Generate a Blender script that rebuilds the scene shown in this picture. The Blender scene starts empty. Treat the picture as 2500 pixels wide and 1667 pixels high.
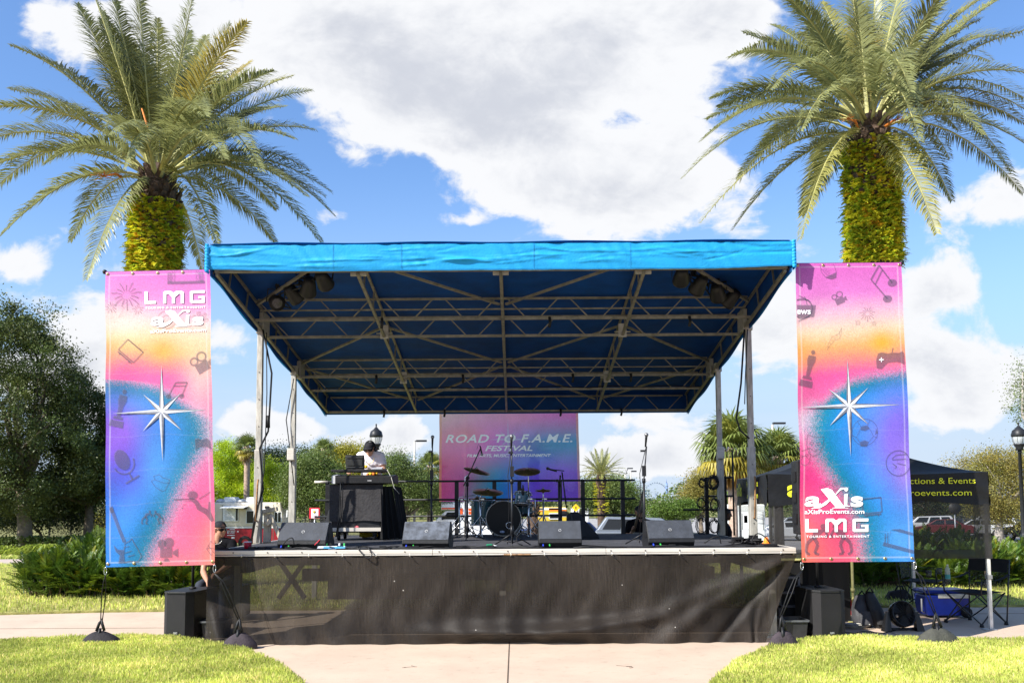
import bpy, bmesh, math, random
import numpy as np
from mathutils import Vector, Matrix, Euler
PI = math.pi
R = math.radians
random.seed(7)
rng = np.random.default_rng(11)
S = bpy.context.scene
COL = S.collection

# ------------------------------------------------------------------ camera
EYE = Vector((0.0, 0.0, 1.72))
FPX = 2100.0                      # focal length in pixels of the 2500 px photograph
PITCH, ROLL, YAW = R(4.07), 0.0060, 0.0038
SHIFT_Y = 0.0956
_f = Vector((0, math.cos(PITCH), math.sin(PITCH)))
_u = Vector((0, -math.sin(PITCH), math.cos(PITCH)))
_r = Vector((1, 0, 0))
_r2 = _r * math.cos(ROLL) - _u * math.sin(ROLL)
_u2 = _u * math.cos(ROLL) + _r * math.sin(ROLL)
_rz = Matrix.Rotation(YAW, 3, 'Z')
CR, CU, CF = _rz @ _r2, _rz @ _u2, _rz @ _f
cam_data = bpy.data.cameras.new("camera")
cam_data.sensor_fit = 'HORIZONTAL'
cam_data.sensor_width = 36.0
cam_data.lens = FPX / 2500 * 36.0
cam_data.shift_y = SHIFT_Y
cam_data.clip_start = 0.05
cam_data.clip_end = 20000
cam = bpy.data.objects.new("camera", cam_data)
COL.objects.link(cam)
cam.matrix_world = Matrix(((CR.x, CU.x, -CF.x, EYE.x), (CR.y, CU.y, -CF.y, EYE.y), (CR.z, CU.z, -CF.z, EYE.z), (0, 0, 0, 1)))
S.camera = cam

def ray(u, v):
 return CF * FPX + CR * (u - 1250.0) + CU * ((833.5 - v) + 2500 * SHIFT_Y)
def W(u, v, Y):
 "world point at depth Y seen at photograph pixel (u, v)"
 d = ray(u, v); t = (Y - EYE.y) / d.y
 return EYE + d * t
def GP(u, v, z=0.0):
 "point of the level z seen at pixel (u, v)"
 d = ray(u, v); t = (z - EYE.z) / d.z
 return EYE + d * t

# ------------------------------------------------------------------ exposure
S.view_settings.view_transform = 'Standard'
S.view_settings.look = 'None'
S.view_settings.exposure = 1.03
S.view_settings.gamma = 1.0
S.render.film_transparent = False
S.cycles.max_bounces = 8
S.cycles.transparent_max_bounces = 12
S.cycles.diffuse_bounces = 4
S.cycles.glossy_bounces = 3
S.cycles.transmission_bounces = 4
S.cycles.caustics_reflective = False
S.cycles.caustics_refractive = False
S.cycles.sample_clamp_indirect = 6.0
try:
 S.cycles.use_denoising = True
except Exception:
 pass

# ------------------------------------------------------------------ sun
LDIR = Vector((1.4, 1.0, -1.42)).normalized()        # the way the light travels
sun_d = bpy.data.lights.new("sun", 'SUN')
sun_d.energy = 4.6
sun_d.angle = R(0.53)
sun_d.color = (1.0, 0.955, 0.88)
sun = bpy.data.objects.new("sun", sun_d)
sun.rotation_euler = LDIR.to_track_quat('-Z', 'Y').to_euler()
sun.location = (-20, -14, 20)
COL.objects.link(sun)
SUN_EL = math.asin(-LDIR.z)
SUN_AZ = math.atan2(-LDIR.x, -LDIR.y)                 # compass bearing of the sun from +Y

# ------------------------------------------------------------------ world: sky with clouds
wd = bpy.data.worlds.new("World"); S.world = wd
wd.use_nodes = True
wn, wl = wd.node_tree.nodes, wd.node_tree.links
wn.clear()
def N(tree, kind, **kw):
 n = tree.nodes.new(kind)
 for k, v in kw.items():
  setattr(n, k, v)
 return n
def link(tree, a, b): tree.links.new(a, b)
def math_node(tree, op, a, b=None, clamp=False):
 n = tree.nodes.new('ShaderNodeMath'); n.operation = op; n.use_clamp = clamp
 for i, x in enumerate((a, b)):
  if x is None: continue
  if isinstance(x, (int, float)): n.inputs[i].default_value = x
  else: tree.links.new(x, n.inputs[i])
 return n.outputs[0]
T = wd.node_tree
w_out = N(T, 'ShaderNodeOutputWorld'); w_bg = N(T, 'ShaderNodeBackground')
w_bg.inputs['Strength'].default_value = 0.1
link(T, w_bg.outputs[0], w_out.inputs[0])
sky = N(T, 'ShaderNodeTexSky'); sky.sky_type = 'NISHITA'; sky.sun_disc = False
sky.sun_elevation = SUN_EL; sky.sun_rotation = SUN_AZ
sky.air_density = 1.0; sky.dust_density = 0.6; sky.ozone_density = 1.6; sky.altitude = 20
w_tc = N(T, 'ShaderNodeTexCoord'); w_sep = N(T, 'ShaderNodeSeparateXYZ')
link(T, w_tc.outputs['Generated'], w_sep.inputs[0])
w_y = math_node(T, 'MAXIMUM', math_node(T, 'ABSOLUTE', w_sep.outputs[1]), 0.12)
w_u = math_node(T, 'DIVIDE', w_sep.outputs[0], w_y)
w_w = math_node(T, 'DIVIDE', w_sep.outputs[2], w_y)
w_c = N(T, 'ShaderNodeCombineXYZ'); link(T, w_u, w_c.inputs[0]); link(T, w_w, w_c.inputs[1])
def w_noise(scale, detail, rough, off, sx=1.0, sy=1.0, dist=0.0):
 mp = N(T, 'ShaderNodeMapping'); mp.inputs['Location'].default_value = off
 mp.inputs['Scale'].default_value = (sx, sy, 1)
 link(T, w_c.outputs[0], mp.inputs['Vector'])
 n = N(T, 'ShaderNodeTexNoise'); n.inputs['Scale'].default_value = scale
 n.inputs['Detail'].default_value = detail; n.inputs['Roughness'].default_value = rough
 n.inputs['Distortion'].default_value = dist
 link(T, mp.outputs[0], n.inputs['Vector'])
 return n.outputs['Fac']
def sky_uw(u, v):
 d = ray(u, v); return d.x / d.y, d.z / d.y
# cloud banks: centre (pixel), radius (pixel), weight
BANKS = [
 (1120, 40, 500, 250, 1.25), (760, 60, 330, 190, 1.2), (1560, 40, 300, 190, 1.2), (1290, 250, 330, 160, 1.15), (1000, 230, 260, 120, 0.75),
 (1420, 400, 230, 150, 1.1), (1560, 510, 230, 120, 1.15), (1330, 470, 140, 70, 0.7), (1500, 285, 80, 50, -0.9), (1010, 395, 60, 30, -0.4), (1230, 545, 70, 22, -0.5), (690, 260, 60, 50, -0.4), (1160, 380, 190, 110, 0.8), (1640, 330, 110, 130, 0.45), (1760, 40, 170, 110, 0.7),
 (110, 40, 130, 80, 0.8), (260, 90, 190, 100, 0.85), (420, 60, 150, 120, 0.6), (20, 650, 120, 75, 1.2), (1800, 450, 130, 110, 0.62),
 (2440, 470, 150, 90, 1.0), (2330, 530, 120, 50, 0.6), (2290, 710, 200, 110, 1.25), (2400, 930, 250, 100, 1.3), (1890, 790, 190, 180, 1.2), (2250, 1020, 200, 40, 0.8),
 (620, 1030, 110, 55, 1.3), (740, 1050, 80, 40, 1.1), (230, 860, 140, 170, 1.3), (20, 900, 150, 80, 1.0), (180, 1000, 150, 60, 0.9), (2260, 860, 130, 60, 0.9), (560, 830, 90, 60, 0.95), (985, 1055, 90, 60, 1.3), (880, 1085, 70, 40, 1.0), (1480, 1120, 240, 60, 1.0), (1660, 1110, 140, 60, 1.0), (1560, 1020, 150, 30, 0.7),
 (860, 380, 60, 34, 0.55), (1150, 540, 80, 20, 0.62), (830, 520, 70, 26, 0.5), (2380, 1110, 200, 50, 0.6), (1240, 480, 120, 46, 0.45),
]
dens = None
for (pu, pv, ru, rv, amp) in BANKS:
 cu, cw = sky_uw(pu, pv)
 su = abs(sky_uw(pu + ru, pv)[0] - cu); sw = abs(sky_uw(pu, pv - rv)[1] - cw)
 a = N(T, 'ShaderNodeVectorMath', operation='SUBTRACT'); link(T, w_c.outputs[0], a.inputs[0]); a.inputs[1].default_value = (cu, cw, 0)
 b = N(T, 'ShaderNodeVectorMath', operation='MULTIPLY'); link(T, a.outputs[0], b.inputs[0]); b.inputs[1].default_value = (1 / su, 1 / sw, 0)
 c = N(T, 'ShaderNodeVectorMath', operation='DOT_PRODUCT'); link(T, b.outputs[0], c.inputs[0]); link(T, b.outputs[0], c.inputs[1])
 e = math_node(T, 'POWER', 2.718, math_node(T, 'MULTIPLY', c.outputs['Value'], -1.1))
 e = math_node(T, 'MULTIPLY', e, amp)
 dens = e if dens is None else math_node(T, 'ADD', dens, e)
n1 = w_noise(3.6, 9, 0.60, (3.1, 1.7, 0), 1, 1.25, 0.25)
n2 = w_noise(9.0, 9, 0.60, (0.4, 5.2, 0), 1, 1.35, 0.5)
n3 = w_noise(24.0, 6, 0.62, (2.4, 3.3, 0), 1, 1.3, 0.4)
cen = lambda n, k: math_node(T, 'MULTIPLY', math_node(T, 'SUBTRACT', n, 0.5), k)
nz = math_node(T, 'ADD', math_node(T, 'ADD', cen(n1, 1.7), cen(n2, 2.5)), cen(n3, 1.0))
den = math_node(T, 'ADD', math_node(T, 'SUBTRACT', dens, 0.62), nz)
mr = N(T, 'ShaderNodeMapRange', interpolation_type='SMOOTHSTEP')
link(T, den, mr.inputs[0]); mr.inputs[1].default_value = -0.12; mr.inputs[2].default_value = 0.40
mask = mr.outputs[0]
# thin veil low over the horizon
veil = N(T, 'ShaderNodeMapRange', interpolation_type='SMOOTHSTEP')
link(T, math_node(T, 'ADD', w_w, math_node(T, 'MULTIPLY', math_node(T, 'SUBTRACT', w_noise(5, 6, 0.6, (8, 2, 0), 0.5, 3.0), 0.5), 0.16)), veil.inputs[0])
veil.inputs[1].default_value = 0.22; veil.inputs[2].default_value = 0.0
veil_f = math_node(T, 'MULTIPLY', veil.outputs[0], 0.38)
mask = math_node(T, 'MAXIMUM', mask, veil_f)
# thick parts of a cloud are greyer below
core = N(T, 'ShaderNodeMapRange', interpolation_type='SMOOTHSTEP')
lowc = N(T, 'ShaderNodeMapRange'); link(T, w_w, lowc.inputs[0]); lowc.inputs[1].default_value = 0.45; lowc.inputs[2].default_value = 0.05; lowc.inputs[4].default_value = 0.35
link(T, math_node(T, 'ADD', math_node(T, 'ADD', den, lowc.outputs[0]), cen(w_noise(6.5, 8, 0.62, (1.0, 9.0, 0), 1, 1.5, 0.4), 2.6)), core.inputs[0])
core.inputs[1].default_value = 0.65; core.inputs[2].default_value = 2.3
ccol = N(T, 'ShaderNodeMix', data_type='RGBA')
link(T, core.outputs[0], ccol.inputs['Factor'])
ccol.inputs[6].default_value = (4.7, 4.76, 4.9, 1); ccol.inputs[7].default_value = (3.25, 3.4, 3.78, 1)
skyg = N(T, 'ShaderNodeMix', data_type='RGBA', blend_type='MULTIPLY'); skyg.inputs['Factor'].default_value = 1.0
link(T, sky.outputs[0], skyg.inputs[6]); skyg.inputs[7].default_value = (0.78, 0.97, 1.20, 1)
low = N(T, 'ShaderNodeMapRange', interpolation_type='SMOOTHSTEP'); link(T, w_w, low.inputs[0]); low.inputs[1].default_value = 0.42; low.inputs[2].default_value = 0.02
haz = N(T, 'ShaderNodeMix', data_type='RGBA'); link(T, low.outputs[0], haz.inputs['Factor']); link(T, skyg.outputs[2], haz.inputs[6]); haz.inputs[7].default_value = (2.45, 3.4, 4.6, 1)
fin = N(T, 'ShaderNodeMix', data_type='RGBA')
link(T, mask, fin.inputs['Factor']); link(T, haz.outputs[2], fin.inputs[6]); link(T, ccol.outputs[2], fin.inputs[7])
link(T, fin.outputs[2], w_bg.inputs['Color'])

# ------------------------------------------------------------------ materials
MATS = {}
def M(name, col=(0.5, 0.5, 0.5), rough=0.6, metal=0.0, var=0.12, scale=14.0, bump=0.0, bscale=60.0, spec=0.3, trans=0.0, see=0.0, attr=None, coat=0.0, hue=None, stretch=None):
 "procedural material: noise-mottled base colour, optional bump, translucency (trans) and see-through mesh (see)"
 if name in MATS: return MATS[name]
 m = bpy.data.materials.new(name); m.use_nodes = True
 t = m.node_tree; nn = t.nodes; nn.clear()
 out = N(t, 'ShaderNodeOutputMaterial'); p = N(t, 'ShaderNodeBsdfPrincipled')
 p.inputs['Roughness'].default_value = rough; p.inputs['Metallic'].default_value = metal
 p.inputs['Specular IOR Level'].default_value = spec
 if coat: p.inputs['Coat Weight'].default_value = coat; p.inputs['Coat Roughness'].default_value = 0.08
 tc = N(t, 'ShaderNodeTexCoord')
 vec = tc.outputs['Object']
 if stretch:
  mp = N(t, 'ShaderNodeMapping'); mp.inputs['Scale'].default_value = stretch; link(t, vec, mp.inputs['Vector']); vec = mp.outputs[0]
 ns = N(t, 'ShaderNodeTexNoise'); ns.inputs['Scale'].default_value = scale; ns.inputs['Detail'].default_value = 6; ns.inputs['Roughness'].default_value = 0.62
 link(t, vec, ns.inputs['Vector'])
 c0 = tuple(max(0, x * (1 - var * 1.6)) for x in col) + (1,)
 c1 = tuple(min(1, x * (1 + var * 1.6)) for x in col) + (1,)
 if hue: c1 = tuple(hue) + (1,)
 mx = N(t, 'ShaderNodeMix', data_type='RGBA')
 mrg = N(t, 'ShaderNodeMapRange'); link(t, ns.outputs['Fac'], mrg.inputs[0]); mrg.inputs[1].default_value = 0.28; mrg.inputs[2].default_value = 0.72
 link(t, mrg.outputs[0], mx.inputs['Factor'])
 mx.inputs[6].default_value = c0; mx.inputs[7].default_value = c1
 csock = mx.outputs[2]
 if attr:
  at = N(t, 'ShaderNodeAttribute'); at.attribute_name = attr
  mm = N(t, 'ShaderNodeMix', data_type='RGBA', blend_type='MULTIPLY'); mm.inputs['Factor'].default_value = 1.0
  link(t, csock, mm.inputs[6]); link(t, at.outputs['Color'], mm.inputs[7]); csock = mm.outputs[2]
 link(t, csock, p.inputs['Base Color'])
 rr = N(t, 'ShaderNodeMapRange'); link(t, ns.outputs['Fac'], rr.inputs[0]); rr.inputs[3].default_value = max(0.02, rough - 0.08); rr.inputs[4].default_value = min(1, rough + 0.08)
 link(t, rr.outputs[0], p.inputs['Roughness'])
 if bump:
  nb = N(t, 'ShaderNodeTexNoise'); nb.inputs['Scale'].default_value = bscale; nb.inputs['Detail'].default_value = 5
  link(t, vec, nb.inputs['Vector'])
  bp = N(t, 'ShaderNodeBump'); bp.inputs['Strength'].default_value = min(1, bump); bp.inputs['Distance'].default_value = 0.02
  link(t, nb.outputs['Fac'], bp.inputs['Height']); link(t, bp.outputs[0], p.inputs['Normal'])
 sh = p.outputs[0]
 if trans:
  tr = N(t, 'ShaderNodeBsdfTranslucent'); link(t, csock, tr.inputs[0])
  ms = N(t, 'ShaderNodeMixShader'); ms.inputs[0].default_value = trans
  link(t, sh, ms.inputs[1]); link(t, tr.outputs[0], ms.inputs[2]); sh = ms.outputs[0]
 if see:
  tp = N(t, 'ShaderNodeBsdfTransparent')
  ms = N(t, 'ShaderNodeMixShader'); ms.inputs[0].default_value = see
  link(t, sh, ms.inputs[1]); link(t, tp.outputs[0], ms.inputs[2]); sh = ms.outputs[0]
 link(t, sh, out.inputs[0])
 MATS[name] = m
 return m

# ------------------------------------------------------------------ mesh helpers
def world_of(o):
 m = o.matrix_parent_inverse @ o.matrix_basis if o.parent else o.matrix_basis
 return world_of(o.parent) @ m if o.parent else m.copy()
def adopt(o, parent, world=True):
 o.parent = parent
 if world: o.matrix_parent_inverse = world_of(parent).inverted()
class MB:
 "collects shapes, then builds them as one mesh object"
 def __init__(s): s.v, s.f, s.mi, s.sm, s.cuts = [], [], [], [], []
 def add(s, vs, fs, mi=0, smooth=False):
  b = len(s.v); s.cuts.append((b, len(s.f))); s.v.extend([tuple(x) for x in vs])
  for f in fs:
   s.f.append([b + i for i in f]); s.mi.append(mi); s.sm.append(smooth)
  return s
 def box(s, c, d, rot=None, mi=0, taper=1.0):
  x, y, z = (k / 2 for k in d); c = Vector(c)
  vs = [Vector((sx * x * (taper if sz > 0 else 1), sy * y * (taper if sz > 0 else 1), sz * z)) for sz in (-1, 1) for sy in (-1, 1) for sx in (-1, 1)]
  if rot is not None:
   m = rot if isinstance(rot, Matrix) else Euler(rot).to_matrix()
   vs = [m @ q for q in vs]
  return s.add([q + c for q in vs], [(0, 2, 3, 1), (4, 5, 7, 6), (0, 1, 5, 4), (2, 6, 7, 3), (0, 4, 6, 2), (1, 3, 7, 5)], mi)
 def bx(s, a, b, mi=0):
  return s.box([(p + q) / 2 for p, q in zip(a, b)], [abs(q - p) for p, q in zip(a, b)], mi=mi)
 def beam(s, a, b, w, h=None, mi=0, up=(0, 0, 1)):
  a, b = Vector(a), Vector(b); h = h or w
  d = b - a; L = d.length
  if L < 1e-6: return s
  d /= L; u = Vector(up)
  if abs(d.dot(u)) > 0.98: u = Vector((0, 1, 0))
  r = d.cross(u).normalized(); u = r.cross(d)
  vs = [p + r * sx * w / 2 + u * sy * h / 2 for p in (a, b) for sx, sy in ((-1, -1), (1, -1), (1, 1), (-1, 1))]
  return s.add(vs, [(3, 2, 1, 0), (4, 5, 6, 7), (0, 1, 5, 4), (1, 2, 6, 5), (2, 3, 7, 6), (3, 0, 4, 7)], mi)
 def tube(s, pts, r, n=6, mi=0, caps=True, smooth=True):
  pts = [Vector(p) for p in pts]; k = len(pts)
  rs = [r] * k if isinstance(r, (int, float)) else list(r)
  vs, fs = [], []; pr = None
  for i, p in enumerate(pts):
   d = (pts[min(i + 1, k - 1)] - pts[max(i - 1, 0)])
   d = d.normalized() if d.length > 1e-9 else Vector((0, 0, 1))
   if pr is None:
    u = Vector((0, 0, 1)) if abs(d.z) < 0.9 else Vector((1, 0, 0))
    a = d.cross(u).normalized()
   else:
    a = (pr - d * pr.dot(d)); a = a.normalized() if a.length > 1e-6 else d.orthogonal().normalized()
   pr = a; b = d.cross(a)
   for j in range(n):
    t = 2 * PI * j / n
    vs.append(p + (a * math.cos(t) + b * math.sin(t)) * rs[i])
  for i in range(k - 1):
   for j in range(n):
    fs.append((i * n + j, i * n + (j + 1) % n, (i + 1) * n + (j + 1) % n, (i + 1) * n + j))
  if caps: fs += [tuple(range(n - 1, -1, -1)), tuple((k - 1) * n + j for j in range(n))]
  return s.add(vs, fs, mi, smooth)
 def lathe(s, prof, c=(0, 0, 0), n=16, rot=None, mi=0, smooth=True, caps=True):
  c = Vector(c); m = None
  if rot is not None: m = rot if isinstance(rot, Matrix) else Euler(rot).to_matrix()
  vs, fs = [], []
  for (r, z) in prof:
   for j in range(n):
    t = 2 * PI * j / n; q = Vector((r * math.cos(t), r * math.sin(t), z))
    vs.append((m @ q if m is not None else q) + c)
  for i in range(len(prof) - 1):
   for j in range(n):
    fs.append((i * n + j, i * n + (j + 1) % n, (i + 1) * n + (j + 1) % n, (i + 1) * n + j))
  if caps: fs += [tuple(range(n - 1, -1, -1)), tuple((len(prof) - 1) * n + j for j in range(n))]
  return s.add(vs, fs, mi, smooth)
 def ball(s, c, r, n=12, m=8, mi=0, rot=None):
  r = (r, r, r) if isinstance(r, (int, float)) else r
  c = Vector(c); mm = Euler(rot).to_matrix() if rot is not None else None
  vs, fs = [], []
  for i in range(m + 1):
   a = PI * i / m
   for j in range(n):
    t = 2 * PI * j / n
    q = Vector((r[0] * math.sin(a) * math.cos(t), r[1] * math.sin(a) * math.sin(t), -r[2] * math.cos(a)))
    vs.append((mm @ q if mm else q) + c)
  for i in range(m):
   for j in range(n):
    fs.append((i * n + j, i * n + (j + 1) % n, (i + 1) * n + (j + 1) % n, (i + 1) * n + j))
  return s.add(vs, fs, mi, True)
 def prism(s, poly, y0, y1, mi=0, fn=None):
  "extrude a polygon given in (x, z) from y0 to y1; fn maps a point"
  k = len(poly)
  vs = [Vector((x, y0, z)) for x, z in poly] + [Vector((x, y1, z)) for x, z in poly]
  if fn: vs = [fn(q) for q in vs]
  fs = [tuple(range(k)), tuple(range(2 * k - 1, k - 1, -1))] + [(j, k + j, k + (j + 1) % k, (j + 1) % k) for j in range(k)]
  return s.add(vs, fs, mi)
 def grid(s, fn, nu, nv, mi=0, smooth=True):
  vs = [fn(i / nu, j / nv) for j in range(nv + 1) for i in range(nu + 1)]
  fs = [(j * (nu + 1) + i, j * (nu + 1) + i + 1, (j + 1) * (nu + 1) + i + 1, (j + 1) * (nu + 1) + i) for j in range(nv) for i in range(nu)]
  return s.add(vs, fs, mi, smooth)
 def move(s, m):
  s.v = [tuple(m @ Vector(q)) for q in s.v]; return s
 def build(s, name, mats, parent=None, world=False, bevel=0.0, label=None, sub=0, seg=2):
  me = bpy.data.meshes.new(name)
  me.from_pydata(s.v, [], s.f)
  for m in (mats if isinstance(mats, (list, tuple)) else [mats]): me.materials.append(m)
  me.polygons.foreach_set('material_index', s.mi); me.polygons.foreach_set('use_smooth', s.sm)
  me.update()
  o = bpy.data.objects.new(name, me); COL.objects.link(o)
  if parent is not None: adopt(o, parent, world)
  if bevel:
   b = o.modifiers.new('bevel', 'BEVEL'); b.width = bevel; b.segments = seg; b.limit_method = 'ANGLE'; b.angle_limit = R(40)
  if sub:
   b = o.modifiers.new('sub', 'SUBSURF'); b.levels = sub; b.render_levels = sub
  if label: o['label'] = label
  return o
def build_each(mb, name, mats, parent=None, world=False, every=1, **kw):
 "every added shape becomes a part of its own"
 c = mb.cuts[::every] + [(len(mb.v), len(mb.f))]
 for (v0, f0), (v1, f1) in zip(c, c[1:]):
  q = MB(); q.v = mb.v[v0:v1]; q.f = [[i - v0 for i in f] for f in mb.f[f0:f1]]; q.mi = mb.mi[f0:f1]; q.sm = mb.sm[f0:f1]
  q.build(name, mats, parent, world, **kw)
def np_mesh(name, verts, faces, mats, parent=None, world=False, colors=None, smooth=False, mi=None):
 "fast mesh from numpy arrays; faces all of one size"
 me = bpy.data.meshes.new(name)
 nv, (nf, k) = len(verts), faces.shape
 me.vertices.add(nv); me.vertices.foreach_set('co', np.asarray(verts, dtype=np.float32).ravel())
 me.loops.add(nf * k); me.loops.foreach_set('vertex_index', faces.astype(np.int32).ravel())
 me.polygons.add(nf); me.polygons.foreach_set('loop_start', np.arange(nf, dtype=np.int32) * k)
 me.polygons.foreach_set('use_smooth', np.full(nf, smooth))
 for m in (mats if isinstance(mats, (list, tuple)) else [mats]): me.materials.append(m)
 if mi is not None: me.polygons.foreach_set('material_index', np.asarray(mi, dtype=np.int32))
 me.update(calc_edges=True)
 if colors is not None:
  ca = me.color_attributes.new('tint', 'FLOAT_COLOR', 'POINT')
  c4 = np.ones((nv, 4), dtype=np.float32); c4[:, :3] = colors
  ca.data.foreach_set('color', c4.ravel())
 o = bpy.data.objects.new(name, me); COL.objects.link(o)
 if parent is not None: adopt(o, parent, world)
 return o
def tag(o, label=None, cat=None, group=None, kind=None):
 if label: o['label'] = label
 if cat: o['category'] = cat
 if group: o['group'] = group
 if kind: o['kind'] = kind
 return o
def thing(name, label, cat, loc=(0, 0, 0), rz=0.0, group=None):
 o = bpy.data.objects.new(name, None); o.empty_display_size = 0.2
 COL.objects.link(o); o.location = loc; o.rotation_euler = (0, 0, rz)
 return tag(o, label, cat, group)
def copy_tree(o, parent=None):
 kids = [c for c in COL.objects if c.parent == o]
 c = o.copy(); COL.objects.link(c); c.parent = parent
 for k in kids: copy_tree(k, c)
 return c
def place_copy(src, loc, rz, label, scale=None):
 c = copy_tree(src); c.location = loc; c.rotation_euler = (0, 0, rz); c['label'] = label
 if scale: c.scale = scale
 return c
def text_polys(body, size=1.0, bold=0.0, shear=0.0, align='LEFT', spacing=1.0, extrude=0.0):
 "verts and faces of a line of lettering in the x-y plane"
 cu = bpy.data.curves.new('lettering', 'FONT'); cu.body = body; cu.size = size; cu.offset = bold; cu.shear = shear
 cu.align_x = align; cu.space_character = spacing; cu.resolution_u = 4; cu.extrude = extrude
 o = bpy.data.objects.new('lettering', cu); COL.objects.link(o)
 dg = bpy.context.evaluated_depsgraph_get(); dg.update()
 me = bpy.data.meshes.new_from_object(o.evaluated_get(dg))
 vs = [v.co.copy() for v in me.vertices]; fs = [tuple(p.vertices) for p in me.polygons]
 bpy.data.objects.remove(o); bpy.data.curves.remove(cu); bpy.data.meshes.remove(me)
 return vs, fs
def put_text(mb, body, fn, height, width=None, mi=0, x0=0.0, y0=0.0, anchor='LEFT', **kw):
 "letters scaled to a cap height (and width), then mapped by fn(x, y) -> 3D; baseline at y0"
 vs, fs = text_polys(body, 1.0, **kw)
 if not vs: return
 xs = [v.x for v in vs]
 sx0, sw = min(xs), max(xs) - min(xs)
 k = height / 0.69
 kx = (width / sw) if width else k
 off = {'LEFT': 0, 'CENTER': -sw * kx / 2, 'RIGHT': -sw * kx}[anchor]
 mb.add([fn(x0 + off + (v.x - sx0) * kx, y0 + v.y * k) for v in vs], fs, mi)
def earth(x, y):
 "height of the ground: the plaza is level, the car park behind lies lower"
 t = min(1, max(0, (y - 24) / 28)); return -1.4 * t * t * (3 - 2 * t)
# ================================================================== THE SETTING
DECK_Z = 1.126
def poly_inside(poly, x, y):
 px = np.array([p[0] for p in poly]); py = np.array([p[1] for p in poly])
 ins = np.zeros(len(x), bool); j = len(poly) - 1
 for i in range(len(poly)):
  c = ((py[i] > y) != (py[j] > y)) & (x < (px[j] - px[i]) * (y - py[i]) / (py[j] - py[i] + 1e-12) + px[i])
  ins ^= c; j = i
 return ins
# terrain sheet to the horizon
def terrain():
 xs = [-6000, -800, -200, -90, -50, -30, -20, -12, -6, 0, 6, 12, 20, 30, 50, 90, 200, 800, 6000]
 ys = [-300, -60, -10, 0, 8, 14, 20, 24, 27, 30, 33, 36, 39, 42, 45, 48, 51, 54, 60, 80, 130, 300, 900, 3000, 9000]
 vs = [(x, y, earth(x, y) - 0.03) for y in ys for x in xs]
 k = len(xs)
 fs = [(j * k + i, j * k + i + 1, (j + 1) * k + i + 1, (j + 1) * k + i) for j in range(len(ys) - 1) for i in range(k - 1)]
 m = MB(); m.add(vs, fs, 0, True); return m
tag(terrain().build('ground', M('turf soil', (0.16, 0.17, 0.05), 0.95, var=0.3, scale=0.9, bump=0.6, bscale=30, hue=(0.27, 0.25, 0.08))), kind='structure')

def concrete_mat():
 m = M('plaza concrete', (0.50, 0.385, 0.29), 0.85, var=0.06, scale=1.3, bump=0.12, bscale=140)
 t = m.node_tree; p = [n for n in t.nodes if n.type == 'BSDF_PRINCIPLED'][0]
 old = p.inputs['Base Color'].links[0].from_socket
 tc = [n for n in t.nodes if n.type == 'TEX_COORD'][0]
 # fine speckle and dark scuffs
 a = N(t, 'ShaderNodeTexNoise'); a.inputs['Scale'].default_value = 90; a.inputs['Detail'].default_value = 3; link(t, tc.outputs['Object'], a.inputs['Vector'])
 b = N(t, 'ShaderNodeTexNoise'); b.inputs['Scale'].default_value = 7; b.inputs['Detail'].default_value = 8; b.inputs['Roughness'].default_value = 0.75; link(t, tc.outputs['Object'], b.inputs['Vector'])
 ra = N(t, 'ShaderNodeMapRange'); link(t, a.outputs['Fac'], ra.inputs[0]); ra.inputs[1].default_value = 0.3; ra.inputs[2].default_value = 0.7; ra.inputs[3].default_value = 0.93; ra.inputs[4].default_value = 1.05
 rb = N(t, 'ShaderNodeMapRange'); link(t, b.outputs['Fac'], rb.inputs[0]); rb.inputs[1].default_value = 0.55; rb.inputs[2].default_value = 0.75; rb.inputs[3].default_value = 1.02; rb.inputs[4].default_value = 0.74
 k = math_node(t, 'MULTIPLY', ra.outputs[0], rb.outputs[0])
 mx = N(t, 'ShaderNodeVectorMath', operation='SCALE'); link(t, old, mx.inputs[0]); link(t, k, mx.inputs['Scale'])
 link(t, mx.outputs[0], p.inputs['Base Color'])
 return m
CONC = concrete_mat()
def sheet(name, poly, z, mat, thick=0.06, fn=None):
 bm = bmesh.new()
 vs = [bm.verts.new((x, y, z + (fn(x, y) if fn else 0))) for x, y in poly]
 f = bm.faces.new(vs); f.normal_update()
 if f.normal.z < 0: f.normal_flip()
 r = bmesh.ops.extrude_face_region(bm, geom=[f])
 for v in r['geom']:
  if isinstance(v, bmesh.types.BMVert): v.co.z -= thick
 bmesh.ops.recalc_face_normals(bm, faces=bm.faces)
 bmesh.ops.triangulate(bm, faces=bm.faces)
 me = bpy.data.meshes.new(name); bm.to_mesh(me); bm.free()
 me.materials.append(mat)
 o = bpy.data.objects.new(name, me); COL.objects.link(o); return o
tag(sheet('plaza', [(-26, -14), (26, -14), (26, 13.7), (9, 13.75), (3, 13.8), (-4, 13.85), (-6.6, 13.7), (-9, 13.3), (-26, 12.6)], 0.0, CONC, 0.1), kind='structure')
# saw-cut joints in the plaza
jm = MB()
jx = GP(1242, 1600).x
jm.bx((jx - 0.006, 2, 0.0005), (jx + 0.006, 10.7, 0.0035))
jm.bx((jx - 4.2, 2, 0.0005), (jx - 4.188, 10.0, 0.0035)); jm.bx((jx + 4.9, 11.0, 0.0005), (jx + 4.908, 13.6, 0.0035))
jm.bx((-14, 12.0, 0.0005), (-4.2, 12.01, 0.0035)); jm.bx((5.2, 13.0, 0.0005), (14, 13.01, 0.0035)); jm.bx((7.9, 10.5, 0.0005), (7.91, 13.6, 0.0035))
for k in range(5):
 x, y = (-1.1, 9.2, ) if k == 0 else (random.uniform(-3, 4), random.uniform(8.3, 10.4)); pts = []
 for i in range(9): pts.append((x, y, 0.0012)); x += random.uniform(-.05, .09); y += random.uniform(-.05, .05)
 if k < 2: jm.tube(pts, 0.0022, 4)
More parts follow.
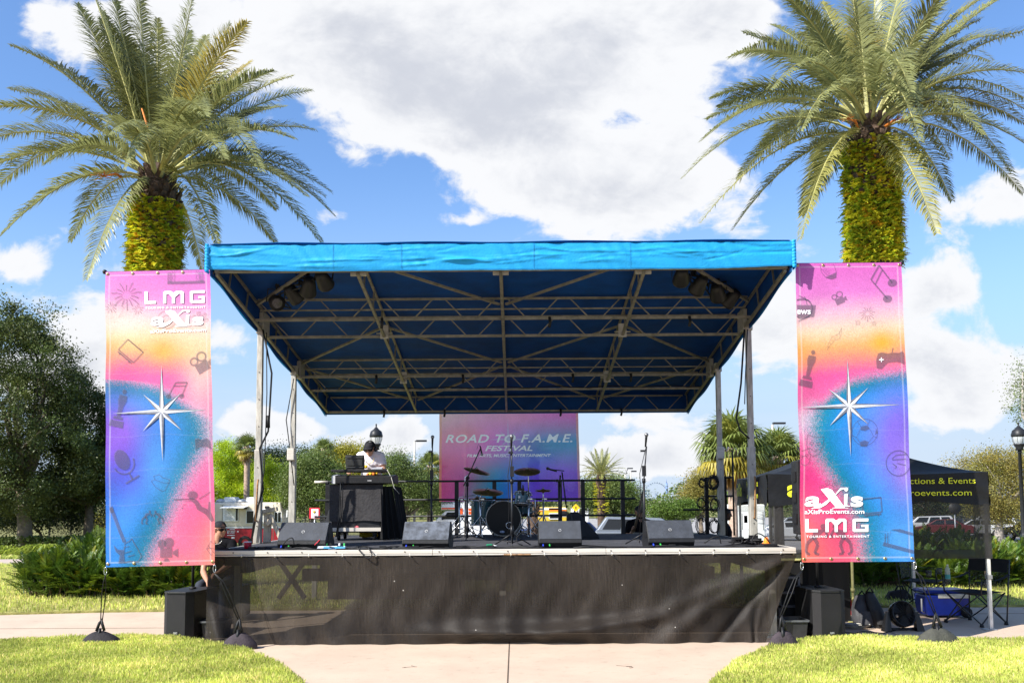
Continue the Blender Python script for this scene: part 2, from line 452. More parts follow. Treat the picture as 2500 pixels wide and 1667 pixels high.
tag(jm.build('paving_joint', M('joint grime', (0.10, 0.07, 0.05), 0.9)), kind='structure')
for nm, a, b in (('path', 24.6, 27.6),):
 pth = [(-60, b), (-60, a)] + [(x, a + 0.5 * math.sin(x * 0.2)) for x in (-40, -30, -22, -14, -8)] + [(x, b + 0.5 * math.sin(x * 0.2)) for x in (-8, -14, -22, -30, -40)]
 tag(sheet(nm, pth, 0.0, M('pale path', (0.45, 0.36, 0.30), 0.9, var=0.08, scale=2), 0.3, fn=lambda x, y: earth(x, y) + 0.02), kind='structure')
# car park behind (lies lower)
def lot():
 m = MB(); xs = np.linspace(-13, 95, 28); ys = np.linspace(33, 150, 50)
 m.grid(lambda s, t: Vector((-13 + 108 * s, 33 + 117 * t, earth(0, 33 + 117 * t) - 0.005)), 28, 50)
 return m
tag(lot().build('parking_lot', M('worn asphalt', (0.30, 0.285, 0.27), 0.9, var=0.12, scale=0.5, bump=0.1, bscale=80)), kind='structure')
pm = MB()
for i in range(16):
 x = -8 + i * 2.8
 pm.box((x, 52, earth(0, 52) + 0.004), (0.1, 5, 0.004)); pm.box((x + 14, 70, -1.4 + 0.004), (0.1, 5, 0.004))
tag(pm.build('parking_line', M('road paint', (0.75, 0.74, 0.7), 0.8)), kind='structure')

# lawns in front: two low mounds with curved edges
def edge(pts): return [(GP(u, v).x, GP(u, v).y) for u, v in pts]
LAWN_L = edge([(-260, 1576), (-100, 1572), (0, 1570), (150, 1563), (300, 1558), (400, 1560), (500, 1571), (600, 1592), (680, 1624), (738, 1670), (770, 1740)]) + [(-1.5, 6.4), (-2.2, 5.0), (-10, 5.0)]
LAWN_R = edge([(2800, 1572), (2640, 1570), (2500, 1567), (2350, 1567), (2200, 1563), (2060, 1560), (1980, 1566), (1900, 1579), (1860, 1592), (1800, 1618), (1738, 1670), (1700, 1740)]) + [(1.5, 6.4), (2.0, 5.0), (10.5, 5.0)]
LAWN_M = M('lawn thatch', (0.27, 0.27, 0.06), 0.95, var=0.3, scale=6, bump=0.5, bscale=60, hue=(0.42, 0.38, 0.12))
def inset(poly, d):
 c = (sum(p[0] for p in poly) / len(poly), sum(p[1] for p in poly) / len(poly))
 return [(p[0] + (c[0] - p[0]) * d, p[1] + (c[1] - p[1]) * d) for p in poly]
for nm, pl in (('lawn', LAWN_L), ('lawn', LAWN_R)):
 tag(sheet(nm, pl, 0.035, LAWN_M, 0.09), kind='structure')
LAWN_BL = [(-26, 12.62), (-9, 13.32), (-6.6, 13.72), (-4.3, 13.86), (2.5, 13.83), (3.2, 24.2), (-26, 24.4)]
LAWN_BR = [(3.4, 13.82), (9, 13.77), (26, 13.72), (26, 24.0), (3.6, 24.2)]
for pl in (LAWN_BL, LAWN_BR): tag(sheet('lawn', pl, 0.03, LAWN_M, 0.05), kind='structure')

def blades(name, poly, n, ln, wd, z, label, mat, lean=0.5, extra=None):
 xs = np.array([p[0] for p in poly]); ys = np.array([p[1] for p in poly])
 x = rng.uniform(xs.min(), xs.max(), n * 3); y = rng.uniform(ys.min(), ys.max(), n * 3)
 ok = poly_inside(poly, x, y)
 if extra is not None: ok &= extra(x, y)
 x, y = x[ok][:n], y[ok][:n]; k = len(x)
 a = rng.uniform(0, 2 * PI, k); b = rng.uniform(0, 2 * PI, k)
 L = ln * rng.uniform(0.55, 1.35, k); ll = rng.uniform(0.1, lean, k) * L
 patch = np.sin(x * 2.1 + 1.3 * np.sin(y * 1.7)) * np.sin(y * 2.6 + 0.9 * np.sin(x * 3.1)) * 0.5 + 0.5
 patch2 = np.sin(x * 7.3 + np.sin(y * 5.1) * 2) * np.sin(y * 8.1 + np.sin(x * 6.2)) * 0.5 + 0.5
 zb = np.array([earth(0, q) for q in y]) if y.max() > 24 else np.zeros(k)
 L = L * (0.75 + 0.5 * patch2)
 v = np.zeros((k, 4, 3))
 dx, dy = np.cos(a) * wd / 2, np.sin(a) * wd / 2
 v[:, 0] = np.stack([x - dx, y - dy, zb + z - 0.005], 1); v[:, 1] = np.stack([x + dx, y + dy, zb + z - 0.005], 1)
 mx_, my_ = x + np.cos(b) * ll * 0.35, y + np.sin(b) * ll * 0.35
 v[:, 2] = np.stack([mx_ + dx * 0.8, my_ + dy * 0.8, zb + z + L * 0.6], 1)
 v[:, 3] = np.stack([x + np.cos(b) * ll, y + np.sin(b) * ll, zb + z + L * np.sqrt(np.clip(1 - (ll / L) ** 2 * 0.6, 0.2, 1))], 1)
 base = np.arange(k)[:, None] * 4
 f = np.concatenate([base + np.array([0, 1, 2]), base + np.array([0, 2, 3])])
 dry = (rng.uniform(0, 1, k) < (0.10 + 0.45 * patch * patch2)).astype(float)[:, None]
 g = rng.uniform(0.7, 1.25, k)[:, None] * (0.68 + 0.5 * patch + 0.16 * patch2)[:, None]
 col = g * ((1 - dry) * np.array([0.90, 1.0, 0.75]) + dry * np.array([1.35, 1.15, 1.7]))
 o = np_mesh(name, v.reshape(-1, 3), f, mat, colors=np.repeat(col, 4, 0))
 return tag(o, label, 'grass', kind='stuff')
GRASS = M('lawn grass', (0.55, 0.555, 0.145), 0.55, var=0.1, scale=3, attr='tint', trans=0.35, spec=0.3)
blades('grass', LAWN_L, 160000, 0.042, 0.007, 0.035, 'sunlit short lawn grass in front at bottom left', GRASS, extra=lambda x, y: y > 6.8)
blades('grass', LAWN_R, 160000, 0.042, 0.007, 0.035, 'sunlit short lawn grass in front at bottom right', GRASS, extra=lambda x, y: y > 6.8)
blades('grass', LAWN_BL, 110000, 0.06, 0.014, 0.03, 'strip of lawn grass behind the path on the left', GRASS)
blades('grass', LAWN_BR, 70000, 0.06, 0.014, 0.03, 'strip of lawn grass behind the pop-up tent', GRASS)
blades('grass', [(-45, 28), (-11, 28), (-13, 60), (-45, 60)], 40000, 0.12, 0.05, 0.0, 'far lawn beyond the path on the left', GRASS)
# ================================================================== STAGE
XL, XR, XC = -3.76, 3.42, -0.17
YF, YB = 10.6, 15.4
ZF, ZR, YR = 4.585, 3.495, 17.1          # underside of the roof frame: front, rear
def zb(y): return ZF + (ZR - ZF) * (y - YF) / (YR - YF)
TH = 0.29                                 # truss height
ALU = M('weathered aluminium', (0.225, 0.21, 0.175), 0.55, 0.4, var=0.25, scale=9, bump=0.1)
ALUL = M('pale trim metal', (0.56, 0.52, 0.46), 0.5, 0.1, var=0.14, scale=6, stretch=(0.4, 4, 14))
STEEL = M('galvanised post', (0.44, 0.42, 0.37), 0.5, 0.3, var=0.22, scale=7, stretch=(3, 3, 0.7))
BLACK = M('black plastic', (0.012, 0.012, 0.013), 0.5, var=0.3)
RUBBER = M('black rubber cable', (0.012, 0.012, 0.013), 0.55, var=0.2)
RUST = M('rusty steel', (0.30, 0.16, 0.07), 0.85, var=0.4, scale=20)
stage = thing('mobile_stage', 'mobile trailer stage with bright blue canvas roof and black skirt', 'stage', (XC, 12.9, 0))
# deck
DECKM = M('stage deck carpet', (0.050, 0.050, 0.057), 0.85, var=0.22, scale=5, bump=0.2, bscale=200)
MB().bx((XL + 0.05, YF + 0.05, DECK_Z - 0.09), (XR - 0.02, YB, DECK_Z)).build('deck', DECKM, stage, True)
m = MB()
for a, b in ((XL + 0.02, -1.02), (-1.016, 1.1), (1.104, XR)):
 m.bx((a, YF - 0.015, DECK_Z - 0.044), (b, YF + 0.05, DECK_Z + 0.004))
 m.bx((a, YF - 0.022, DECK_Z - 0.066), (b, YF + 0.05, DECK_Z - 0.049))
m.bx((XL + 0.02, YF + 0.052, DECK_Z - 0.09), (XL + 0.048, YB, DECK_Z + 0.004))
m.bx((XR - 0.018, YF + 0.052, DECK_Z - 0.09), (XR, YB, DECK_Z + 0.004))
m.build('deck_trim', ALUL, stage, True, bevel=0.004)
m = MB()
for k in range(17): m.lathe([(0.008, 0), (0.008, 0.006)], (XL + 0.3 + k * 0.42, YF - 0.015, DECK_Z - 0.02), 8, rot=(R(90), 0, 0))
build_each(m, 'trim_bolt', M('dark bolt', (0.08, 0.07, 0.06), 0.6, 0.5), stage, True)
MB().bx((-0.15, YF - 0.026, DECK_Z - 0.0655), (0.18, YF - 0.0225, DECK_Z - 0.052)).build('rust_streak', RUST, stage, True)
# frame and running gear below the deck
m = MB()
for x in (XL + 0.4, XC - 1.2, XC + 1.2, XR - 0.4): m.bx((x - 0.05, YF + 0.1, 0.85), (x + 0.05, YB, 1.03))
for y in (10.9, 12.2, 13.6, 15.2): m.bx((XL + 0.1, y - 0.04, 0.93), (XR - 0.1, y + 0.04, 1.03))
m.bx((XL + 0.5, 13.2, 0.52), (XR - 0.4, 13.35, 0.70)); m.bx((XL + 0.5, 14.4, 0.52), (XR - 0.4, 14.55, 0.70))
m.bx((XL + 1.0, 12.7, 0.30), (XC - 0.6, 13.0, 0.62))
m.build('chassis', M('black chassis', (0.02, 0.02, 0.022), 0.6), stage, True)
for x, y in ((XL + 0.25, 10.95), (XR - 0.2, 10.95), (XC, 10.95), (XL + 0.25, 15.1), (XR - 0.2, 15.1)):
 m = MB().bx((x - 0.04, y - 0.04, 0.03), (x + 0.04, y + 0.04, 0.93)).bx((x - 0.12, y - 0.12, 0.0), (x + 0.12, y + 0.12, 0.03))
 m.build('leg', STEEL, stage, True)
m = MB()
for x0, x1, y in ((-3.2, -2.8, 11.5), (-2.75, -3.15, 11.5), (-2.4, -2.75, 12.9), (-2.9, -2.4, 13.2)): m.beam((x0, y, 1.02), (x1, y, 0.45), 0.06, 0.03, up=(0, 1, 0))
build_each(m, 'brace', ALU, stage, True)
for x in (XC - 0.9, XC + 0.9):
 for y in (13.2, 14.0):
  m = MB().lathe([(0.12, -0.1), (0.3, -0.1), (0.33, -0.06), (0.33, 0.06), (0.3, 0.1), (0.12, 0.1)], (x, y, 0.33), 20, rot=(0, R(90), 0))
  m.build('wheel', RUBBER, stage, True)
# black mesh skirt, hooked under the deck edge, slack at the foot
def skirt_mat():
 m = bpy.data.materials.new('black shade mesh'); m.use_nodes = True; t = m.node_tree; t.nodes.clear()
 out = N(t, 'ShaderNodeOutputMaterial'); p = N(t, 'ShaderNodeBsdfPrincipled'); tc = N(t, 'ShaderNodeTexCoord')
 mp = N(t, 'ShaderNodeMapping'); mp.inputs['Scale'].default_value = (26, 26, 1.6); link(t, tc.outputs['Object'], mp.inputs[0])
 n = N(t, 'ShaderNodeTexNoise'); n.inputs['Scale'].default_value = 3.0; n.inputs['Detail'].default_value = 8; n.inputs['Roughness'].default_value = 0.7; link(t, mp.outputs[0], n.inputs['Vector'])
 n2 = N(t, 'ShaderNodeTexNoise'); n2.inputs['Scale'].default_value = 1.4; n2.inputs['Detail'].default_value = 6; link(t, tc.outputs['Object'], n2.inputs['Vector'])
 f = math_node(t, 'MULTIPLY', n.outputs['Fac'], n2.outputs['Fac'])
 cr = N(t, 'ShaderNodeMix', data_type='RGBA'); mr_ = N(t, 'ShaderNodeMapRange'); link(t, f, mr_.inputs[0]); mr_.inputs[1].default_value = 0.12; mr_.inputs[2].default_value = 0.42
 link(t, mr_.outputs[0], cr.inputs['Factor']); cr.inputs[6].default_value = (0.012, 0.0093, 0.0074, 1); cr.inputs[7].default_value = (0.050, 0.040, 0.032, 1)
 # pale specks of dirt
 v = N(t, 'ShaderNodeTexVoronoi'); v.inputs['Scale'].default_value = 5.5; link(t, tc.outputs['Object'], v.inputs['Vector'])
 n3 = N(t, 'ShaderNodeTexNoise'); n3.inputs['Scale'].default_value = 2.2; link(t, tc.outputs['Object'], n3.inputs['Vector'])
 sp = math_node(t, 'MULTIPLY', math_node(t, 'LESS_THAN', v.outputs['Distance'], 0.045), math_node(t, 'GREATER_THAN', n3.outputs['Fac'], 0.5))
 cs = N(t, 'ShaderNodeMix', data_type='RGBA'); link(t, sp, cs.inputs['Factor']); link(t, cr.outputs[2], cs.inputs[6]); cs.inputs[7].default_value = (0.42, 0.39, 0.35, 1)
 link(t, cs.outputs[2], p.inputs['Base Color']); p.inputs['Roughness'].default_value = 0.52; p.inputs['Specular IOR Level'].default_value = 0.17
 bp = N(t, 'ShaderNodeBump'); bp.inputs['Strength'].default_value = 0.5; bp.inputs['Distance'].default_value = 0.01; link(t, n.outputs['Fac'], bp.inputs['Height']); link(t, bp.outputs[0], p.inputs['Normal'])
 tp = N(t, 'ShaderNodeBsdfTransparent'); ms = N(t, 'ShaderNodeMixShader'); ms.inputs[0].default_value = 0.12
 link(t, p.outputs[0], ms.inputs[1]); link(t, tp.outputs[0], ms.inputs[2]); link(t, ms.outputs[0], out.inputs[0])
 return m
def sm(a, b, x):
 t = min(1, max(0, (x - a) / (b - a))); return t * t * (3 - 2 * t)
def skirt_pt(s, t):
 top = DECK_Z - 0.066
 x = XL + 0.0 + (XR - XL) * s
 # the right end swings inwards towards its foot
 if s > 0.9: x -= sm(0.9, 1.0, s) * (1 - t) ** 1.0 * 0.42
 z = top * t + 0.004
 hook = (s * 17.5) % 1.0
 z -= 0.022 * (1 - abs(2 * hook - 1) ** 2.2) * t ** 14
 y = YF - 0.045
 y += 0.02 * math.sin(s * 60 + t * 3) * (1 - t) * t * 1.5 + 0.012 * math.sin(s * 140 + 2 * math.sin(t * 6)) * (1 - t)
 # big tension folds from the upper right corner
 dx, dz = (XR - x), (top - z)
 for (ang, wdt, amp, off) in ((0.72, 0.13, 0.065, 0.0), (1.02, 0.1, -0.045, 0.0), (0.5, 0.09, 0.035, 0.05)):
  q = dz - dx * math.tan(ang) * (0.55 + 0.10 * dx) - off
  reach = sm(0.05, 0.5, dx) * (1 - sm(1.5, 2.9, dx))
  y -= amp * math.exp(-(q / (wdt * (0.4 + 0.5 * dx))) ** 2) * reach
 # belly along the foot, centre and right
 y -= 0.12 * math.exp(-((t - 0.12) / 0.10) ** 2) * sm(0.30, 0.5, s) * (1 - sm(0.62, 0.78, s))
 y += 0.09 * math.exp(-((t - 0.02) / 0.06) ** 2) * sm(0.35, 0.5, s) * (1 - sm(0.5, 0.7, s))
 y -= 0.07 * math.exp(-((t - 0.16 - (s - 0.6) * 0.8) / 0.06) ** 2) * sm(0.52, 0.6, s) * (1 - sm(0.72, 0.8, s))
 # crumpled left corner
 y += 0.06 * math.sin(s * 130 + t * 9) * (1 - sm(0.03, 0.2, s)) * (1 - t) + 0.09 * math.exp(-((s - 0.02 - 0.05 * (1 - t)) / 0.02) ** 2) * (1 - t)
 y -= 0.10 * sm(0.5, 0.0, t) * (1 - sm(0.0, 0.10, s))
 y -= 0.03 * (1 - t) ** 3 + 0.02 * (1 - t) ** 6 * math.sin(s * 90)
 return Vector((x, y, z))
m = MB().grid(skirt_pt, 300, 44); SKIRT = skirt_mat(); m.build('skirt', SKIRT, stage, True)
m = MB(); hk = MB()
for k in range(18):
 p = skirt_pt(min(1, k / 17.5), 1.0)
 m.tube([p + Vector((0, -0.012, 0.022)), p + Vector((0.012, -0.02, 0.004)), p + Vector((0, -0.012, -0.012))], 0.006, 5)
 if k % 2 == 0: hk.tube([p + Vector((0, -0.012, -0.01)), p + Vector((0.05, -0.02, -0.05)), p + Vector((0.10, -0.012, -0.10))], 0.003, 4)
build_each(m, 'skirt_hook', M('zinc hook', (0.6, 0.58, 0.52), 0.4, 0.6), stage, True); build_each(hk, 'hook_cord', RUBBER, stage, True)

m = MB().grid(lambda s, t: Vector((-2.35 + (XR + 2.35) * s, YB + 0.02 + 0.03 * math.sin(s * 50) * (1 - t), 0.02 + (DECK_Z - 0.1) * t)), 60, 6); m.build('added_back_sheet', SKIRT, stage, True)  # added dark sheet, blocks the sunlit green behind from showing through the front skirt
# roof posts
def post(x, y, boxz=None):
 zt = zb(y); mid = DECK_Z + 1.36
 m = MB().bx((x - 0.04, y - 0.04, mid - 0.02), (x + 0.04, y + 0.04, zt)); m.bx((x - 0.052, y - 0.052, DECK_Z), (x + 0.052, y + 0.052, mid))
 m.bx((x - 0.055, y - 0.06, zt - 0.05), (x + 0.055, y + 0.06, zt + 0.1))
 p = m.build('post', STEEL, stage, True, bevel=0.006)
 b = MB()
 for z in (0.25, 0.6, 1.1, 1.7, 2.1, 2.5):
  if DECK_Z + z < zt - 0.1: b.lathe([(0.007, 0), (0.007, 0.008)], (x, y - (0.052 if z < 1.36 else 0.04), DECK_Z + z), 8, rot=(R(90), 0, 0))
 build_each(b, 'bolt', M('dark bolt'), p, True)
 if boxz:
  MB().bx((x - 0.07, y - 0.13, boxz), (x + 0.05, y - 0.056, boxz + 0.2)).build('switch_box', ALUL, p, True, bevel=0.01)
 return p
Y1, Y2 = 12.58, 14.51
post(XL, Y1); post(XR + 0.03, Y1); post(XL, Y2, 2.42); post(XR + 0.03, Y2, 2.40)
for x in (XL, XR + 0.03):                      # crank handle on the front posts
 MB().tube([(x + 0.02, Y1 - 0.08, 2.05), (x + 0.02, Y1 - 0.11, 2.0), (x - 0.0, Y1 - 0.11, 1.45), (x - 0.0, Y1 - 0.06, 1.45)], 0.013, 6).build('crank_rod', RUST, stage, True)
m = MB()
px = XL + 0.10
m.beam((px, 12.7, DECK_Z), (px, 12.75, DECK_Z + 0.42), 0.10, 0.08); m.box((px + 0.02, 12.7, DECK_Z + 0.47), (0.26, 0.09, 0.06), rot=(0, R(-12), 0)); m.beam((px + 0.06, 12.66, DECK_Z + 0.4), (px + 0.24, 12.66, DECK_Z), 0.055)
m.lathe([(0.05, -0.05), (0.05, 0.05)], (px + 0.03, 12.64, DECK_Z + 0.3), 10, rot=(R(90), 0, 0))
m.build('roof_winch', M('cream enamel', (0.60, 0.53, 0.40), 0.5, var=0.2, scale=12), stage, True, bevel=0.006)

# roof frame: lattice trusses
def lattice_x(y, name='cross_truss', w=0.037, x0=XL, x1=XR):
 m = MB(); z = zb(y)
 m.beam((x0, y, z), (x1, y, z), w); m.beam((x0 + 0.08, y, z + TH), (x1 - 0.08, y, z + TH), w * 0.8)
 n = 16; L = (x1 - x0) / n
 for i in range(n):
  a = x0 + L * (i + 0.15); b = a + L * 0.62
  lo, hi = (z, z + TH) if i % 2 else (z + TH, z)
  if i % 2 == 0: m.beam((a, y, lo), (b, y, hi), 0.016)
  else: m.beam((a, y, lo), (b, y, hi), 0.016)
 return m.build(name, ALU, stage, True)
for y in (12.17, 12.86, 14.80, 15.60, 17.06): lattice_x(y)
m = MB()
for y in (12.17, 14.8): m.beam((XL + 0.1, y + 0.03, zb(y) + TH * 0.5), (XR - 0.1, y + 0.03, zb(y) + TH * 0.5), 0.02)
m.build('tie_rod', ALU, stage, True)
def lattice_y(x, w=0.038, name='long_truss'):
 m = MB(); a, b = YF + 0.03, YR - 0.02
 m.beam((x, a, zb(a)), (x, b, zb(b)), w); m.beam((x, a, zb(a) + TH + 0.02), (x, b, zb(b) + TH + 0.02), w * 0.85)
 for y in np.linspace(a + 0.45, b - 0.2, 9): m.beam((x, y, zb(y)), (x, y + 0.1, zb(y) + TH), 0.022)
 return m.build(name, ALU, stage, True)
XQ = [XL + 0.02, XC - 1.80, XC, XC + 1.80, XR - 0.02]
for x in XQ: lattice_y(x)
m = MB(); zf = ZF + 0.01
m.beam((XL, YF + 0.02, ZF + 0.03), (XR, YF + 0.02, ZF + 0.03), 0.05, 0.04); m.beam((XL, YF + 0.02, ZF + TH), (XR, YF + 0.02, ZF + TH), 0.05)
m.build('front_beam', ALU, stage, True)
def brace(x0, y0, x1, y1, h=0.2, w=0.04): MB().beam((x0, y0, zb(y0) + h), (x1, y1, zb(y1) + h), w, w * 0.7).build('brace', ALU, stage, True)
for s in (-1, 1):
 X = lambda d: XC + s * d
 brace(X(0.05), 12.15, X(1.72), 10.75); brace(X(3.5), 12.1, X(2.3), 10.75)
 brace(X(1.85), 12.95, X(0.06), 14.7); brace(X(1.78), 12.95, X(3.5), 14.7)
 brace(X(3.5), 14.95, X(1.85), 16.95); brace(X(0.06), 14.9, X(1.75), 16.95)
m = MB()
for x in XQ[1:4]: m.bx((x - 0.1, 10.68, ZF - 0.02), (x + 0.1, 10.72, ZF + 0.13))
for x in (XQ[1], XQ[3]):
 for y in (12.86, 15.1): m.bx((x - 0.06, y - 0.02, zb(y) - 0.03), (x + 0.06, y + 0.02, zb(y) + 0.17)); m.tube([(x - 0.12, y, zb(y) + 0.05), (x + 0.12, y, zb(y) + 0.05)], 0.012, 6)
for x in (XQ[0], XQ[4]):
 for y in (12.7, 14.9): m.bx((x - 0.03, y - 0.16, zb(y) - 0.02), (x + 0.03, y + 0.16, zb(y) + TH))
build_each(m, 'gusset', M('zinc plate', (0.42, 0.40, 0.36), 0.5, 0.4), stage, True)
m = MB()
for (x, y) in ((-1.9, 12.2), (0.5, 12.2), (2.5, 12.2), (-2.4, 14.8), (-0.9, 14.8), (1.0, 14.8), (2.0, 14.8), (-2.6, 17.0), (-1.4, 17.0), (0.9, 17.0), (2.1, 17.0)):
 m.tube([(x, y - 0.04, zb(y) + 0.02), (x + 0.01, y - 0.05, zb(y) - 0.06), (x - 0.005, y - 0.04, zb(y) - 0.13)], 0.022, 5)
build_each(m, 'tie_strap', BLACK, stage, True)
m = MB()
pts = [(XL + 0.3 + k * 0.3, 15.57 + 0.02 * (k % 2), zb(15.57) + 0.03 + 0.02 * math.sin(k * 1.9)) for k in range(24)]
m.tube(pts, 0.009, 5)
m.tube([(XL + 0.3, 12.2, zb(12.2) + 0.25), (XL + 0.6, 12.0, zb(12.0) + 0.1), (XL + 0.5, 11.7, zb(11.7) + 0.18), (XL + 0.9, 11.3, zb(11.3) + 0.1), (XL + 1.4, 10.9, zb(10.9) + 0.2)], 0.011, 5)
m.tube([(XR - 0.3, 12.2, zb(12.2) + 0.2), (XR - 0.6, 11.9, zb(11.9) + 0.1), (XR - 0.9, 11.4, zb(11.4) + 0.16), (XR - 1.4, 10.95, zb(10.95) + 0.2)], 0.011, 5)
build_each(m, 'roof_cable', RUBBER, stage, True)

# canvas
def canvas_mat():
 m = M('blue canvas', (0.014, 0.315, 0.66), 0.6, var=0.06, scale=3, bump=0.22, bscale=38, trans=0.10, spec=0.25)
 t = m.node_tree; p = [n for n in t.nodes if n.type == 'BSDF_PRINCIPLED'][0]
 # inner face of the roof is a separate sheet, darker navy than this canvas
 return m
CANV = canvas_mat()
ROOF_UNDER = M('navy roof underside', (0.004, 0.052, 0.225), 0.7, var=0.2, scale=2, bump=0.15, bscale=30, trans=0.08, spec=0.2)
OX = 0.02
def ztop(y): return zb(y) + TH + 0.05
m = MB()
def roofpt(s, t, dz=0.0):
 x = XL - OX + (XR - XL + 2 * OX) * s; y = YF - 0.05 + (YR - YF + 0.1) * t
 return Vector((x, y, ztop(y) + 0.015 * math.sin(s * PI * 4) ** 2 + dz))
m.grid(lambda s, t: roofpt(s, t, 0.012), 40, 40, 0)
m.build('canopy', CANV, stage, True)
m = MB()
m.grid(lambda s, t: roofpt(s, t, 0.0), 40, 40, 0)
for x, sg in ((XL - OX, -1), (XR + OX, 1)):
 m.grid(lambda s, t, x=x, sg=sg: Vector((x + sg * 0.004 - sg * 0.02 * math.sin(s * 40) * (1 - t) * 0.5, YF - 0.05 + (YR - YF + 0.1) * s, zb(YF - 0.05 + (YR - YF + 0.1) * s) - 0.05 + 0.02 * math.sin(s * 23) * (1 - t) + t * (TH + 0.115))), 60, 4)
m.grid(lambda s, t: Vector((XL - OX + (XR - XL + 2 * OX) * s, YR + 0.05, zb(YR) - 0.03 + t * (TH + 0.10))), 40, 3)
m.build('roof_underside', ROOF_UNDER, stage, True)
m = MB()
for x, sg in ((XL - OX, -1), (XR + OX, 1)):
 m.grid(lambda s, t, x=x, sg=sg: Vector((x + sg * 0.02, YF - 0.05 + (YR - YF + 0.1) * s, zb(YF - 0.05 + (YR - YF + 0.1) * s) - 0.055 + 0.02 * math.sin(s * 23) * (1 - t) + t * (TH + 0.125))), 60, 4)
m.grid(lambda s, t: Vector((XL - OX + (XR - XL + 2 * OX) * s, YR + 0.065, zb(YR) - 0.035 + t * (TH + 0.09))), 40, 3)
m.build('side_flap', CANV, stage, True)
# front fascia: sagging, creased cloth
CREASE = []
_rc = random.Random(5)
for c0, t0, n_ in ((1.0, 0.42, 5), (2.2, 0.55, 3), (2.75, 0.5, 5), (3.45, 0.35, 4), (4.5, 0.5, 4), (5.3, 0.6, 3), (6.1, 0.45, 6), (6.9, 0.85, 4), (0.1, 0.8, 4)):
 for k in range(n_):
  for sg in (-1, 1):
   if _rc.random() < 0.8: CREASE.append((c0 + _rc.uniform(-.15, .15), t0 + _rc.uniform(-.28, .22), sg * _rc.uniform(0.9, 2.6), _rc.uniform(-0.15, 0.6), _rc.uniform(0.035, 0.085), _rc.uniform(0.004, 0.017) * _rc.choice((1, 1, -0.7))))
def fascia_pt(s, t):
 x = XL - 0.09 + (XR - XL + 0.17) * s
 lo = ZF + 0.03 - 0.03 * sm(0.0, 0.18, s) * (1 - sm(0.86, 1.0, s)); hi = ztop(YF) - 0.012
 z = lo + (hi - lo) * t
 y = YF - 0.085
 u = x - XL
 # creases running out from the tie points, each its own length, slope and depth
 for (c0, t0, dx, dz, w0, a0) in CREASE:
  du = (u - c0) * dx
  if 0 < du < 1.5:
   q = du / abs(1.5); zc = t0 + dz * (q ** 1.6)
   y -= a0 * math.exp(-((t - zc) / (w0 * (0.6 + q))) ** 2) * min(1, q * 6) * (1 - q) ** 0.7
 y -= 0.008 * math.sin(u * 9 + 4 * t) * math.sin(u * 3.1 + 1) + 0.004 * math.sin(u * 31 + 9 * t + 2 * math.sin(u * 5))
 y += 0.02 * (1 - t) ** 2
 return Vector((x, y, z))
m = MB().grid(fascia_pt, 360, 34)
for xs, sg in ((XL - 0.09, 1), (XR + 0.08, -1)):           # gathered ends
 m.grid(lambda s, t, xs=xs, sg=sg: Vector((xs + sg * 0.05 * s + 0.003 * math.sin(t * 40), YF - 0.10 - 0.012 * math.sin(s * PI) + 0.004 * math.sin(t * 55 + s * 3), ZF + 0.0 + t * (TH + 0.055))), 8, 40)
 m.grid(lambda s, t, xs=xs, sg=sg: Vector((xs - sg * 0.002, YF - 0.10 + 0.16 * s, ZF + 0.0 + t * (TH + 0.055))), 2, 10)
m.grid(lambda s, t: Vector((XL - 0.09 + (XR - XL + 0.17) * s, YF - 0.085 + 0.06 * t, ztop(YF) - 0.010 + 0.016 * t)), 80, 2)
m.build('fascia', CANV, stage, True)
m = MB()
for sx in (1.5, 2.35, 4.0, 5.2): m.grid(lambda s, t, sx=sx: fascia_pt((sx + 0.09 + 0.012 * s) / (XR - XL + 0.17), t) + Vector((0, -0.003, 0)), 1, 24)
m.grid(lambda s, t: fascia_pt(s, 0.03 + 0.02 * t) + Vector((0, -0.003, 0)), 240, 1)
m.build('seam', M('seam thread', (0.008, 0.22, 0.5), 0.7), stage, True)
# power cables hanging at the posts
m = MB()
m.tube([(XL + 0.06, Y1 - 0.1, 4.25), (XL + 0.20, Y1 - 0.1, 3.6), (XL + 0.17, Y1 - 0.1, 2.9), (XL + 0.16, Y1 - 0.1, 2.75), (XL + 0.04, Y1 - 0.1, 2.5), (XL + 0.1, Y1 - 0.1, 1.9), (XL - 0.02, Y1 - 0.1, 1.5), (XL - 0.06, Y1 - 0.1, 1.14)], 0.014, 6)
m.tube([(XL + 0.12, Y1 - 0.12, 4.2), (XL + 0.14, Y1 - 0.12, 3.3), (XL + 0.12, Y1 - 0.12, 2.2), (XL + 0.05, Y1 - 0.12, 1.7), (XL - 0.05, Y1 - 0.12, 1.14)], 0.008, 5)
m.tube([(XL + 0.155, Y1 - 0.1, 2.98), (XL + 0.16, Y1 - 0.1, 2.8)], 0.028, 6)
m.tube([(XL + 0.02, Y2 - 0.08, 3.8), (XL - 0.05, Y2 - 0.08, 3.4), (XL - 0.1, Y2 - 0.08, 3.1), (XL - 0.03, Y2 - 0.08, 2.6), (XL + 0.05, Y2 - 0.1, 2.0)], 0.009, 5)
m.tube([(XR - 0.05, Y1 - 0.1, 4.2), (XR - 0.12, Y1 - 0.1, 3.4), (XR - 0.2, Y1 - 0.1, 2.9), (XR - 0.15, Y1 - 0.1, 2.72), (XR - 0.02, Y1 - 0.1, 2.6)], 0.014, 6)
m.tube([(XR - 0.01, Y1 - 0.12, 4.2), (XR - 0.06, Y1 - 0.12, 3.5), (XR - 0.08, Y1 - 0.12, 3.1)], 0.008, 5)
build_each(m, 'power_cable', RUBBER, stage, True)
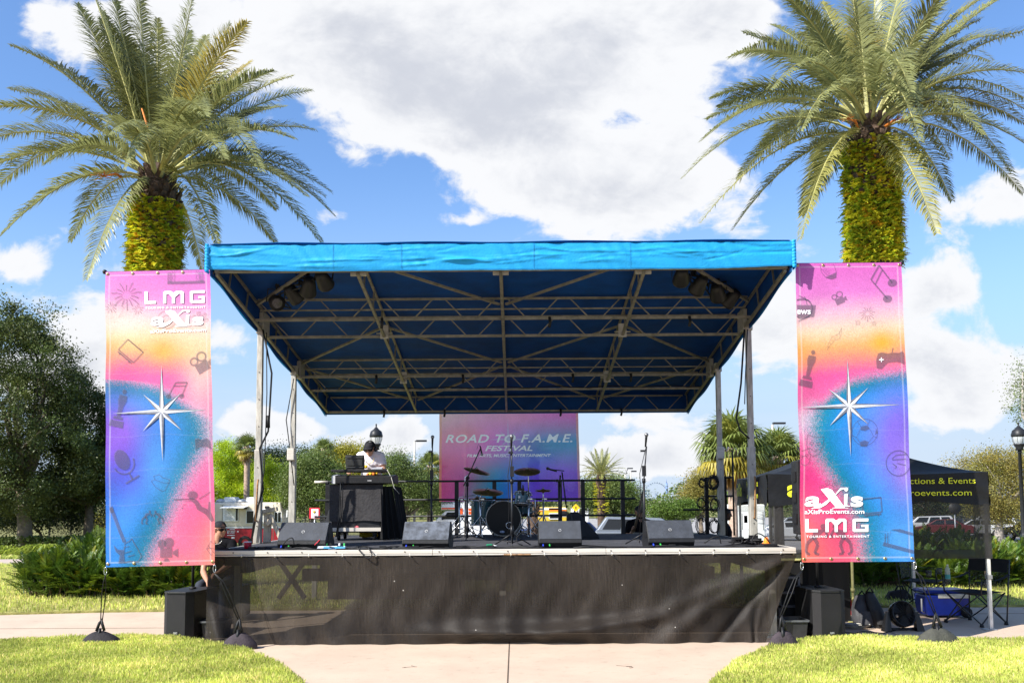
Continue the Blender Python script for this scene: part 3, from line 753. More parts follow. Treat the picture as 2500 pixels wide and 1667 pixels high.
# guard rail along the back of the deck
YRL = 15.25
def rail(x0, x1, posts_):
 m = MB()
 for x in posts_: m.bx((x - 0.035, YRL - 0.03, DECK_Z), (x + 0.035, YRL + 0.03, DECK_Z + 0.95))
 for z in (0.33, 0.62, 0.945): m.tube([(x0, YRL - 0.035, DECK_Z + z), (x1, YRL - 0.035, DECK_Z + z)], 0.018, 8)
 m.build('guard_rail', M('black powder coat', (0.015, 0.015, 0.017), 0.45, var=0.2), stage, True)
def xr_(u): return W(u, 1200, YRL).x
rail(xr_(770), xr_(1550), [xr_(u) for u in (800, 1115, 1207, 1268, 1367, 1423, 1520)])
MB().tube([(xr_(769), YRL - 0.036, DECK_Z + 0.945), (xr_(802), YRL - 0.036, DECK_Z + 0.945)], 0.022, 8).build('rail_end', ALUL, stage, True)
# side rail at the right that carries the cable coils
m = MB(); xs_ = [xr_(1715), xr_(1745), xr_(1757)]
m.bx((xs_[0] - 0.03, 14.9, DECK_Z), (xs_[0] + 0.03, 14.96, DECK_Z + 0.98)); m.bx((xs_[1] - 0.03, 14.5, DECK_Z), (xs_[1] + 0.03, 14.56, DECK_Z + 0.98)); m.tube([(xs_[2], 14.3, DECK_Z), (xs_[2], 14.3, DECK_Z + 1.4)], 0.015, 8)
for z in (0.42, 0.65, 0.96): m.tube([(xs_[0], 14.93, DECK_Z + z), (xs_[1], 14.53, DECK_Z + z), (xs_[2], 14.3, DECK_Z + z)], 0.017, 8)
m.tube([(xr_(1660), 15.0, DECK_Z + 0.42), (xs_[0], 14.93, DECK_Z + 0.42)], 0.015, 8)
m.build('side_rail', M('black powder coat'), stage, True)
# ================================================================== BANNERS
from mathutils.geometry import tessellate_polygon
def lin(c): return tuple(((x / 255) / 12.92 if x / 255 <= 0.04045 else ((x / 255 + 0.055) / 1.055) ** 2.4) for x in c)
def table(xs, ys, q): return np.interp(q, xs, ys)
def ramp(stops, q):
 a = np.array([s[0] for s in stops], float); c = np.array([lin(s[1]) for s in stops])
 return np.stack([np.interp(q, a, c[:, i]) for i in range(3)], -1)
def gauss(x, y, cx, cy, rx, ry): return np.exp(-((x - cx) / rx) ** 2 - ((y - cy) / ry) ** 2)[..., None]
def mixc(a, b, w): return a * (1 - w) + b * w
def raster(body, x0, yb, h, w, X, Y, **kw):
 "mask of the grid points covered by a line of lettering"
 mb = MB(); put_text(mb, body, lambda x, y: Vector((x, 2 * yb - y, 0)), h, w, 0, x0, yb, 'LEFT', **kw)
 out = np.zeros(X.shape, bool); V = np.array(mb.v)
 for f in mb.f:
  for k in range(1, len(f) - 1):
   a, b, c = V[f[0]], V[f[k]], V[f[k + 1]]
   bb = (X >= min(a[0], b[0], c[0])) & (X <= max(a[0], b[0], c[0])) & (Y >= min(a[1], b[1], c[1])) & (Y <= max(a[1], b[1], c[1]))
   if not bb.any(): continue
   x, y = X[bb], Y[bb]; e = lambda p, q: (q[0] - p[0]) * (y - p[1]) - (q[1] - p[1]) * (x - p[0])
   e1, e2, e3 = e(a, b), e(b, c), e(c, a); out[bb] |= ((e1 >= 0) & (e2 >= 0) & (e3 >= 0)) | ((e1 <= 0) & (e2 <= 0) & (e3 <= 0))
 return out
class Print:
 "flat printed shapes given in artwork pixels"
 def __init__(s, fn): s.fn = fn; s.m = MB(); s.all = [s.m]
 def new(s):
  if s.m.v: s.m = MB(); s.all.append(s.m)
 def poly(s, pts, mi=0):
  tri = tessellate_polygon([[Vector((p[0], p[1], 0)) for p in pts]])
  s.m.add([s.fn(*p) for p in pts], [tuple(t) for t in tri], mi)
 def quad(s, a, b, c, d, mi=0): s.m.add([s.fn(*p) for p in (a, b, c, d)], [(0, 1, 2, 3)], mi)
 def rect(s, x0, y0, x1, y1, mi=0): s.quad((x0, y0), (x1, y0), (x1, y1), (x0, y1), mi)
 def line(s, pts, w, mi=0, w2=None):
  n = len(pts)
  for i in range(n - 1):
   (x0, y0), (x1, y1) = pts[i], pts[i + 1]; L = math.hypot(x1 - x0, y1 - y0) or 1
   wa = w if w2 is None else w + (w2 - w) * i / (n - 1); wb = w if w2 is None else w + (w2 - w) * (i + 1) / (n - 1)
   nx, ny = -(y1 - y0) / L / 2, (x1 - x0) / L / 2
   s.quad((x0 + nx * wa, y0 + ny * wa), (x1 + nx * wb, y1 + ny * wb), (x1 - nx * wb, y1 - ny * wb), (x0 - nx * wa, y0 - ny * wa), mi)
 def disc(s, cx, cy, rx, ry=None, mi=0, n=20):
  ry = ry or rx
  pts = [(cx + rx * math.cos(2 * PI * k / n), cy + ry * math.sin(2 * PI * k / n)) for k in range(n)]
  s.m.add([s.fn(*p) for p in pts], [tuple(range(n))], mi)
 def ring(s, cx, cy, r, w, mi=0, n=26, a0=0.0, a1=2 * PI, ry=None):
  ry = ry or r
  s.line([(cx + r * math.cos(a0 + (a1 - a0) * k / n), cy + ry * math.sin(a0 + (a1 - a0) * k / n)) for k in range(n + 1)], w, mi)
 def text(s, body, x0, yb, h, w=None, mi=0, anchor='LEFT', **kw):
  put_text(s.m, body, lambda x, y: s.fn(x, 2 * yb - y), h, w, mi, x0, yb, anchor, **kw)
 def rot(s, cx, cy, ang):
  c, n = math.cos(ang), math.sin(ang)
  return lambda x, y: (cx + x * c - y * n, cy + x * n + y * c)
def icon_cam(P, cx, cy, k, a=0.0, flip=1):
 t = P.rot(cx, cy, a); q = lambda x, y: t(x * k * flip, y * k)
 P.poly([q(-30, -8), q(26, -8), q(26, 34), q(-30, 34)]); P.poly([q(28, 8), q(54, -6), q(54, 34), q(28, 20)])
 for (x, y, r) in ((-22, -26, 20), (10, -30, 24)): P.disc(*q(x, y), r * k)
 P.poly([q(-8, 36), q(8, 36), q(16, 50), q(-16, 50)])
def icon_reel(P, cx, cy, k, a):
 t = P.rot(cx, cy, a); q = lambda x, y: t(x * k, y * k)
 P.ring(*q(-26, -30), 19 * k, 9 * k); P.ring(*q(20, -34), 23 * k, 9 * k)
 P.poly([q(-34, -8), q(36, -8), q(36, 44), q(-34, 44)]); P.poly([q(36, 6), q(58, -4), q(58, 40), q(36, 28)])
def icon_firework(P, cx, cy, r, n=14, w=5):
 for k in range(n):
  a = 2 * PI * k / n + 0.2; c, s = math.cos(a), math.sin(a); rr = r * (1.0 if k % 2 else 0.78)
  P.line([(cx + c * r * .28, cy + s * r * .28), (cx + c * rr * .65, cy + s * rr * .65 - 2), (cx + c * rr, cy + s * rr + r * .06)], w * .6, 0, w)
def icon_tv(P, cx, cy, w, h, a, lw=6):
 t = P.rot(cx, cy, a)
 P.line([t(-w, -h), t(w, -h), t(w, h), t(-w, h), t(-w, -h), t(w, -h)], lw)
 P.line([t(-w * .9, h + 9), t(w * .9, h + 9)], lw * 1.4); P.line([t(-w * .6, h + 9), t(-w * .6, h + 18)], lw); P.line([t(w * .6, h + 9), t(w * .6, h + 18)], lw)
def icon_statue(P, cx, cy, k, a):
 t = P.rot(cx, cy, a); q = lambda x, y: t(x * k, y * k)
 P.disc(*q(0, -88), 11 * k, 13 * k); P.poly([q(-20, -70), q(20, -70), q(22, -40), q(13, -10), q(10, 40), q(-10, 40), q(-13, -10), q(-22, -40)])
 P.poly([q(-22, 40), q(22, 40), q(27, 56), q(-27, 56)]); P.poly([q(-34, 62), q(34, 62), q(38, 96), q(-38, 96)])
def icon_note(P, pts, r):
 (ax, ay), (bx, by), (cx, cy), (dx, dy) = pts
 P.line([(ax, ay), (bx, by)], 7); P.line([(cx, cy), (dx, dy)], 7); P.line([(bx, by), (cx, cy)], 9)
 m1 = ((ax * .25 + bx * .75), (ay * .25 + by * .75)); m2 = ((dx * .25 + cx * .75), (dy * .25 + cy * .75)); P.line([m1, m2], 7)
 P.disc(ax, ay, r, r * .85); P.disc(dx, dy, r, r * .85)
def icon_fighters(P, cx, cy, k):
 for sg in (-1, 1):
  q = lambda x, y, sg=sg: (cx + sg * x * k, cy + y * k)
  P.disc(*q(18, -34), 8 * k); P.poly([q(14, -28), q(46, -22), q(52, -6), q(40, 2), q(18, -16)])
  P.line([q(16, -24), q(4, -8), q(14, -2)], 8 * k, 0, 6 * k)
  P.line([q(46, -4), q(34, 18), q(44, 42), q(30, 46)], 12 * k, 0, 7 * k); P.line([q(46, -4), q(66, 14), q(70, 40), q(58, 46)], 12 * k, 0, 7 * k)
def icon_network(P, cx, cy, r):
 P.ring(cx, cy, r, 2.2)
 for k in range(6):
  a = k * PI / 3 + .3; x, y = cx + math.cos(a) * r * 1.7, cy + math.sin(a) * r * 1.5
  P.ring(x, y, r * .55, 2.2, n=14); P.ring(x, y - r * .12, r * .2, 2, n=10); P.line([(cx + math.cos(a) * r, cy + math.sin(a) * r), (x - math.cos(a) * r * .55, y - math.sin(a) * r * .55)], 2)
def icon_mask(P, cx, cy, k, a, smile=1):
 t = P.rot(cx, cy, a); q = lambda x, y: t(x * k, y * k)
 P.line([q(-40, -46), q(0, -38), q(40, -46), q(40, 0), q(26, 40), q(0, 54), q(-26, 40), q(-40, 0), q(-40, -46)], 3)
 for x in (-17, 17): P.ring(*q(x, -8), 9 * k, 3, n=12, ry=6 * k)
 P.line([q(-22, 16), q(-10, 26 * smile), q(0, 29 * smile), q(10, 26 * smile), q(22, 16)], 3.5)
def icon_star(P, c, tips, inner):
 n = len(tips); cx, cy = c
 for i in range(n):
  tx, ty = tips[i]; a = math.atan2(ty - cy, tx - cx)
  for sg, mi in ((-1, 2), (1, 1)):
   b = a + sg * PI / n; ix, iy = cx + inner * math.cos(b), cy + inner * math.sin(b)
   P.m.add([P.fn(cx, cy), P.fn(ix, iy), P.fn(tx, ty)], [(0, 1, 2)], mi)
  mx_, my_ = cx + (tx - cx) * .6, cy + (ty - cy) * .6
  P.m.add([P.fn(cx, cy), P.fn(cx + inner * .3 * math.cos(a + .35), cy + inner * .3 * math.sin(a + .35)), P.fn(mx_, my_), P.fn(cx + inner * .3 * math.cos(a - .35), cy + inner * .3 * math.sin(a - .35))], [(0, 1, 2, 3)], 3)
def logo_block(P, x0, y0, w, h):
 "wide block letters L M G"
 q = lambda x, y: (x0 + x * w, y0 + y * h); R_ = lambda a, b, c, d: P.rect(*q(a, b), *q(c, d))
 R_(0, 0, .05, 1); R_(.05, .77, .19, 1)
 R_(.31, .10, .36, 1); R_(.455, .12, .505, 1); R_(.60, .12, .65, 1)
 P.poly([q(.31, .10), q(.33, 0), q(.44, 0), q(.48, .16), q(.52, 0), q(.62, 0), q(.65, .12), q(.60, .24), q(.57, .22), q(.505, .5), q(.455, .5), q(.40, .22), q(.36, .26)])
 R_(.75, .06, .80, .94); R_(.77, 0, 1, .22); R_(.77, .78, 1, 1); R_(.95, .46, 1, .80); R_(.89, .46, .955, .62)
def logo_script(P, x0, y0, w, h):
 "italic wordmark with one large crossing letter"
 q = lambda x, y: (x0 + x * w, y0 + y * h)
 P.text('a', x0, y0 + .87 * h, .64 * h * .72 / .52 * .75, .27 * w, bold=.03, shear=.1)
 P.poly([q(.27, .06), q(.38, .0), q(.46, .10), q(.68, .97), q(.74, .98), q(.74, 1.0), q(.46, 1.0), q(.46, .98), q(.52, .95)])
 P.poly([q(.60, .0), q(.73, .0), q(.60, .12), q(.36, .82), q(.26, .98), q(.10, 1.0), q(.26, .84), q(.50, .36)])
 P.poly([q(.665, .32), q(.725, .28), q(.72, .86), q(.765, .89), q(.765, .92), q(.62, .92), q(.62, .89), q(.665, .86)]); P.disc(*q(.70, .08), .032 * w)
 P.text('s', x0 + .78 * w, y0 + .90 * h, .66 * h * .72 / .52 * .74, .21 * w, bold=.035)
WHITE = M('white ink', (0.80, 0.80, 0.80), 0.6, var=0.03)
def inkmat():
 m = bpy.data.materials.new('grey overprint ink'); m.use_nodes = True; t = m.node_tree; t.nodes.clear()
 out = N(t, 'ShaderNodeOutputMaterial'); p = N(t, 'ShaderNodeBsdfPrincipled'); p.inputs['Roughness'].default_value = 0.7
 tc = N(t, 'ShaderNodeTexCoord'); n = N(t, 'ShaderNodeTexNoise'); n.inputs['Scale'].default_value = 160; link(t, tc.outputs['Object'], n.inputs['Vector'])
 cr = N(t, 'ShaderNodeMix', data_type='RGBA'); link(t, n.outputs['Fac'], cr.inputs['Factor']); cr.inputs[6].default_value = (0.05, 0.045, 0.075, 1); cr.inputs[7].default_value = (0.09, 0.08, 0.12, 1); link(t, cr.outputs[2], p.inputs['Base Color'])
 tp = N(t, 'ShaderNodeBsdfTransparent'); ms = N(t, 'ShaderNodeMixShader'); ms.inputs[0].default_value = 0.54
 link(t, p.outputs[0], ms.inputs[1]); link(t, tp.outputs[0], ms.inputs[2]); link(t, ms.outputs[0], out.inputs[0]); return m
INK = inkmat()
SILV = [M('printed silver light', (0.42, 0.43, 0.47), 0.6, var=0.1), M('printed silver dark', (0.13, 0.135, 0.16), 0.6, var=0.2), M('printed silver white', (0.8, 0.8, 0.82), 0.6, var=0.05)]
VINYL = M('printed mesh vinyl', (0.72, 0.72, 0.72), 0.62, var=0.03, scale=5, bump=0.10, bscale=16, attr='tint', trans=0.22, spec=0.3)

def make_banner(name, label, corners, colfn, artfn, nu, nv, amp, matl, hang, group=None, thin=0.0):
 "corners TL, TR, BL, BR in world space; colfn gives colour for artwork coordinates; artfn prints on it"
 TL, TR, BL, BR = corners
 nrm_ = (TR - TL).cross(BL - TL).normalized()
 if nrm_.y > 0: nrm_ = -nrm_
 def surf(s, t, off=0.0):
  p = TL.lerp(TR, s).lerp(BL.lerp(BR, s), t)
  d = amp * (0.55 * math.sin(t * 21 + 1.5 * math.sin(s * 4)) * math.sin(s * 5.1 + 1) + 0.3 * math.sin(t * 9.3 + s * 3 + 1) + 0.35 * math.sin(s * 13 + t * 5) * t) * min(1, 6 * t) * min(1, 8 * (1 - t))
  edge_ = 0.012 * math.sin(t * 17) * (1 if s > 0.5 else -1) * abs(2 * s - 1) * amp / 0.02
  return p + nrm_ * (d + off) + (TR - TL).normalized() * edge_ * 0.3
 base = (TL + TR + BL + BR) / 4
 t = thing(name, label, 'banner', (base.x, base.y, min(BL.z, BR.z)), 0, group)
 s_, t_ = np.meshgrid(np.linspace(0, 1, nu + 1), np.linspace(0, 1, nv + 1))
 V = np.array([surf(a, b) for a, b in zip(s_.ravel(), t_.ravel())])
 F = np.array([(j * (nu + 1) + i, (j + 1) * (nu + 1) + i, (j + 1) * (nu + 1) + i + 1, j * (nu + 1) + i + 1) for j in range(nv) for i in range(nu)])
 C = colfn(s_.ravel(), t_.ravel())
 np_mesh('cloth', V, F, matl, t, True, colors=C, smooth=True)
 artfn(surf, t)
 return t
# ---------------------------------------------------------------- the two tall flags
def tall_l(s, t):
 x = 57 + 3 * t + s * (503 + 22 * t); y = 65 + 1428 * t; n = len(x)
 g = rng.normal(size=n); g2 = rng.normal(size=n)
 yy = y + g * 13
 out = ramp([(60, (226, 112, 200)), (210, (236, 140, 205)), (300, (246, 200, 205)), (400, (250, 212, 165)), (470, (248, 190, 120)), (540, (244, 130, 140)), (600, (240, 95, 165)), (760, (238, 105, 165)), (860, (228, 140, 180)), (1000, (238, 110, 165)), (1200, (243, 100, 155)), (1400, (245, 110, 150)), (1500, (245, 130, 135))], yy + (x - 300) * -0.12)
 out = mixc(out, np.array(lin((250, 178, 70))), 0.75 * gauss(x, y, 330, 470, 60, 60)); out = mixc(out, np.array(lin((245, 140, 60))), 0.55 * gauss(x, y, 60, 490, 50, 90))
 out = mixc(out, np.array(lin((250, 215, 190))), 0.6 * gauss(x, y, 520, 600, 90, 160)); out = mixc(out, np.array(lin((215, 205, 220))), 0.75 * gauss(x, y, 500, 860, 60, 110))
 out = mixc(out, np.array(lin((250, 150, 115))), 0.8 * gauss(x, y, 600, 1430, 90, 170))
 out = mixc(out, np.array(lin((255, 228, 215))), 0.7 * gauss(x, y, 120, 320, 110, 60))
 xb = table([600, 620, 650, 700, 760, 830, 900, 960, 1020, 1100, 1180, 1260, 1350, 1430, 1500], [-60, 180, 330, 430, 505, 548, 555, 535, 500, 455, 415, 378, 335, 295, 270], y)
 yb = table([50, 150, 250, 330, 400, 600], [606, 612, 630, 660, 705, 860], x)
 d = np.minimum(xb - x, (y - yb) * 1.6) + g * 20
 ins = ramp([(0, (70, 135, 165)), (35, (15, 130, 158)), (95, (10, 125, 175)), (170, (45, 140, 225)), (300, (40, 125, 225)), (460, (35, 115, 215))], d)
 ins = mixc(ins, np.array(lin((132, 72, 205))), np.clip(1.15 * gauss(x, y + g2[...] * 20, 95, 900, 150, 170), 0, .95)); ins = mixc(ins, np.array(lin((88, 80, 225))), 0.6 * gauss(x, y, 170, 1060, 110, 120))
 ins = mixc(ins, np.array(lin((90, 175, 245))), 0.5 * gauss(x, y, 300, 1020, 70, 160))
 w = np.clip((d + 30) / 75, 0, 1)[:, None]
 out = mixc(mixc(out, np.array(lin((205, 185, 215))), .38 * np.exp(-((d - 4) / 34) ** 2)[:, None]), ins, w)
 sp = np.exp(-(d / 60) ** 2)
 out = out * (1 + (0.20 + 0.22 * sp)[:, None] * (g2 * (np.abs(g2) > 0.3))[:, None] * 0.55)
 return np.clip(edge_hem(out, s, t), 0, 1)
def edge_hem(out, s, t):
 e = np.minimum(np.minimum(s, 1 - s) * 1.2, np.minimum(t, 1 - t) * 3.4)
 st = (np.abs(e - 0.045) < 0.008)
 out = np.where(st[:, None], out * 0.75 + 0.22, out)
 fold = np.zeros_like(t)
 for f in (0.17, 0.36, 0.575, 0.69, 0.80, 0.905): fold += (np.abs(t - f - 0.004 * np.sin(s * 9)) < 0.0016)
 return np.where((fold > 0)[:, None], out * 0.93 + 0.045, out)
def tall_r(s, t):
 x = 44 + 31 * t + s * (521 + 34 * t); y = 44 + 1466 * t; n = len(x)
 g = rng.normal(size=n); g2 = rng.normal(size=n); yy = y + g * 13
 out = ramp([(40, (224, 105, 195)), (200, (230, 128, 205)), (300, (240, 185, 205)), (390, (248, 212, 180)), (470, (246, 180, 110)), (540, (244, 140, 130)), (610, (240, 90, 160)), (760, (235, 105, 160)), (840, (215, 150, 185)), (950, (235, 95, 150)), (1100, (243, 60, 140)), (1300, (243, 75, 130)), (1510, (243, 90, 120))], yy - (x - 300) * -0.06)
 out = mixc(out, np.array(lin((248, 175, 50))), 0.85 * gauss(x, y, 470, 455, 60, 55)); out = mixc(out, np.array(lin((246, 150, 60))), 0.7 * gauss(x, y, 50, 520, 70, 100))
 out = mixc(out, np.array(lin((205, 200, 210))), 0.6 * gauss(x, y, 110, 830, 60, 60)); out = mixc(out, np.array(lin((248, 125, 90))), 0.85 * gauss(x, y, 60, 1480, 120, 200))
 xb = table([560, 690, 740, 800, 880, 950, 1020, 1100, 1180, 1250, 1320, 1400, 1510], [310, 215, 165, 132, 112, 122, 148, 200, 258, 305, 338, 360, 372], y)
 yb = table([180, 240, 330, 450, 600], [760, 700, 645, 618, 600], x)
 d = np.minimum(x - xb, (y - yb) * 1.6) + g * 20
 ins = ramp([(0, (60, 140, 160)), (30, (5, 135, 150)), (90, (8, 130, 180)), (160, (40, 145, 228)), (280, (75, 150, 238)), (460, (60, 140, 235))], d)
 ins = mixc(ins, np.array(lin((140, 108, 232))), np.clip(1.1 * gauss(x, y + g2 * 25, 560, 930, 130, 210), 0, .92)); ins = mixc(ins, np.array(lin((168, 130, 226))), 0.8 * gauss(x, y, 590, 1080, 60, 130))
 ins = mixc(ins, np.array(lin((110, 180, 250))), 0.5 * gauss(x, y, 560, 1420, 90, 110))
 w = np.clip((d + 30) / 75, 0, 1)[:, None]; out = mixc(mixc(out, np.array(lin((205, 185, 215))), .38 * np.exp(-((d - 4) / 34) ** 2)[:, None]), ins, w); sp = np.exp(-(d / 60) ** 2)
 out = out * (1 + (0.20 + 0.22 * sp)[:, None] * (g2 * (np.abs(g2) > 0.3))[:, None] * 0.55)
 return np.clip(edge_hem(out, s, t), 0, 1)
def finish(P, parent, name, mats):
 for m in P.all:
  if m.v: m.build(name, mats, parent, True)
def grommets(surf, t, n=5):
 m = MB()
 for tt in (0.008, 0.990):
  for k in range(n):
   p = surf(0.02 + 0.96 * k / (n - 1), tt, 0.004); m.lathe([(0.010, 0), (0.018, 0.001), (0.018, 0.005), (0.008, 0.005)], p, 10, rot=(R(90), 0, 0), caps=False)
 build_each(m, 'grommet', M('brass eyelet', (0.55, 0.42, 0.18), 0.35, 0.8), t, True)
def art_l(surf, t):
 def fn(off): return lambda x, y: surf(min(.996, max(.004, (x - 57 - 3 * ((y - 65) / 1428)) / (503 + 22 * ((y - 65) / 1428)))), (y - 65) / 1428, off)
 P = Print(fn(0.006))
 P.rect(355, 122, 535, 136)
 for x in (358, 512):
  P.line([(x, 78), (x + 15, 78), (x + 15, 122), (x, 122), (x, 78)], 3)
  for y in (88, 102, 115): P.ring(x + 7.5, y, 4, 2.2, n=10)
 for x in (378, 494): P.line([(x, 70), (x + 12, 88), (x, 105), (x + 12, 122)], 1.6); P.line([(x, 68), (x, 122)], 1.6); P.line([(x + 13, 68), (x + 13, 122)], 1.6)
 P.new(); icon_firework(P, 160, 188, 74); P.new(); icon_firework(P, 85, 250, 30, 10, 3.5); P.new(); icon_firework(P, 213, 262, 28, 10, 3.5); P.line([(148, 245), (136, 272), (118, 305)], 1.2)
 P.new(); icon_tv(P, 178, 470, 50, 34, R(42)); P.line([(222, 462), (215, 440)], 1.5); P.line([(222, 462), (258, 466)], 1.5)
 P.new(); icon_reel(P, 520, 545, 0.95, R(-28))
 P.new(); icon_note(P, ((362, 700), (395, 632), (450, 632), (425, 700)), 13)
 P.new(); icon_statue(P, 128, 752, 0.95, R(14))
 P.new(); tq = P.rot(140, 1000, R(-28)); q = lambda x, y: tq(x, y)
 pts = [q(34 * math.cos(a) * (1 if abs(math.sin(a)) < .98 else 1), 52 * math.sin(a)) for a in np.linspace(0, 2 * PI, 24, endpoint=False)]; P.poly(pts)
 P.line([q(50 * math.cos(a), 18 + 52 * math.sin(a)) for a in np.linspace(0, PI, 14)], 7); P.line([q(0, 70), q(0, 104)], 8); P.line([q(-38, 106), q(38, 106)], 10)
 P.new(); P.line([(290, 1080), (318, 1072), (330, 1086), (352, 1092), (368, 1100), (360, 1120), (345, 1148), (330, 1150), (300, 1132), (280, 1102), (296, 1096), (290, 1080)], 2.5); P.line([(296, 1096), (340, 1112), (366, 1112)], 2.2)
 # dancer
 P.new(); P.disc(478, 1172, 24, 20); P.poly([(478, 1184), (500, 1196), (520, 1225), (548, 1238), (552, 1202), (560, 1204), (562, 1250), (578, 1290), (566, 1298), (538, 1262), (500, 1240), (488, 1212), (470, 1200), (386, 1194), (386, 1188), (450, 1188)]); P.line([(508, 1190), (560, 1158)], 5)
 P.new()
 for (x, y) in ((424, 1168), (432, 1232)): P.new(); P.line([(x, y), (x + 2, y - 16), (x + 10, y - 13)], 2); P.disc(x - 3, y, 4, 3)
 P.new(); icon_fighters(P, 285, 1268, 0.72)
 # guitar
 P.new(); P.line([(84, 1222), (152, 1382)], 17); P.poly([(76, 1218), (92, 1214), (98, 1240), (82, 1246)])
 P.poly([(98, 1392), (118, 1414), (146, 1416), (158, 1374), (150, 1438), (152, 1475), (120, 1478), (128, 1440), (108, 1424)])
 P.line([(150, 1390), (176, 1378), (188, 1366), (196, 1384), (214, 1412), (232, 1448), (214, 1472), (176, 1468), (146, 1476)], 5); P.line([(150, 1406), (176, 1400)], 4); P.line([(152, 1432), (186, 1422)], 4); P.line([(166, 1448), (200, 1440)], 4)
 P.new(); icon_cam(P, 352, 1420, 1.05)
 P.new(); P.poly([(490, 912), (506, 905), (524, 914), (548, 905), (562, 918), (568, 958), (545, 946), (512, 948), (494, 962)])
 P.new(); P.ring(352, 318, 45, 3); P.ring(352, 318, 22, 3); P.new(); icon_network(P, 512, 315, 18)
 P.new(); P.line([(545, 1420), (565, 1385), (585, 1400)], 3); P.line([(545, 1420), (568, 1450), (584, 1420), (560, 1415), (545, 1420)], 3); P.line([(550, 1402), (582, 1440)], 2.5)
 finish(P, t, 'printed_icon', INK)
 P = Print(fn(0.009)); icon_star(P, (330, 774), [(327, 545), (423, 684), (548, 770), (427, 866), (334, 1012), (240, 868), (88, 776), (240, 687)], 29); finish(P, t, 'star_print', [WHITE] + SILV)
 P = Print(fn(0.008)); logo_block(P, 247, 172, 288, 64); P.new(); P.text('TOURING & ENTERTAINMENT', 249, 262, 10.5, 290, bold=.008, spacing=1.25); P.new(); logo_script(P, 275, 270, 258, 86); P.new(); P.text('aXisProEvents.com', 272, 383, 17, 272, bold=.012)
 finish(P, t, 'lettering', WHITE); grommets(surf, t)
def art_r(surf, t):
 def fn(off):
  def f(x, y):
   tt = (y - 44) / 1466; return surf(min(.996, max(.004, (x - 44 - 31 * tt) / (521 + 34 * tt))), tt, off)
  return f
 P = Print(fn(0.006))
 P.line([(165, 55), (170, 90), (190, 118), (222, 130), (243, 120), (244, 90), (235, 60), (228, 50)], 2.5); P.line([(168, 72), (200, 108), (232, 118)], 2); P.poly([(222, 104), (244, 92), (243, 122), (222, 130), (190, 120)])
 for k in range(5): P.line([(178 + k * 9, 80 + k * 8), (190 + k * 8, 72 + k * 8)], 2)
 P.new(); icon_note(P, ((498, 232), (416, 132), (455, 58), (520, 150)), 23)
 P.new(); icon_reel(P, 258, 232, 0.62, R(-24))
 P.new(); P.ring(78, 280, 50, 6, a0=-2.2, a1=2.2); P.line([(48, 236), (110, 236)], 5); P.line([(42, 322), (115, 322)], 5); P.ring(78, 280, 24, 4, ry=66, a0=-1.2, a1=-0.3); P.line([(62, 215), (118, 245)], 5); P.line([(58, 345), (112, 318)], 5)
 P.poly([(47, 262), (146, 262), (137, 322), (50, 322)])
 P.new(); icon_firework(P, 398, 310, 40, 14, 3); P.new(); icon_firework(P, 352, 355, 16, 9, 2.2); P.new(); icon_firework(P, 430, 360, 16, 9, 2.2); P.line([(388, 355), (372, 385)], 1.2)
 P.new(); P.line([(272, 380), (258, 410), (225, 425), (206, 460), (200, 488)], 1.8); P.line([(272, 402), (262, 432), (236, 445), (214, 470), (202, 492)], 1.8)
 for k in range(7): P.line([(270 - k * 11, 382 + k * 15), (271 - k * 10.5, 402 + k * 13)], 1.6)
 P.new(); icon_statue(P, 112, 586, 0.95, R(12))
 P.new(); P.poly([(452, 510), (470, 505), (500, 512), (522, 508), (555, 510), (572, 500), (580, 520), (580, 572), (562, 560), (540, 556), (500, 560), (470, 590), (446, 585), (443, 545)]); P.line([(520, 508), (524, 485)], 6)
 P.new(); P.ring(385, 900, 64, 3); P.poly([(366, 872), (398, 866), (410, 884), (386, 894), (362, 888)]); P.poly([(360, 948), (385, 938), (408, 946), (396, 970), (366, 968)]); P.poly([(440, 880), (450, 905), (436, 915)])
 for a, b in (((362, 888), (345, 925)), ((345, 925), (360, 948)), ((408, 946), (430, 920)), ((430, 920), (410, 884)), ((345, 925), (322, 915)), ((430, 920), (447, 928)), ((366, 872), (350, 850)), ((398, 866), (410, 842))): P.line([a, b], 2.5)
 P.new(); icon_mask(P, 136, 962, 1.0, R(8)); P.new(); icon_mask(P, 84, 1018, 0.78, R(-10), -0.2)
 P.new(); P.ring(552, 1050, 60, 5); P.line([(520, 1030), (540, 1012), (590, 1008)], 5); P.line([(522, 1034), (590, 1030)], 5); P.line([(524, 1052), (545, 1066), (535, 1076)], 5); P.line([(545, 1050), (590, 1060)], 4)
 P.new(); icon_network(P, 210, 1172, 22)
 P.new(); icon_tv(P, 420, 1250, 45, 34, R(-5), 6)
 P.new(); icon_fighters(P, 208, 1400, 1.62)
 P.new(); P.line([(475, 1428), (632, 1466)], 18); P.poly([(508, 1362), (560, 1360), (628, 1378), (628, 1392)]); P.line([(486, 1380), (484, 1424)], 5); P.line([(498, 1378), (496, 1424)], 4); P.line([(484, 1400), (498, 1396)], 3); P.line([(512, 1366), (500, 1428)], 1.5); P.line([(600, 1385), (596, 1450)], 1.5)
 finish(P, t, 'printed_icon', INK)
 P = Print(fn(0.009)); icon_star(P, (306, 774), [(300, 540), (402, 682), (562, 768), (404, 864), (315, 1018), (211, 870), (73, 777), (206, 685)], 29); finish(P, t, 'star_print', [WHITE] + SILV)
 P = Print(fn(0.008)); logo_script(P, 92, 1166, 288, 96); P.new(); P.text('aXisProEvents.com', 92, 1287, 20, 292, bold=.012); P.new(); logo_block(P, 95, 1310, 309, 62); P.new(); P.text('TOURING & ENTERTAINMENT', 98, 1398, 10.5, 310, bold=.012, spacing=1.25)
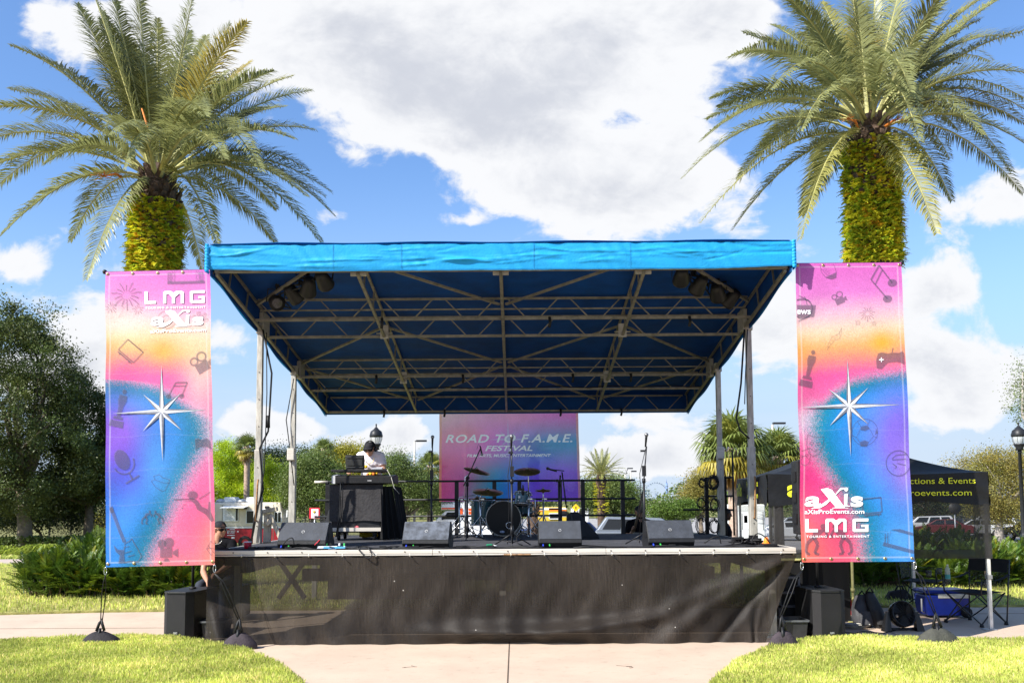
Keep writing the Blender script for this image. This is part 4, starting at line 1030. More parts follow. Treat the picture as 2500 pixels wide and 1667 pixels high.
 P.new(); P.text('ews', 50, 308, 30, 70, bold=.02); P.new(); P.rect(458, 541, 480, 545); P.rect(467, 532, 471, 554)
 finish(P, t, 'lettering', WHITE); grommets(surf, t)
GT = 'tall printed festival flags'
YT, YBm = 10.72, 10.22
bl = make_banner('flag_banner', 'tall pink and blue festival flag left of the stage with a silver star', [W(258, 664, YT), W(512, 658, YT), W(258, 1384, YBm), W(525, 1378, YBm)], tall_l, art_l, 210, 580, 0.022, VINYL, None, GT)
br = make_banner('flag_banner', 'tall pink and blue festival flag right of the stage with a silver star', [W(1942, 643, YT), W(2200, 641, YT), W(1957, 1372, YBm), W(2233, 1370, YBm)], tall_r, art_r, 210, 580, 0.022, VINYL, None, GT)
for t, a, b in ((bl, W(254, 663, YT), W(514, 657, YT)), (br, W(1940, 642, YT), W(2203, 640, YT))):
 m = MB().tube([a + Vector((0, .025, -.01)), b + Vector((0, .025, -.01))], 0.016, 8); e = a if t is bl else b
 m.ball(e + Vector((0, .02, 0)), 0.03, 8, 6)
 m.beam(b + Vector((0, .03, 0)) if t is bl else a + Vector((0, .03, 0)), (XL - 0.02 if t is bl else XR + 0.02, YF, ZF), 0.03)
 m.build('hanging_rod', BLACK, t, True)
# ---------------------------------------------------------------- the backdrop
def back_c(s, t):
 n = len(s); g = rng.normal(size=n); g2 = rng.normal(size=n)
 x, y = s * 1460, t * 940
 top = ramp([(0, (225, 180, 175)), (450, (222, 150, 180)), (800, (226, 140, 175)), (1150, (214, 112, 178)), (1460, (205, 95, 165))], x + g * 40)
 low = ramp([(0, (205, 70, 120)), (300, (190, 80, 145)), (480, (120, 120, 150)), (640, (40, 125, 165)), (800, (35, 110, 190)), (1000, (95, 90, 205)), (1250, (130, 80, 205)), (1460, (125, 75, 195))], x + (y - 500) * 0.35 + g * 30)
 mid = ramp([(0, (226, 130, 160)), (350, (220, 120, 180)), (600, (200, 110, 190)), (900, (120, 130, 190)), (1150, (70, 140, 180)), (1460, (60, 140, 180))], x + g * 40)
 a = np.clip((y - 60 + g2 * 20) / 260, 0, 1)[:, None]; b = np.clip((y - 380 + g2 * 20) / 260, 0, 1)[:, None]
 o = mixc(mixc(top, mid, a), low, b)
 o = mixc(o, np.array(lin((232, 140, 130))), 0.5 * gauss(x, y, 280, 260, 180, 110)); o = mixc(o, np.array(lin((110, 60, 195))), 0.7 * gauss(x, y, 1100, 800, 220, 160))
 o = mixc(o, np.array(lin((228, 150, 90))), (np.minimum(s, 1 - s) < 0.016)[:, None] * 0.5 + (t < 0.025)[:, None] * 0.5)
 o = np.clip(o * 1.4 * (1 + 0.10 * g2[:, None]), 0, 1)
 X, Y = 482 + s * 1456, 95 + t * 940; ink = raster('ROAD TO F.A.M.E.', 545, 425, 80, 1325, X, Y, bold=.018, shear=.28, spacing=1.1) | raster('FESTIVAL', 960, 512, 52, 492, X, Y, bold=.02, shear=.28) | raster('FILM, ARTS, MUSIC, ENTERTAINMENT', 770, 577, 30, 872, X, Y, bold=.02, shear=.28)
 for k in range(8):
  L = (215, 130, 215, 130, 205, 130, 215, 130)[k]; a = k * PI / 4; u = (X - 1200) * math.cos(a) + (Y - 395) * math.sin(a); v = -(X - 1200) * math.sin(a) + (Y - 395) * math.cos(a)
  w_ = np.clip(1 - u / L, 0, 1) * 13; o = mixc(o, np.array((.62, .62, .78)), (((u > 0) & (np.abs(v) < w_)) * .55)[:, None])
 return np.where(ink[:, None], 0.98, o)
def back_art(surf, t):
 m = MB()
 for k in range(11):
  p = surf(0.02 + 0.096 * k, 0.01, 0.01); m.tube([p, p + Vector((0, 0, 0.05))], 0.012, 5)
 build_each(m, 'cable_tie', BLACK, t, True)
MESHV = M('printed mesh backdrop', (0.9, 0.9, 0.9), 0.7, var=0.05, scale=4, bump=0.2, bscale=18, attr='tint', trans=0.88, see=0.05, spec=0.1)
make_banner('backdrop_banner', 'wide pink and purple festival backdrop hanging behind the drum kit', [W(1073, 1003, 17.2), W(1411, 1001, 17.2), W(1072, 1224, 17.15), W(1418, 1223, 17.15)], back_c, back_art, 440, 290, 0.012, MESHV, None)
# ---------------------------------------------------------------- sandbags and bungee straps
BAGM = M('black sandbag canvas', (0.022, 0.019, 0.022), 0.8, var=0.3, scale=10, bump=0.4, bscale=50)
def sandbag(label, u, v, Y, w, h, tie, col=BAGM):
 p = GP(u, v); p = Vector((p.x, p.y, 0.03)); k = w
 t = thing('sandbag', label, 'sandbag', p, 0, 'sandbags holding down the flags')
 def sur(s, tt, sg):
  a = PI * s
  return Vector((sg * (0.02 + 0.5 * w * math.sin(a) ** 0.8 * (0.55 + 0.45 * (1 - tt))) * 0.98, 0, 0))
 m = MB()
 for sg in (1,):
  n = 22; vs = []; fs = []; sd = random.uniform(0, 6)
  for i in range(9):
   f = i / 8; z = h * (1 - (1 - f) ** 1.0); rx = w * 0.53 * (max(0.02, 1 - (f * 0.97) ** 1.7)) ** .75 + .02; ry = w * 0.30 * math.sqrt(max(0.02, 1 - (f * 0.95) ** 2)); cx = .03 * math.sin(sd) * f
   for j in range(n):
    a = 2 * PI * j / n; r_ = 1 + 0.06 * math.sin(3 * a + 4 * f + sd) + .03 * math.sin(7 * a + sd * 2) - .10 * math.exp(-(math.cos(a) / .16) ** 2)
    vs.append((cx + rx * r_ * math.cos(a), ry * r_ * math.sin(a), z - 0.02))
  for i in range(8):
   for j in range(n): fs.append((i * n + j, i * n + (j + 1) % n, (i + 1) * n + (j + 1) % n, (i + 1) * n + j))
  fs.append(tuple(8 * n + j for j in range(n)))
  m.add(vs, fs, 0, True)
 m.build('bag', col, t, sub=1)
 m = MB().tube([(-0.10 * w, -0.03, h * 0.9), (-0.03 * w, -0.02, h * 1.5), (0.0, 0, h * 1.75), (0.05 * w, -0.02, h * 1.4), (0.12 * w, -0.03, h * 0.92)], 0.017, 6).tube([(-0.02, -0.04, h * 0.2), (0.0, -0.05, h * 0.7), (0.0, -0.03, h * 1.1)], 0.02, 6)
 m.build('handle', BLACK, t)
 return p + Vector((0, 0, h * 1.7))
def bungee(label, a, b):
 t = thing('bungee_strap', label, 'strap', (b.x, b.y, b.z), 0, 'straps pulling the flags tight')
 m = MB()
 for o in (-0.014, 0.016):
  mid = a.lerp(b, 0.55) + Vector((o * 1.6, 0, 0)); m.tube([a + Vector((0, 0, -.10)), a.lerp(b, 0.3) + Vector((o, 0, 0)), mid, b + Vector((o * 0.7, 0, 0))], 0.0065, 5)
 m.build('cord', RUBBER, t, True)
 m = MB(); c = a + Vector((0, -0.005, -0.045)); m.tube([c + Vector((0.016 * math.cos(q), 0, 0.045 * math.sin(q))) for q in np.linspace(0, 2 * PI, 13)], 0.004, 5)
 m.build('carabiner', M('polished steel', (0.6, 0.6, 0.6), 0.25, 0.9), t, True)
CHAR = M('charcoal sandbag canvas', (0.055, 0.055, 0.045), 0.8, var=0.25, scale=10, bump=0.4, bscale=50)
PURP = M('purplish black sandbag canvas', (0.045, 0.034, 0.040), 0.8, var=0.25, scale=10, bump=0.4, bscale=50)
for lb, sl, u, v, Y, w, h, c, col in (('slumped black sandbag on the lawn under the outer corner of the left flag', 'strap from the outer lower corner of the left flag', 246, 1574, 10.4, 0.44, 0.16, (258, 1384), BAGM),
  ('round brownish black sandbag before the left end of the skirt', 'strap from the inner lower corner of the left flag', 583, 1583, 10.2, 0.36, 0.18, (524, 1378), PURP),
  ('boxy purplish sandbag before the right end of the skirt', 'strap from the inner lower corner of the right flag', 1909, 1583, 10.2, 0.31, 0.20, (1957, 1372), PURP),
  ('grey green sandbag on the lawn under the outer corner of the right flag', 'strap from the outer lower corner of the right flag', 2286, 1575, 10.3, 0.46, 0.20, (2233, 1370), CHAR)):
 b = sandbag(lb, u, v, Y, w, h, None, col); bungee(sl, W(*c, YBm), b)
# ================================================================== TREES AND PLANTS
def nrm(a): return a / np.maximum(np.linalg.norm(a, axis=-1, keepdims=True), 1e-9)
def leaves(cent, size, tint, flat=0.0, asp=0.55):
 "diamond leaves at points cent (n x 3)"
 n = len(cent)
 d1 = nrm(rng.normal(size=(n, 3)) * np.array([1, 1, 1 - flat * 0.7])); d2 = nrm(np.cross(d1, rng.normal(size=(n, 3))))
 s = (size * rng.uniform(0.6, 1.4, n))[:, None]
 v = np.stack([cent - d1 * s, cent + d2 * s * asp, cent + d1 * s, cent - d2 * s * asp], 1)
 f = (np.arange(n)[:, None] * 4 + np.array([0, 1, 2, 3]))
 return v.reshape(-1, 3), f, np.repeat(tint, 4, 0)
LEAF = {}
def leafmat(name, col, trans=0.3, rough=0.5, spec=0.35):
 return M(name, col, rough, var=0.12, scale=1.5, attr='tint', trans=trans, spec=spec)
BARK = M('tree bark', (0.16, 0.125, 0.09), 0.9, var=0.25, scale=6, bump=0.8, bscale=30)
def clump_points(blobs, clumps, per, spread):
 vol = np.array([b[3] * b[4] * b[5] for b in blobs]) ** 0.7
 pick = rng.choice(len(blobs), clumps, p=vol / vol.sum())
 B = np.array(blobs)[pick]
 d = nrm(rng.normal(size=(clumps, 3))); r = rng.uniform(0.25, 1.0, clumps) ** 0.45
 c = B[:, :3] + d * r[:, None] * B[:, 3:6]
 sp = spread * rng.uniform(0.6, 1.5, clumps)
 tint = rng.uniform(0.68, 1.32, (clumps, 1)) * np.array([1, 1, 1]) * np.stack([rng.uniform(0.9, 1.15, clumps), np.ones(clumps), rng.uniform(0.8, 1.1, clumps)], 1)
 pts = np.repeat(c, per, 0) + rng.normal(size=(clumps * per, 3)) * np.repeat(sp, per)[:, None] * np.array([1, 1, 0.75])
 tt = np.repeat(tint, per, 0) * rng.uniform(0.85, 1.15, (clumps * per, 1))
 return c, pts, tt
def tree(name, label, base, blobs, mat, clumps=260, per=70, spread=0.35, leaf=0.09, asp=0.55, dens=2.8, trunk_r=0.2, group=None, cat='tree', limbs=14, bark=None, fork=0.45):
 bx, by = base; bz = earth(bx, by)
 t = thing(name, label, cat, (bx, by, bz), 0, group)
 c, pts, tt = clump_points(blobs, clumps, int(per * dens), spread)
 v, f, col = leaves(pts, leaf * .85 * dens ** -.45, tt, asp=asp)
 np_mesh('crown', v, f, mat, t, True, colors=col)
 m = MB()
 top = np.array([b[:3] for b in blobs]).mean(0); zlow = min(b[2] - b[5] for b in blobs)
 fz = bz + max(0.4, (top[2] - bz) * fork)
 fp = Vector((bx + (top[0] - bx) * 0.3, by + (top[1] - by) * 0.3, fz))
 m.tube([(bx, by, bz - 0.3), (bx + 0.02, by, bz + (fz - bz) * 0.4), fp], [trunk_r * 1.35, trunk_r, trunk_r * 0.8], 8)
 for q in c[rng.choice(len(c), min(limbs, len(c)), replace=False)]:
  q = Vector(q); mid = fp.lerp(q, 0.5) + Vector((random.uniform(-.7, .7), random.uniform(-.7, .7), 0.3)) * (q - fp).length * 0.3
  m.tube([fp - Vector((0, 0, 0.1)), mid, q], [trunk_r * 0.5, trunk_r * 0.28, trunk_r * 0.08], 5)
 m.build('trunk', bark or BARK, t, True)
 return t
def blob_px(u, v, Y, ru, rv, dy=None):
 "crown lobe from its place in the photograph at distance Y"
 p = W(u, v, Y); s = Y / FPX
 return (p.x, p.y, p.z, ru * s, (dy if dy else ru * s), rv * s)

# ---------------------------------------------------------------- feather palms
def feather(P0, P1, P2, llen, pairs, width, side, bare=0.16, droop=0.35, lift=0.35, rw=0.03, tint=(1, 1, 1)):
 "one feather frond along a quadratic curve: returns vertex, triangle and tint arrays (leaflets, stem)"
 P0, P1, P2 = (np.array(p, float) for p in (P0, P1, P2))
 t = np.linspace(bare, 0.995, pairs)
 def cur(t): t = t[:, None]; return (1 - t) ** 2 * P0 + 2 * t * (1 - t) * P1 + t * t * P2
 def der(t): t = t[:, None]; return nrm(2 * (1 - t) * (P1 - P0) + 2 * t * (P2 - P1))
 V, F, C = [], [], []
 c, d = cur(t), der(t)
 sd = nrm(np.cross(d, np.array([0, 0, 1.0]) + side * 0.5))
 up = np.cross(sd, d)
 prof = np.clip(np.sin(np.clip((t - bare) / (1 - bare), 0, 1) ** 0.62 * PI * 0.94 + 0.10), 0.05, 1) ** 0.75
 for sgn in (-1, 1):
  L = llen * prof * rng.uniform(0.82, 1.12, pairs)
  fw = 0.42 + 0.55 * t
  dirv = nrm(d * fw[:, None] + sd * sgn * 0.85 + up * (lift * rng.uniform(0.3, 1.4, pairs))[:, None] + rng.normal(size=(pairs, 3)) * 0.07)
  mid = c + dirv * (L * 0.5)[:, None]
  tipd = nrm(dirv + np.array([0, 0, -1.0]) * (droop * rng.uniform(0.5, 1.6, pairs))[:, None])
  tip = mid + tipd * (L * 0.5)[:, None]
  wv = nrm(np.cross(dirv, up + 0.3 * sd)) * width
  v = np.stack([c - wv * 0.6, c + wv * 0.6, mid - wv, mid + wv, tip], 1)
  b = np.arange(pairs)[:, None] * 5 + sum(len(x) for x in V)
  V.append(v.reshape(-1, 3)); F += [b + np.array([0, 1, 3]), b + np.array([0, 3, 2]), b + np.array([2, 3, 4])]
  g = rng.uniform(0.8, 1.2, (pairs, 1)) * np.array(tint)
  C.append(np.repeat(g, 5, 0))
 nl = sum(len(x) for x in F)
 ts = np.linspace(0, 1, 9); cc, dd = cur(ts), der(ts)
 s2 = nrm(np.cross(dd, np.array([0, 0, 1.0]) + side * 0.5)); u2 = np.cross(s2, dd)
 w = (rw * (1 - ts) ** 0.8 + 0.004)[:, None]
 ring = np.stack([cc + s2 * w, cc + u2 * w * 0.7, cc - s2 * w, cc - u2 * w * 0.7], 1).reshape(-1, 3)
 off = sum(len(x) for x in V); V.append(ring); C.append(np.ones((len(ring), 3)))
 sf = []
 for i in range(8):
  for j in range(4):
   a, b_, c_, e = off + i * 4 + j, off + i * 4 + (j + 1) % 4, off + i * 4 + 4 + (j + 1) % 4, off + i * 4 + 4 + j
   sf += [(a, b_, c_), (a, c_, e)]
 F.append(np.array(sf))
 mi = np.concatenate([np.zeros(nl, int), np.ones(len(sf), int)])
 return np.concatenate(V), np.concatenate(F), np.concatenate(C), mi
def join(parts):
 V, F, C, I = [], [], [], []; o = 0
 for v, f, c, i in parts:
  V.append(v); F.append(f + o); C.append(c); I.append(i); o += len(v)
 return np.concatenate(V), np.concatenate(F), np.concatenate(C), np.concatenate(I)
PALM_LEAF = M('date palm leaf', (0.235, 0.245, 0.088), 0.4, var=0.15, scale=2, attr='tint', trans=0.36, spec=0.55)
PALM_STEM = M('palm leaf stem', (0.36, 0.34, 0.13), 0.55, var=0.15, scale=4)
BOOT = M('palm trunk boots', (0.085, 0.055, 0.038), 0.95, var=0.4, scale=9, bump=1.0, bscale=25)
FERN = M('golden fern', (0.74, 0.70, 0.05), 0.55, var=0.2, scale=3, attr='tint', trans=0.4, spec=0.3)
def date_palm(label, Y, crown_px, tips, trunk_px, fern_px, L, group, fill=26, base_shift=0.0, stalks=()):
 cb = W(*crown_px, Y); s = Y / FPX
 base = Vector((cb.x + base_shift, Y, earth(0, Y)))
 t = thing('date_palm', label, 'palm tree', base, 0, group)
 parts = []
 todo = []
 for k, tp in enumerate(tips):
  u, v = tp[0], tp[1]; mode = tp[2] if len(tp) > 2 else None
  q = W(u, v, Y); dx, dz = q.x - cb.x, q.z - cb.z
  pl = math.hypot(dx, dz); Lk = L * random.uniform(0.95, 1.08)
  dy = math.sqrt(max(0.25, Lk * Lk - pl * pl))
  sg = -1 if mode == 'f' else (1 if mode == 'b' else (1 if k % 2 else -1))
  if mode is None: dy *= 0.6
  # the same pixel at another distance: keep the tip on its ray
  q = W(u, v, Y + sg * dy)
  todo.append(q)
 for k in range(fill):
  a = random.uniform(0, 2 * PI); e = random.uniform(-0.05, 1.25)
  Lk = L * random.uniform(0.8, 1.0)
  todo.append(cb + Vector((math.cos(a) * math.cos(e), abs(math.sin(a)) * math.cos(e), math.sin(e))) * Lk)
 for q in todo:
  ch = q - cb; ln = ch.length; el = ch.z / ln
  hor = Vector((ch.x, ch.y, 0)); hor = hor.normalized() if hor.length > 1e-3 else Vector((1, 0, 0))
  b0 = cb + hor * 0.16 + Vector((0, 0, random.uniform(-0.05, 0.25) + 0.2 * el))
  sag = 0.34 * ln * (1 - max(0, el)) ** 0.8 * random.uniform(0.75, 1.15) + 0.03 * ln
  p1 = b0.lerp(q, 0.5) + Vector((0, 0, sag))
  side = np.array([random.uniform(-.5, .5), random.uniform(-.6, .1), 0])
  warm = random.random()
  tint = (1.0, 1.0, 1.0) if warm < 0.80 else ((1.2, 1.1, 0.85) if warm < 0.95 else (1.5, 1.15, 0.7))
  parts.append(feather(b0, p1, q, 0.60 * L / 3.9, 130, 0.012 * L / 3.9, side, tint=tint, rw=0.034, droop=0.5))
 v, f, c, mi = join(parts)
 np_mesh('crown', v, f, [PALM_LEAF, PALM_STEM], t, True, colors=c, mi=mi)
 # trunk: rings of old leaf bases
 m = MB(); (ul, ur), vt, vb = trunk_px
 rad = (ur - ul) / 2 * s
 zt = cb.z + 0.1; zb = base.z
 prof = [(rad * 0.9, zb - 0.3), (rad * 0.82, zb + 1.0), (rad * 0.82, cb.z - 1.6), (rad * 0.95, cb.z - 0.9), (rad * 0.9, cb.z - 0.25), (rad * 0.35, zt + 0.2)]
 cx = W((ul + ur) / 2, vt, Y).x
 m.lathe(prof, (cx, Y, 0), 18)
 z = cb.z - 1.5; k = 0
 while z < cb.z + 0.15:
  for j in range(13):
   a = 2 * PI * (j + 0.5 * (k % 2)) / 13 + random.uniform(-.08, .08)
   rr = rad * (0.9 if z < cb.z - 0.3 else 0.62)
   c0 = Vector((cx + math.cos(a) * rr, Y + math.sin(a) * rr, z))
   o_ = Vector((math.cos(a), math.sin(a), 0)); tg = Vector((-math.sin(a), math.cos(a), 0))
   h = random.uniform(0.1, 0.2)
   m.add([c0 - tg * 0.07, c0 + tg * 0.07, c0 + o_ * 0.09 + tg * 0.045 + Vector((0, 0, h)), c0 + o_ * 0.09 - tg * 0.045 + Vector((0, 0, h)), c0 + Vector((0, 0, h * 1.2))],
                  [(0, 1, 2, 3), (3, 2, 4), (0, 3, 4), (1, 4, 2)])
  z += 0.13; k += 1
 m.build('trunk', BOOT, t, True)
 # ferns growing on the trunk
 (vf0, vf1), rpx = fern_px
 z0, z1 = W(cx / s + 1250, vf1, Y).z, W(cx / s + 1250, vf0, Y).z
 parts = []
 for k in range(4000):
  a = random.uniform(0, 2 * PI); z = random.uniform(z0, z1)
  rr = rad * 0.84
  bare = math.sin(a * 2 + z * 3.1) * math.sin(z * 4.7 + a) * 0.5 + 0.5
  if bare < 0.16 and random.random() < 0.75: continue
  o_ = Vector((math.cos(a), math.sin(a), 0))
  P = Vector((cx, Y, z)) + o_ * rr
  ln = random.uniform(0.10, 0.19) * (rpx * s - rr + 0.2) / 0.34
  p1 = P + o_ * ln * 0.45 + Vector((random.uniform(-.05, .05), random.uniform(-.05, .05), ln * random.uniform(0.25, 0.55)))
  p2 = P + o_ * ln * 0.8 + Vector((random.uniform(-.1, .1), random.uniform(-.1, .1), ln * random.uniform(-0.35, 0.5)))
  w_ = random.random()
  tint = (1, 1, 1) if w_ < 0.62 else ((0.5, 0.72, 0.8) if w_ < 0.92 else (0.9, 0.5, 0.6))
  v, f, c, i = feather(P, p1, p2, 0.07, 9, 0.017, np.array([0, 0, 0.2]), bare=0.1, droop=0.2, rw=0.004, tint=tint)
  parts.append((v, f, c, i))
 v, f, c, mi = join(parts)
 np_mesh('fern_cover', v, f, [FERN, FERN], t, True, colors=c, mi=mi)
 if stalks:
  m = MB()
  for (a0, a1) in stalks:
   p, q = W(*a0, Y - 0.7), W(*a1, Y - 0.9)
   m.tube([p, p.lerp(q, 0.5) + Vector((0.05, 0, 0.05)), q], [0.03, 0.025, 0.012], 6)
   for k in range(14):
    e = q + Vector((random.uniform(-.22, .22), random.uniform(-.2, .1), random.uniform(-.12, .1)))
    if abs(a0[1] - a1[1]) < 100: m.tube([q, e], [0.006, 0.004], 4)
   m.build('fruit_stalk', M('orange fruit stalk', (0.62, 0.19, 0.03), 0.6), t, True); m = MB()
 return t
LT = [(27, 112), (25, 219), (-25, 262), (-70, 355), (-60, 425), (-40, 490), (2, 576), (172, 590), (210, 683), (188, 9), (222, -30), (268, -40), (335, -45, 'b'), (384, 45, 'b'),
      (473, -20), (464, 75, 'b'), (603, 54), (611, 152), (670, 174), (652, 263), (719, 340), (754, 415), (750, 480), (817, 527), (786, 594), (674, 594), (531, 600), (495, 665, 'b'),
      (504, 285, 'f'), (549, 390, 'f'), (300, 415, 'f'), (263, 330, 'f'), (110, 400), (640, 420, 'f'), (90, 300, 'b'), (560, 250, 'b'), (430, 150, 'b'), (330, 120, 'b'), (230, 120, 'b'), (520, 160, 'b'), (700, 260, 'b')]
date_palm('tall date palm with greyish fronds behind the left banner', 16.6, (384, 440), LT, ((328, 441), 440, 640), ((505, 760), 68), 3.95, 'date palms with fern-covered trunks',
          stalks=(((364, 372), (346, 265)), ((296, 432), (255, 430))))
RT = [(1918, -10), (1815, 80), (1784, 138), (1753, 263), (1712, 344), (1663, 437), (1708, 545), (1788, 562), (1953, 585), (1958, 527), (2007, 5, 'b'), (2074, -60), (2141, -70, 'b'), (2208, -60), (2320, -50),
      (2409, -10), (2498, -32), (2550, 67), (2550, 190), (2545, 270), (2530, 370), (2498, 473), (2470, 420, 'b'), (2324, 491), (2288, 571), (2320, 388, 'b'), (1955, 320, 'f'), (2246, 345, 'f'), (2224, 225, 'f'),
      (1880, 220, 'f'), (1985, 395, 'b'), (1850, 380, 'b'), (2400, 330, 'f'), (2420, 150, 'b'), (1880, 60, 'b'), (2040, 90, 'b'), (2180, 60, 'b'), (2300, 100, 'b'), (1960, 120, 'b'), (2480, 90, 'b')]
date_palm('tall date palm with yellowing fronds behind the right banner', 17.2, (2123, 318), RT, ((2064, 2184), 330, 650), ((362, 655), 76), 4.15, 'date palms with fern-covered trunks',
          stalks=(((2095, 315), (2070, 290)), ((2160, 310), (2190, 292))))
def small_palm(label, u, v, Y, L, vbase=None, n=34, group='palms in the car park'):
 cb = W(u, v, Y); zb = earth(0, Y)
 t = thing('date_palm', label, 'palm tree', (cb.x, Y, zb), 0, group); parts = []
 for k in range(n):
  a = k * 2.4 + random.uniform(-.2, .2); e = -0.45 + 1.75 * ((k + 0.5) / n)
  d = Vector((math.cos(a) * math.cos(e), math.sin(a) * math.cos(e), math.sin(e)))
  q = cb + d * L * random.uniform(0.85, 1.05); p1 = cb.lerp(q, 0.5) + Vector((0, 0, 0.3 * L * (1 - max(0, d.z))))
  parts.append(feather(cb, p1, q, 0.16 * L, 26, 0.011 * L, np.array([0.1, -0.2, 0]), rw=0.03, tint=(1.1, 1.1, 0.9)))
 vv, f, c, mi = join(parts)
 np_mesh('crown', vv, f, [PALM_LEAF, PALM_STEM], t, True, colors=c, mi=mi)
 MB().lathe([(0.3, zb - 0.2), (0.24, zb + 1), (0.24, cb.z - 0.8), (0.36, cb.z - 0.3), (0.15, cb.z + 0.15)], (cb.x, Y, 0), 12).build('trunk', BOOT, t, True)
 parts = []
 for k in range(160):
  a = random.uniform(0, 2 * PI); z = random.uniform(cb.z - 2.6, cb.z - 0.2); o_ = Vector((math.cos(a), math.sin(a), 0)); P = Vector((cb.x, Y, z)) + o_ * 0.22
  parts.append(feather(P, P + o_ * 0.15 + Vector((0, 0, 0.12)), P + o_ * 0.28 + Vector((0, 0, 0.05)), 0.1, 5, 0.03, np.array([0, 0, 0.2]), rw=0.004))
 vv, f, c, mi = join(parts)
 np_mesh('fern_cover', vv, f, [FERN, FERN], t, True, colors=c, mi=mi)
 return t
small_palm('small date palm with round crown seen right of the festival backdrop', 1467, 1160, 52, 1.75)
# the shaggy trunk of a palm showing below the backdrop
sp = thing('date_palm', 'shaggy brown palm trunk below the festival backdrop beside the drums', 'palm tree', (W(1303, 1320, 40).x, 40, earth(0, 40)), 0, 'palms in the car park')
mm = MB(); c_ = W(1303, 1320, 40)
mm.lathe([(0.30, earth(0, 40) - 0.2), (0.22, 0.2), (0.2, 1.2), (0.2, 2.2), (0.22, 3.3), (0.1, 3.9)], (c_.x, 40, 0), 12)
for k in range(150):
 a = random.uniform(0, 2 * PI); z = random.uniform(-0.6, 3.5); o_ = Vector((math.cos(a), math.sin(a), 0)); P = Vector((c_.x, 40, z)) + o_ * 0.2
 mm.tube([P, P + o_ * 0.12 + Vector((0, 0, 0.2))], [0.05, 0.02], 4)
mm.build('trunk', BOOT, sp, True)
parts = []
for k in range(26):
 a = k * 2.4; e = -0.3 + 1.4 * k / 26; cbp = Vector((c_.x, 40, 3.8)); d = Vector((math.cos(a) * math.cos(e), math.sin(a) * math.cos(e), math.sin(e)))
 q = cbp + d * 1.3
 parts.append(feather(cbp, cbp.lerp(q, 0.5) + Vector((0, 0, 0.3)), q, 0.25, 18, 0.018, np.array([0, 0, 0])))
vv, f, c, mi = join(parts); np_mesh('crown', vv, f, [PALM_LEAF, PALM_STEM], sp, True, colors=c, mi=mi)

# ---------------------------------------------------------------- fan palms
FAN = M('fan palm leaf', (0.17, 0.21, 0.05), 0.45, var=0.15, scale=2, attr='tint', trans=0.3, spec=0.4)
def fan_leaf(P, d, stem, r, seg=22, tint=(1, 1, 1)):
 d = nrm(np.array(d, float)); P = np.array(P, float)
 s = nrm(np.cross(d, [0, 0, 1.0]) + 1e-6); u = np.cross(s, d)
 hub = P + d * stem + np.array([0, 0, -0.12 * stem])
 V, F, C = [], [], []; o = 0
 for k in range(seg):
  a = (k / (seg - 1) - 0.5) * 2 * 2.35
  dd = nrm(d * math.cos(a) + s * math.sin(a) + u * 0.12 * (1 - abs(math.sin(a))))
  L = r * (0.72 + 0.28 * math.cos(a * 0.62)) * random.uniform(0.9, 1.08)
  w = nrm(np.cross(dd, u)) * r * 0.052
  m_ = hub + dd * L * 0.6; tip = hub + nrm(dd + np.array([0, 0, -0.5])) * L * random.uniform(0.92, 1.05)
  V += [hub, m_ - w, m_ + w, tip]; F += [(o, o + 1, o + 2), (o + 1, o + 3, o + 2)]; o += 4
 V += [P - s * 0.02, P + s * 0.02, hub]; F.append((o, o + 1, o + 2)); o += 3
 C = np.ones((o, 3)) * np.array(tint) * random.uniform(0.85, 1.2)
 return np.array(V), np.array(F), C, np.zeros(len(F), int)
def fan_palm(label, u, v, Y, R_, group='sabal palms', n=64, dead=34, trunk_r=0.22):
 cb = W(u, v, Y); zb = earth(0, Y)
 t = thing('sabal_palm', label, 'palm tree', (cb.x, Y, zb), 0, group); parts = []
 for k in range(n):
  a = k * 2.39996 + random.uniform(-.2, .2); e = -0.75 + 2.2 * (k + 0.5) / n
  d = (math.cos(a) * math.cos(e), math.sin(a) * math.cos(e), math.sin(e))
  tint = (1, 1, 1) if e > -0.2 else (1.9, 1.25, 0.7)
  if random.random() < 0.12: tint = (1.5, 1.2, 0.8)
  parts.append(fan_leaf(cb, d, R_ * random.uniform(0.42, 0.6), R_ * 0.52, tint=tint))
 for k in range(dead):
  a = random.uniform(0, 2 * PI); e = random.uniform(-1.45, -0.75)
  parts.append(fan_leaf(cb - Vector((0, 0, 0.2)), (math.cos(a) * math.cos(e), math.sin(a) * math.cos(e), math.sin(e)), R_ * 0.35, R_ * 0.5, seg=16, tint=(1.9, 0.80, 0.62)))
 vv, f, c, mi = join(parts)
 np_mesh('crown', vv, f, FAN, t, True, colors=c, mi=mi)
 m = MB().lathe([(trunk_r * 1.25, zb - 0.2), (trunk_r, zb + 0.6), (trunk_r * 0.95, cb.z - 0.8), (trunk_r * 1.3, cb.z - 0.2), (0.1, cb.z + 0.2)], (cb.x, Y, 0), 12)
 for k in range(26):
  a = random.uniform(0, 2 * PI); z = random.uniform(cb.z - 1.3, cb.z - 0.1); o_ = Vector((math.cos(a), math.sin(a), 0)); P = Vector((cb.x, Y, z)) + o_ * trunk_r * 0.9
  m.tube([P, P + o_ * 0.16 + Vector((0, 0, 0.2))], [0.05, 0.03], 4)
 m.build('trunk', M('sabal trunk', (0.40, 0.29, 0.22), 0.9, var=0.25, scale=8, bump=0.6, bscale=30), t, True)
 return t
fan_palm('big sabal palm with drooping brown leaves behind the right roof posts', 1786, 1098, 40, 2.0)
fan_palm('sabal palm next to the pink banner, above the tent roof', 1898, 1118, 42, 1.75)
fan_palm('sabal palm half hidden by the right roof post and the tent roof', 1842, 1148, 46, 1.6)
fan_palm('small far sabal palm above the dark trees on the left of stage', 604, 1092, 62, 1.25, n=34, dead=4)
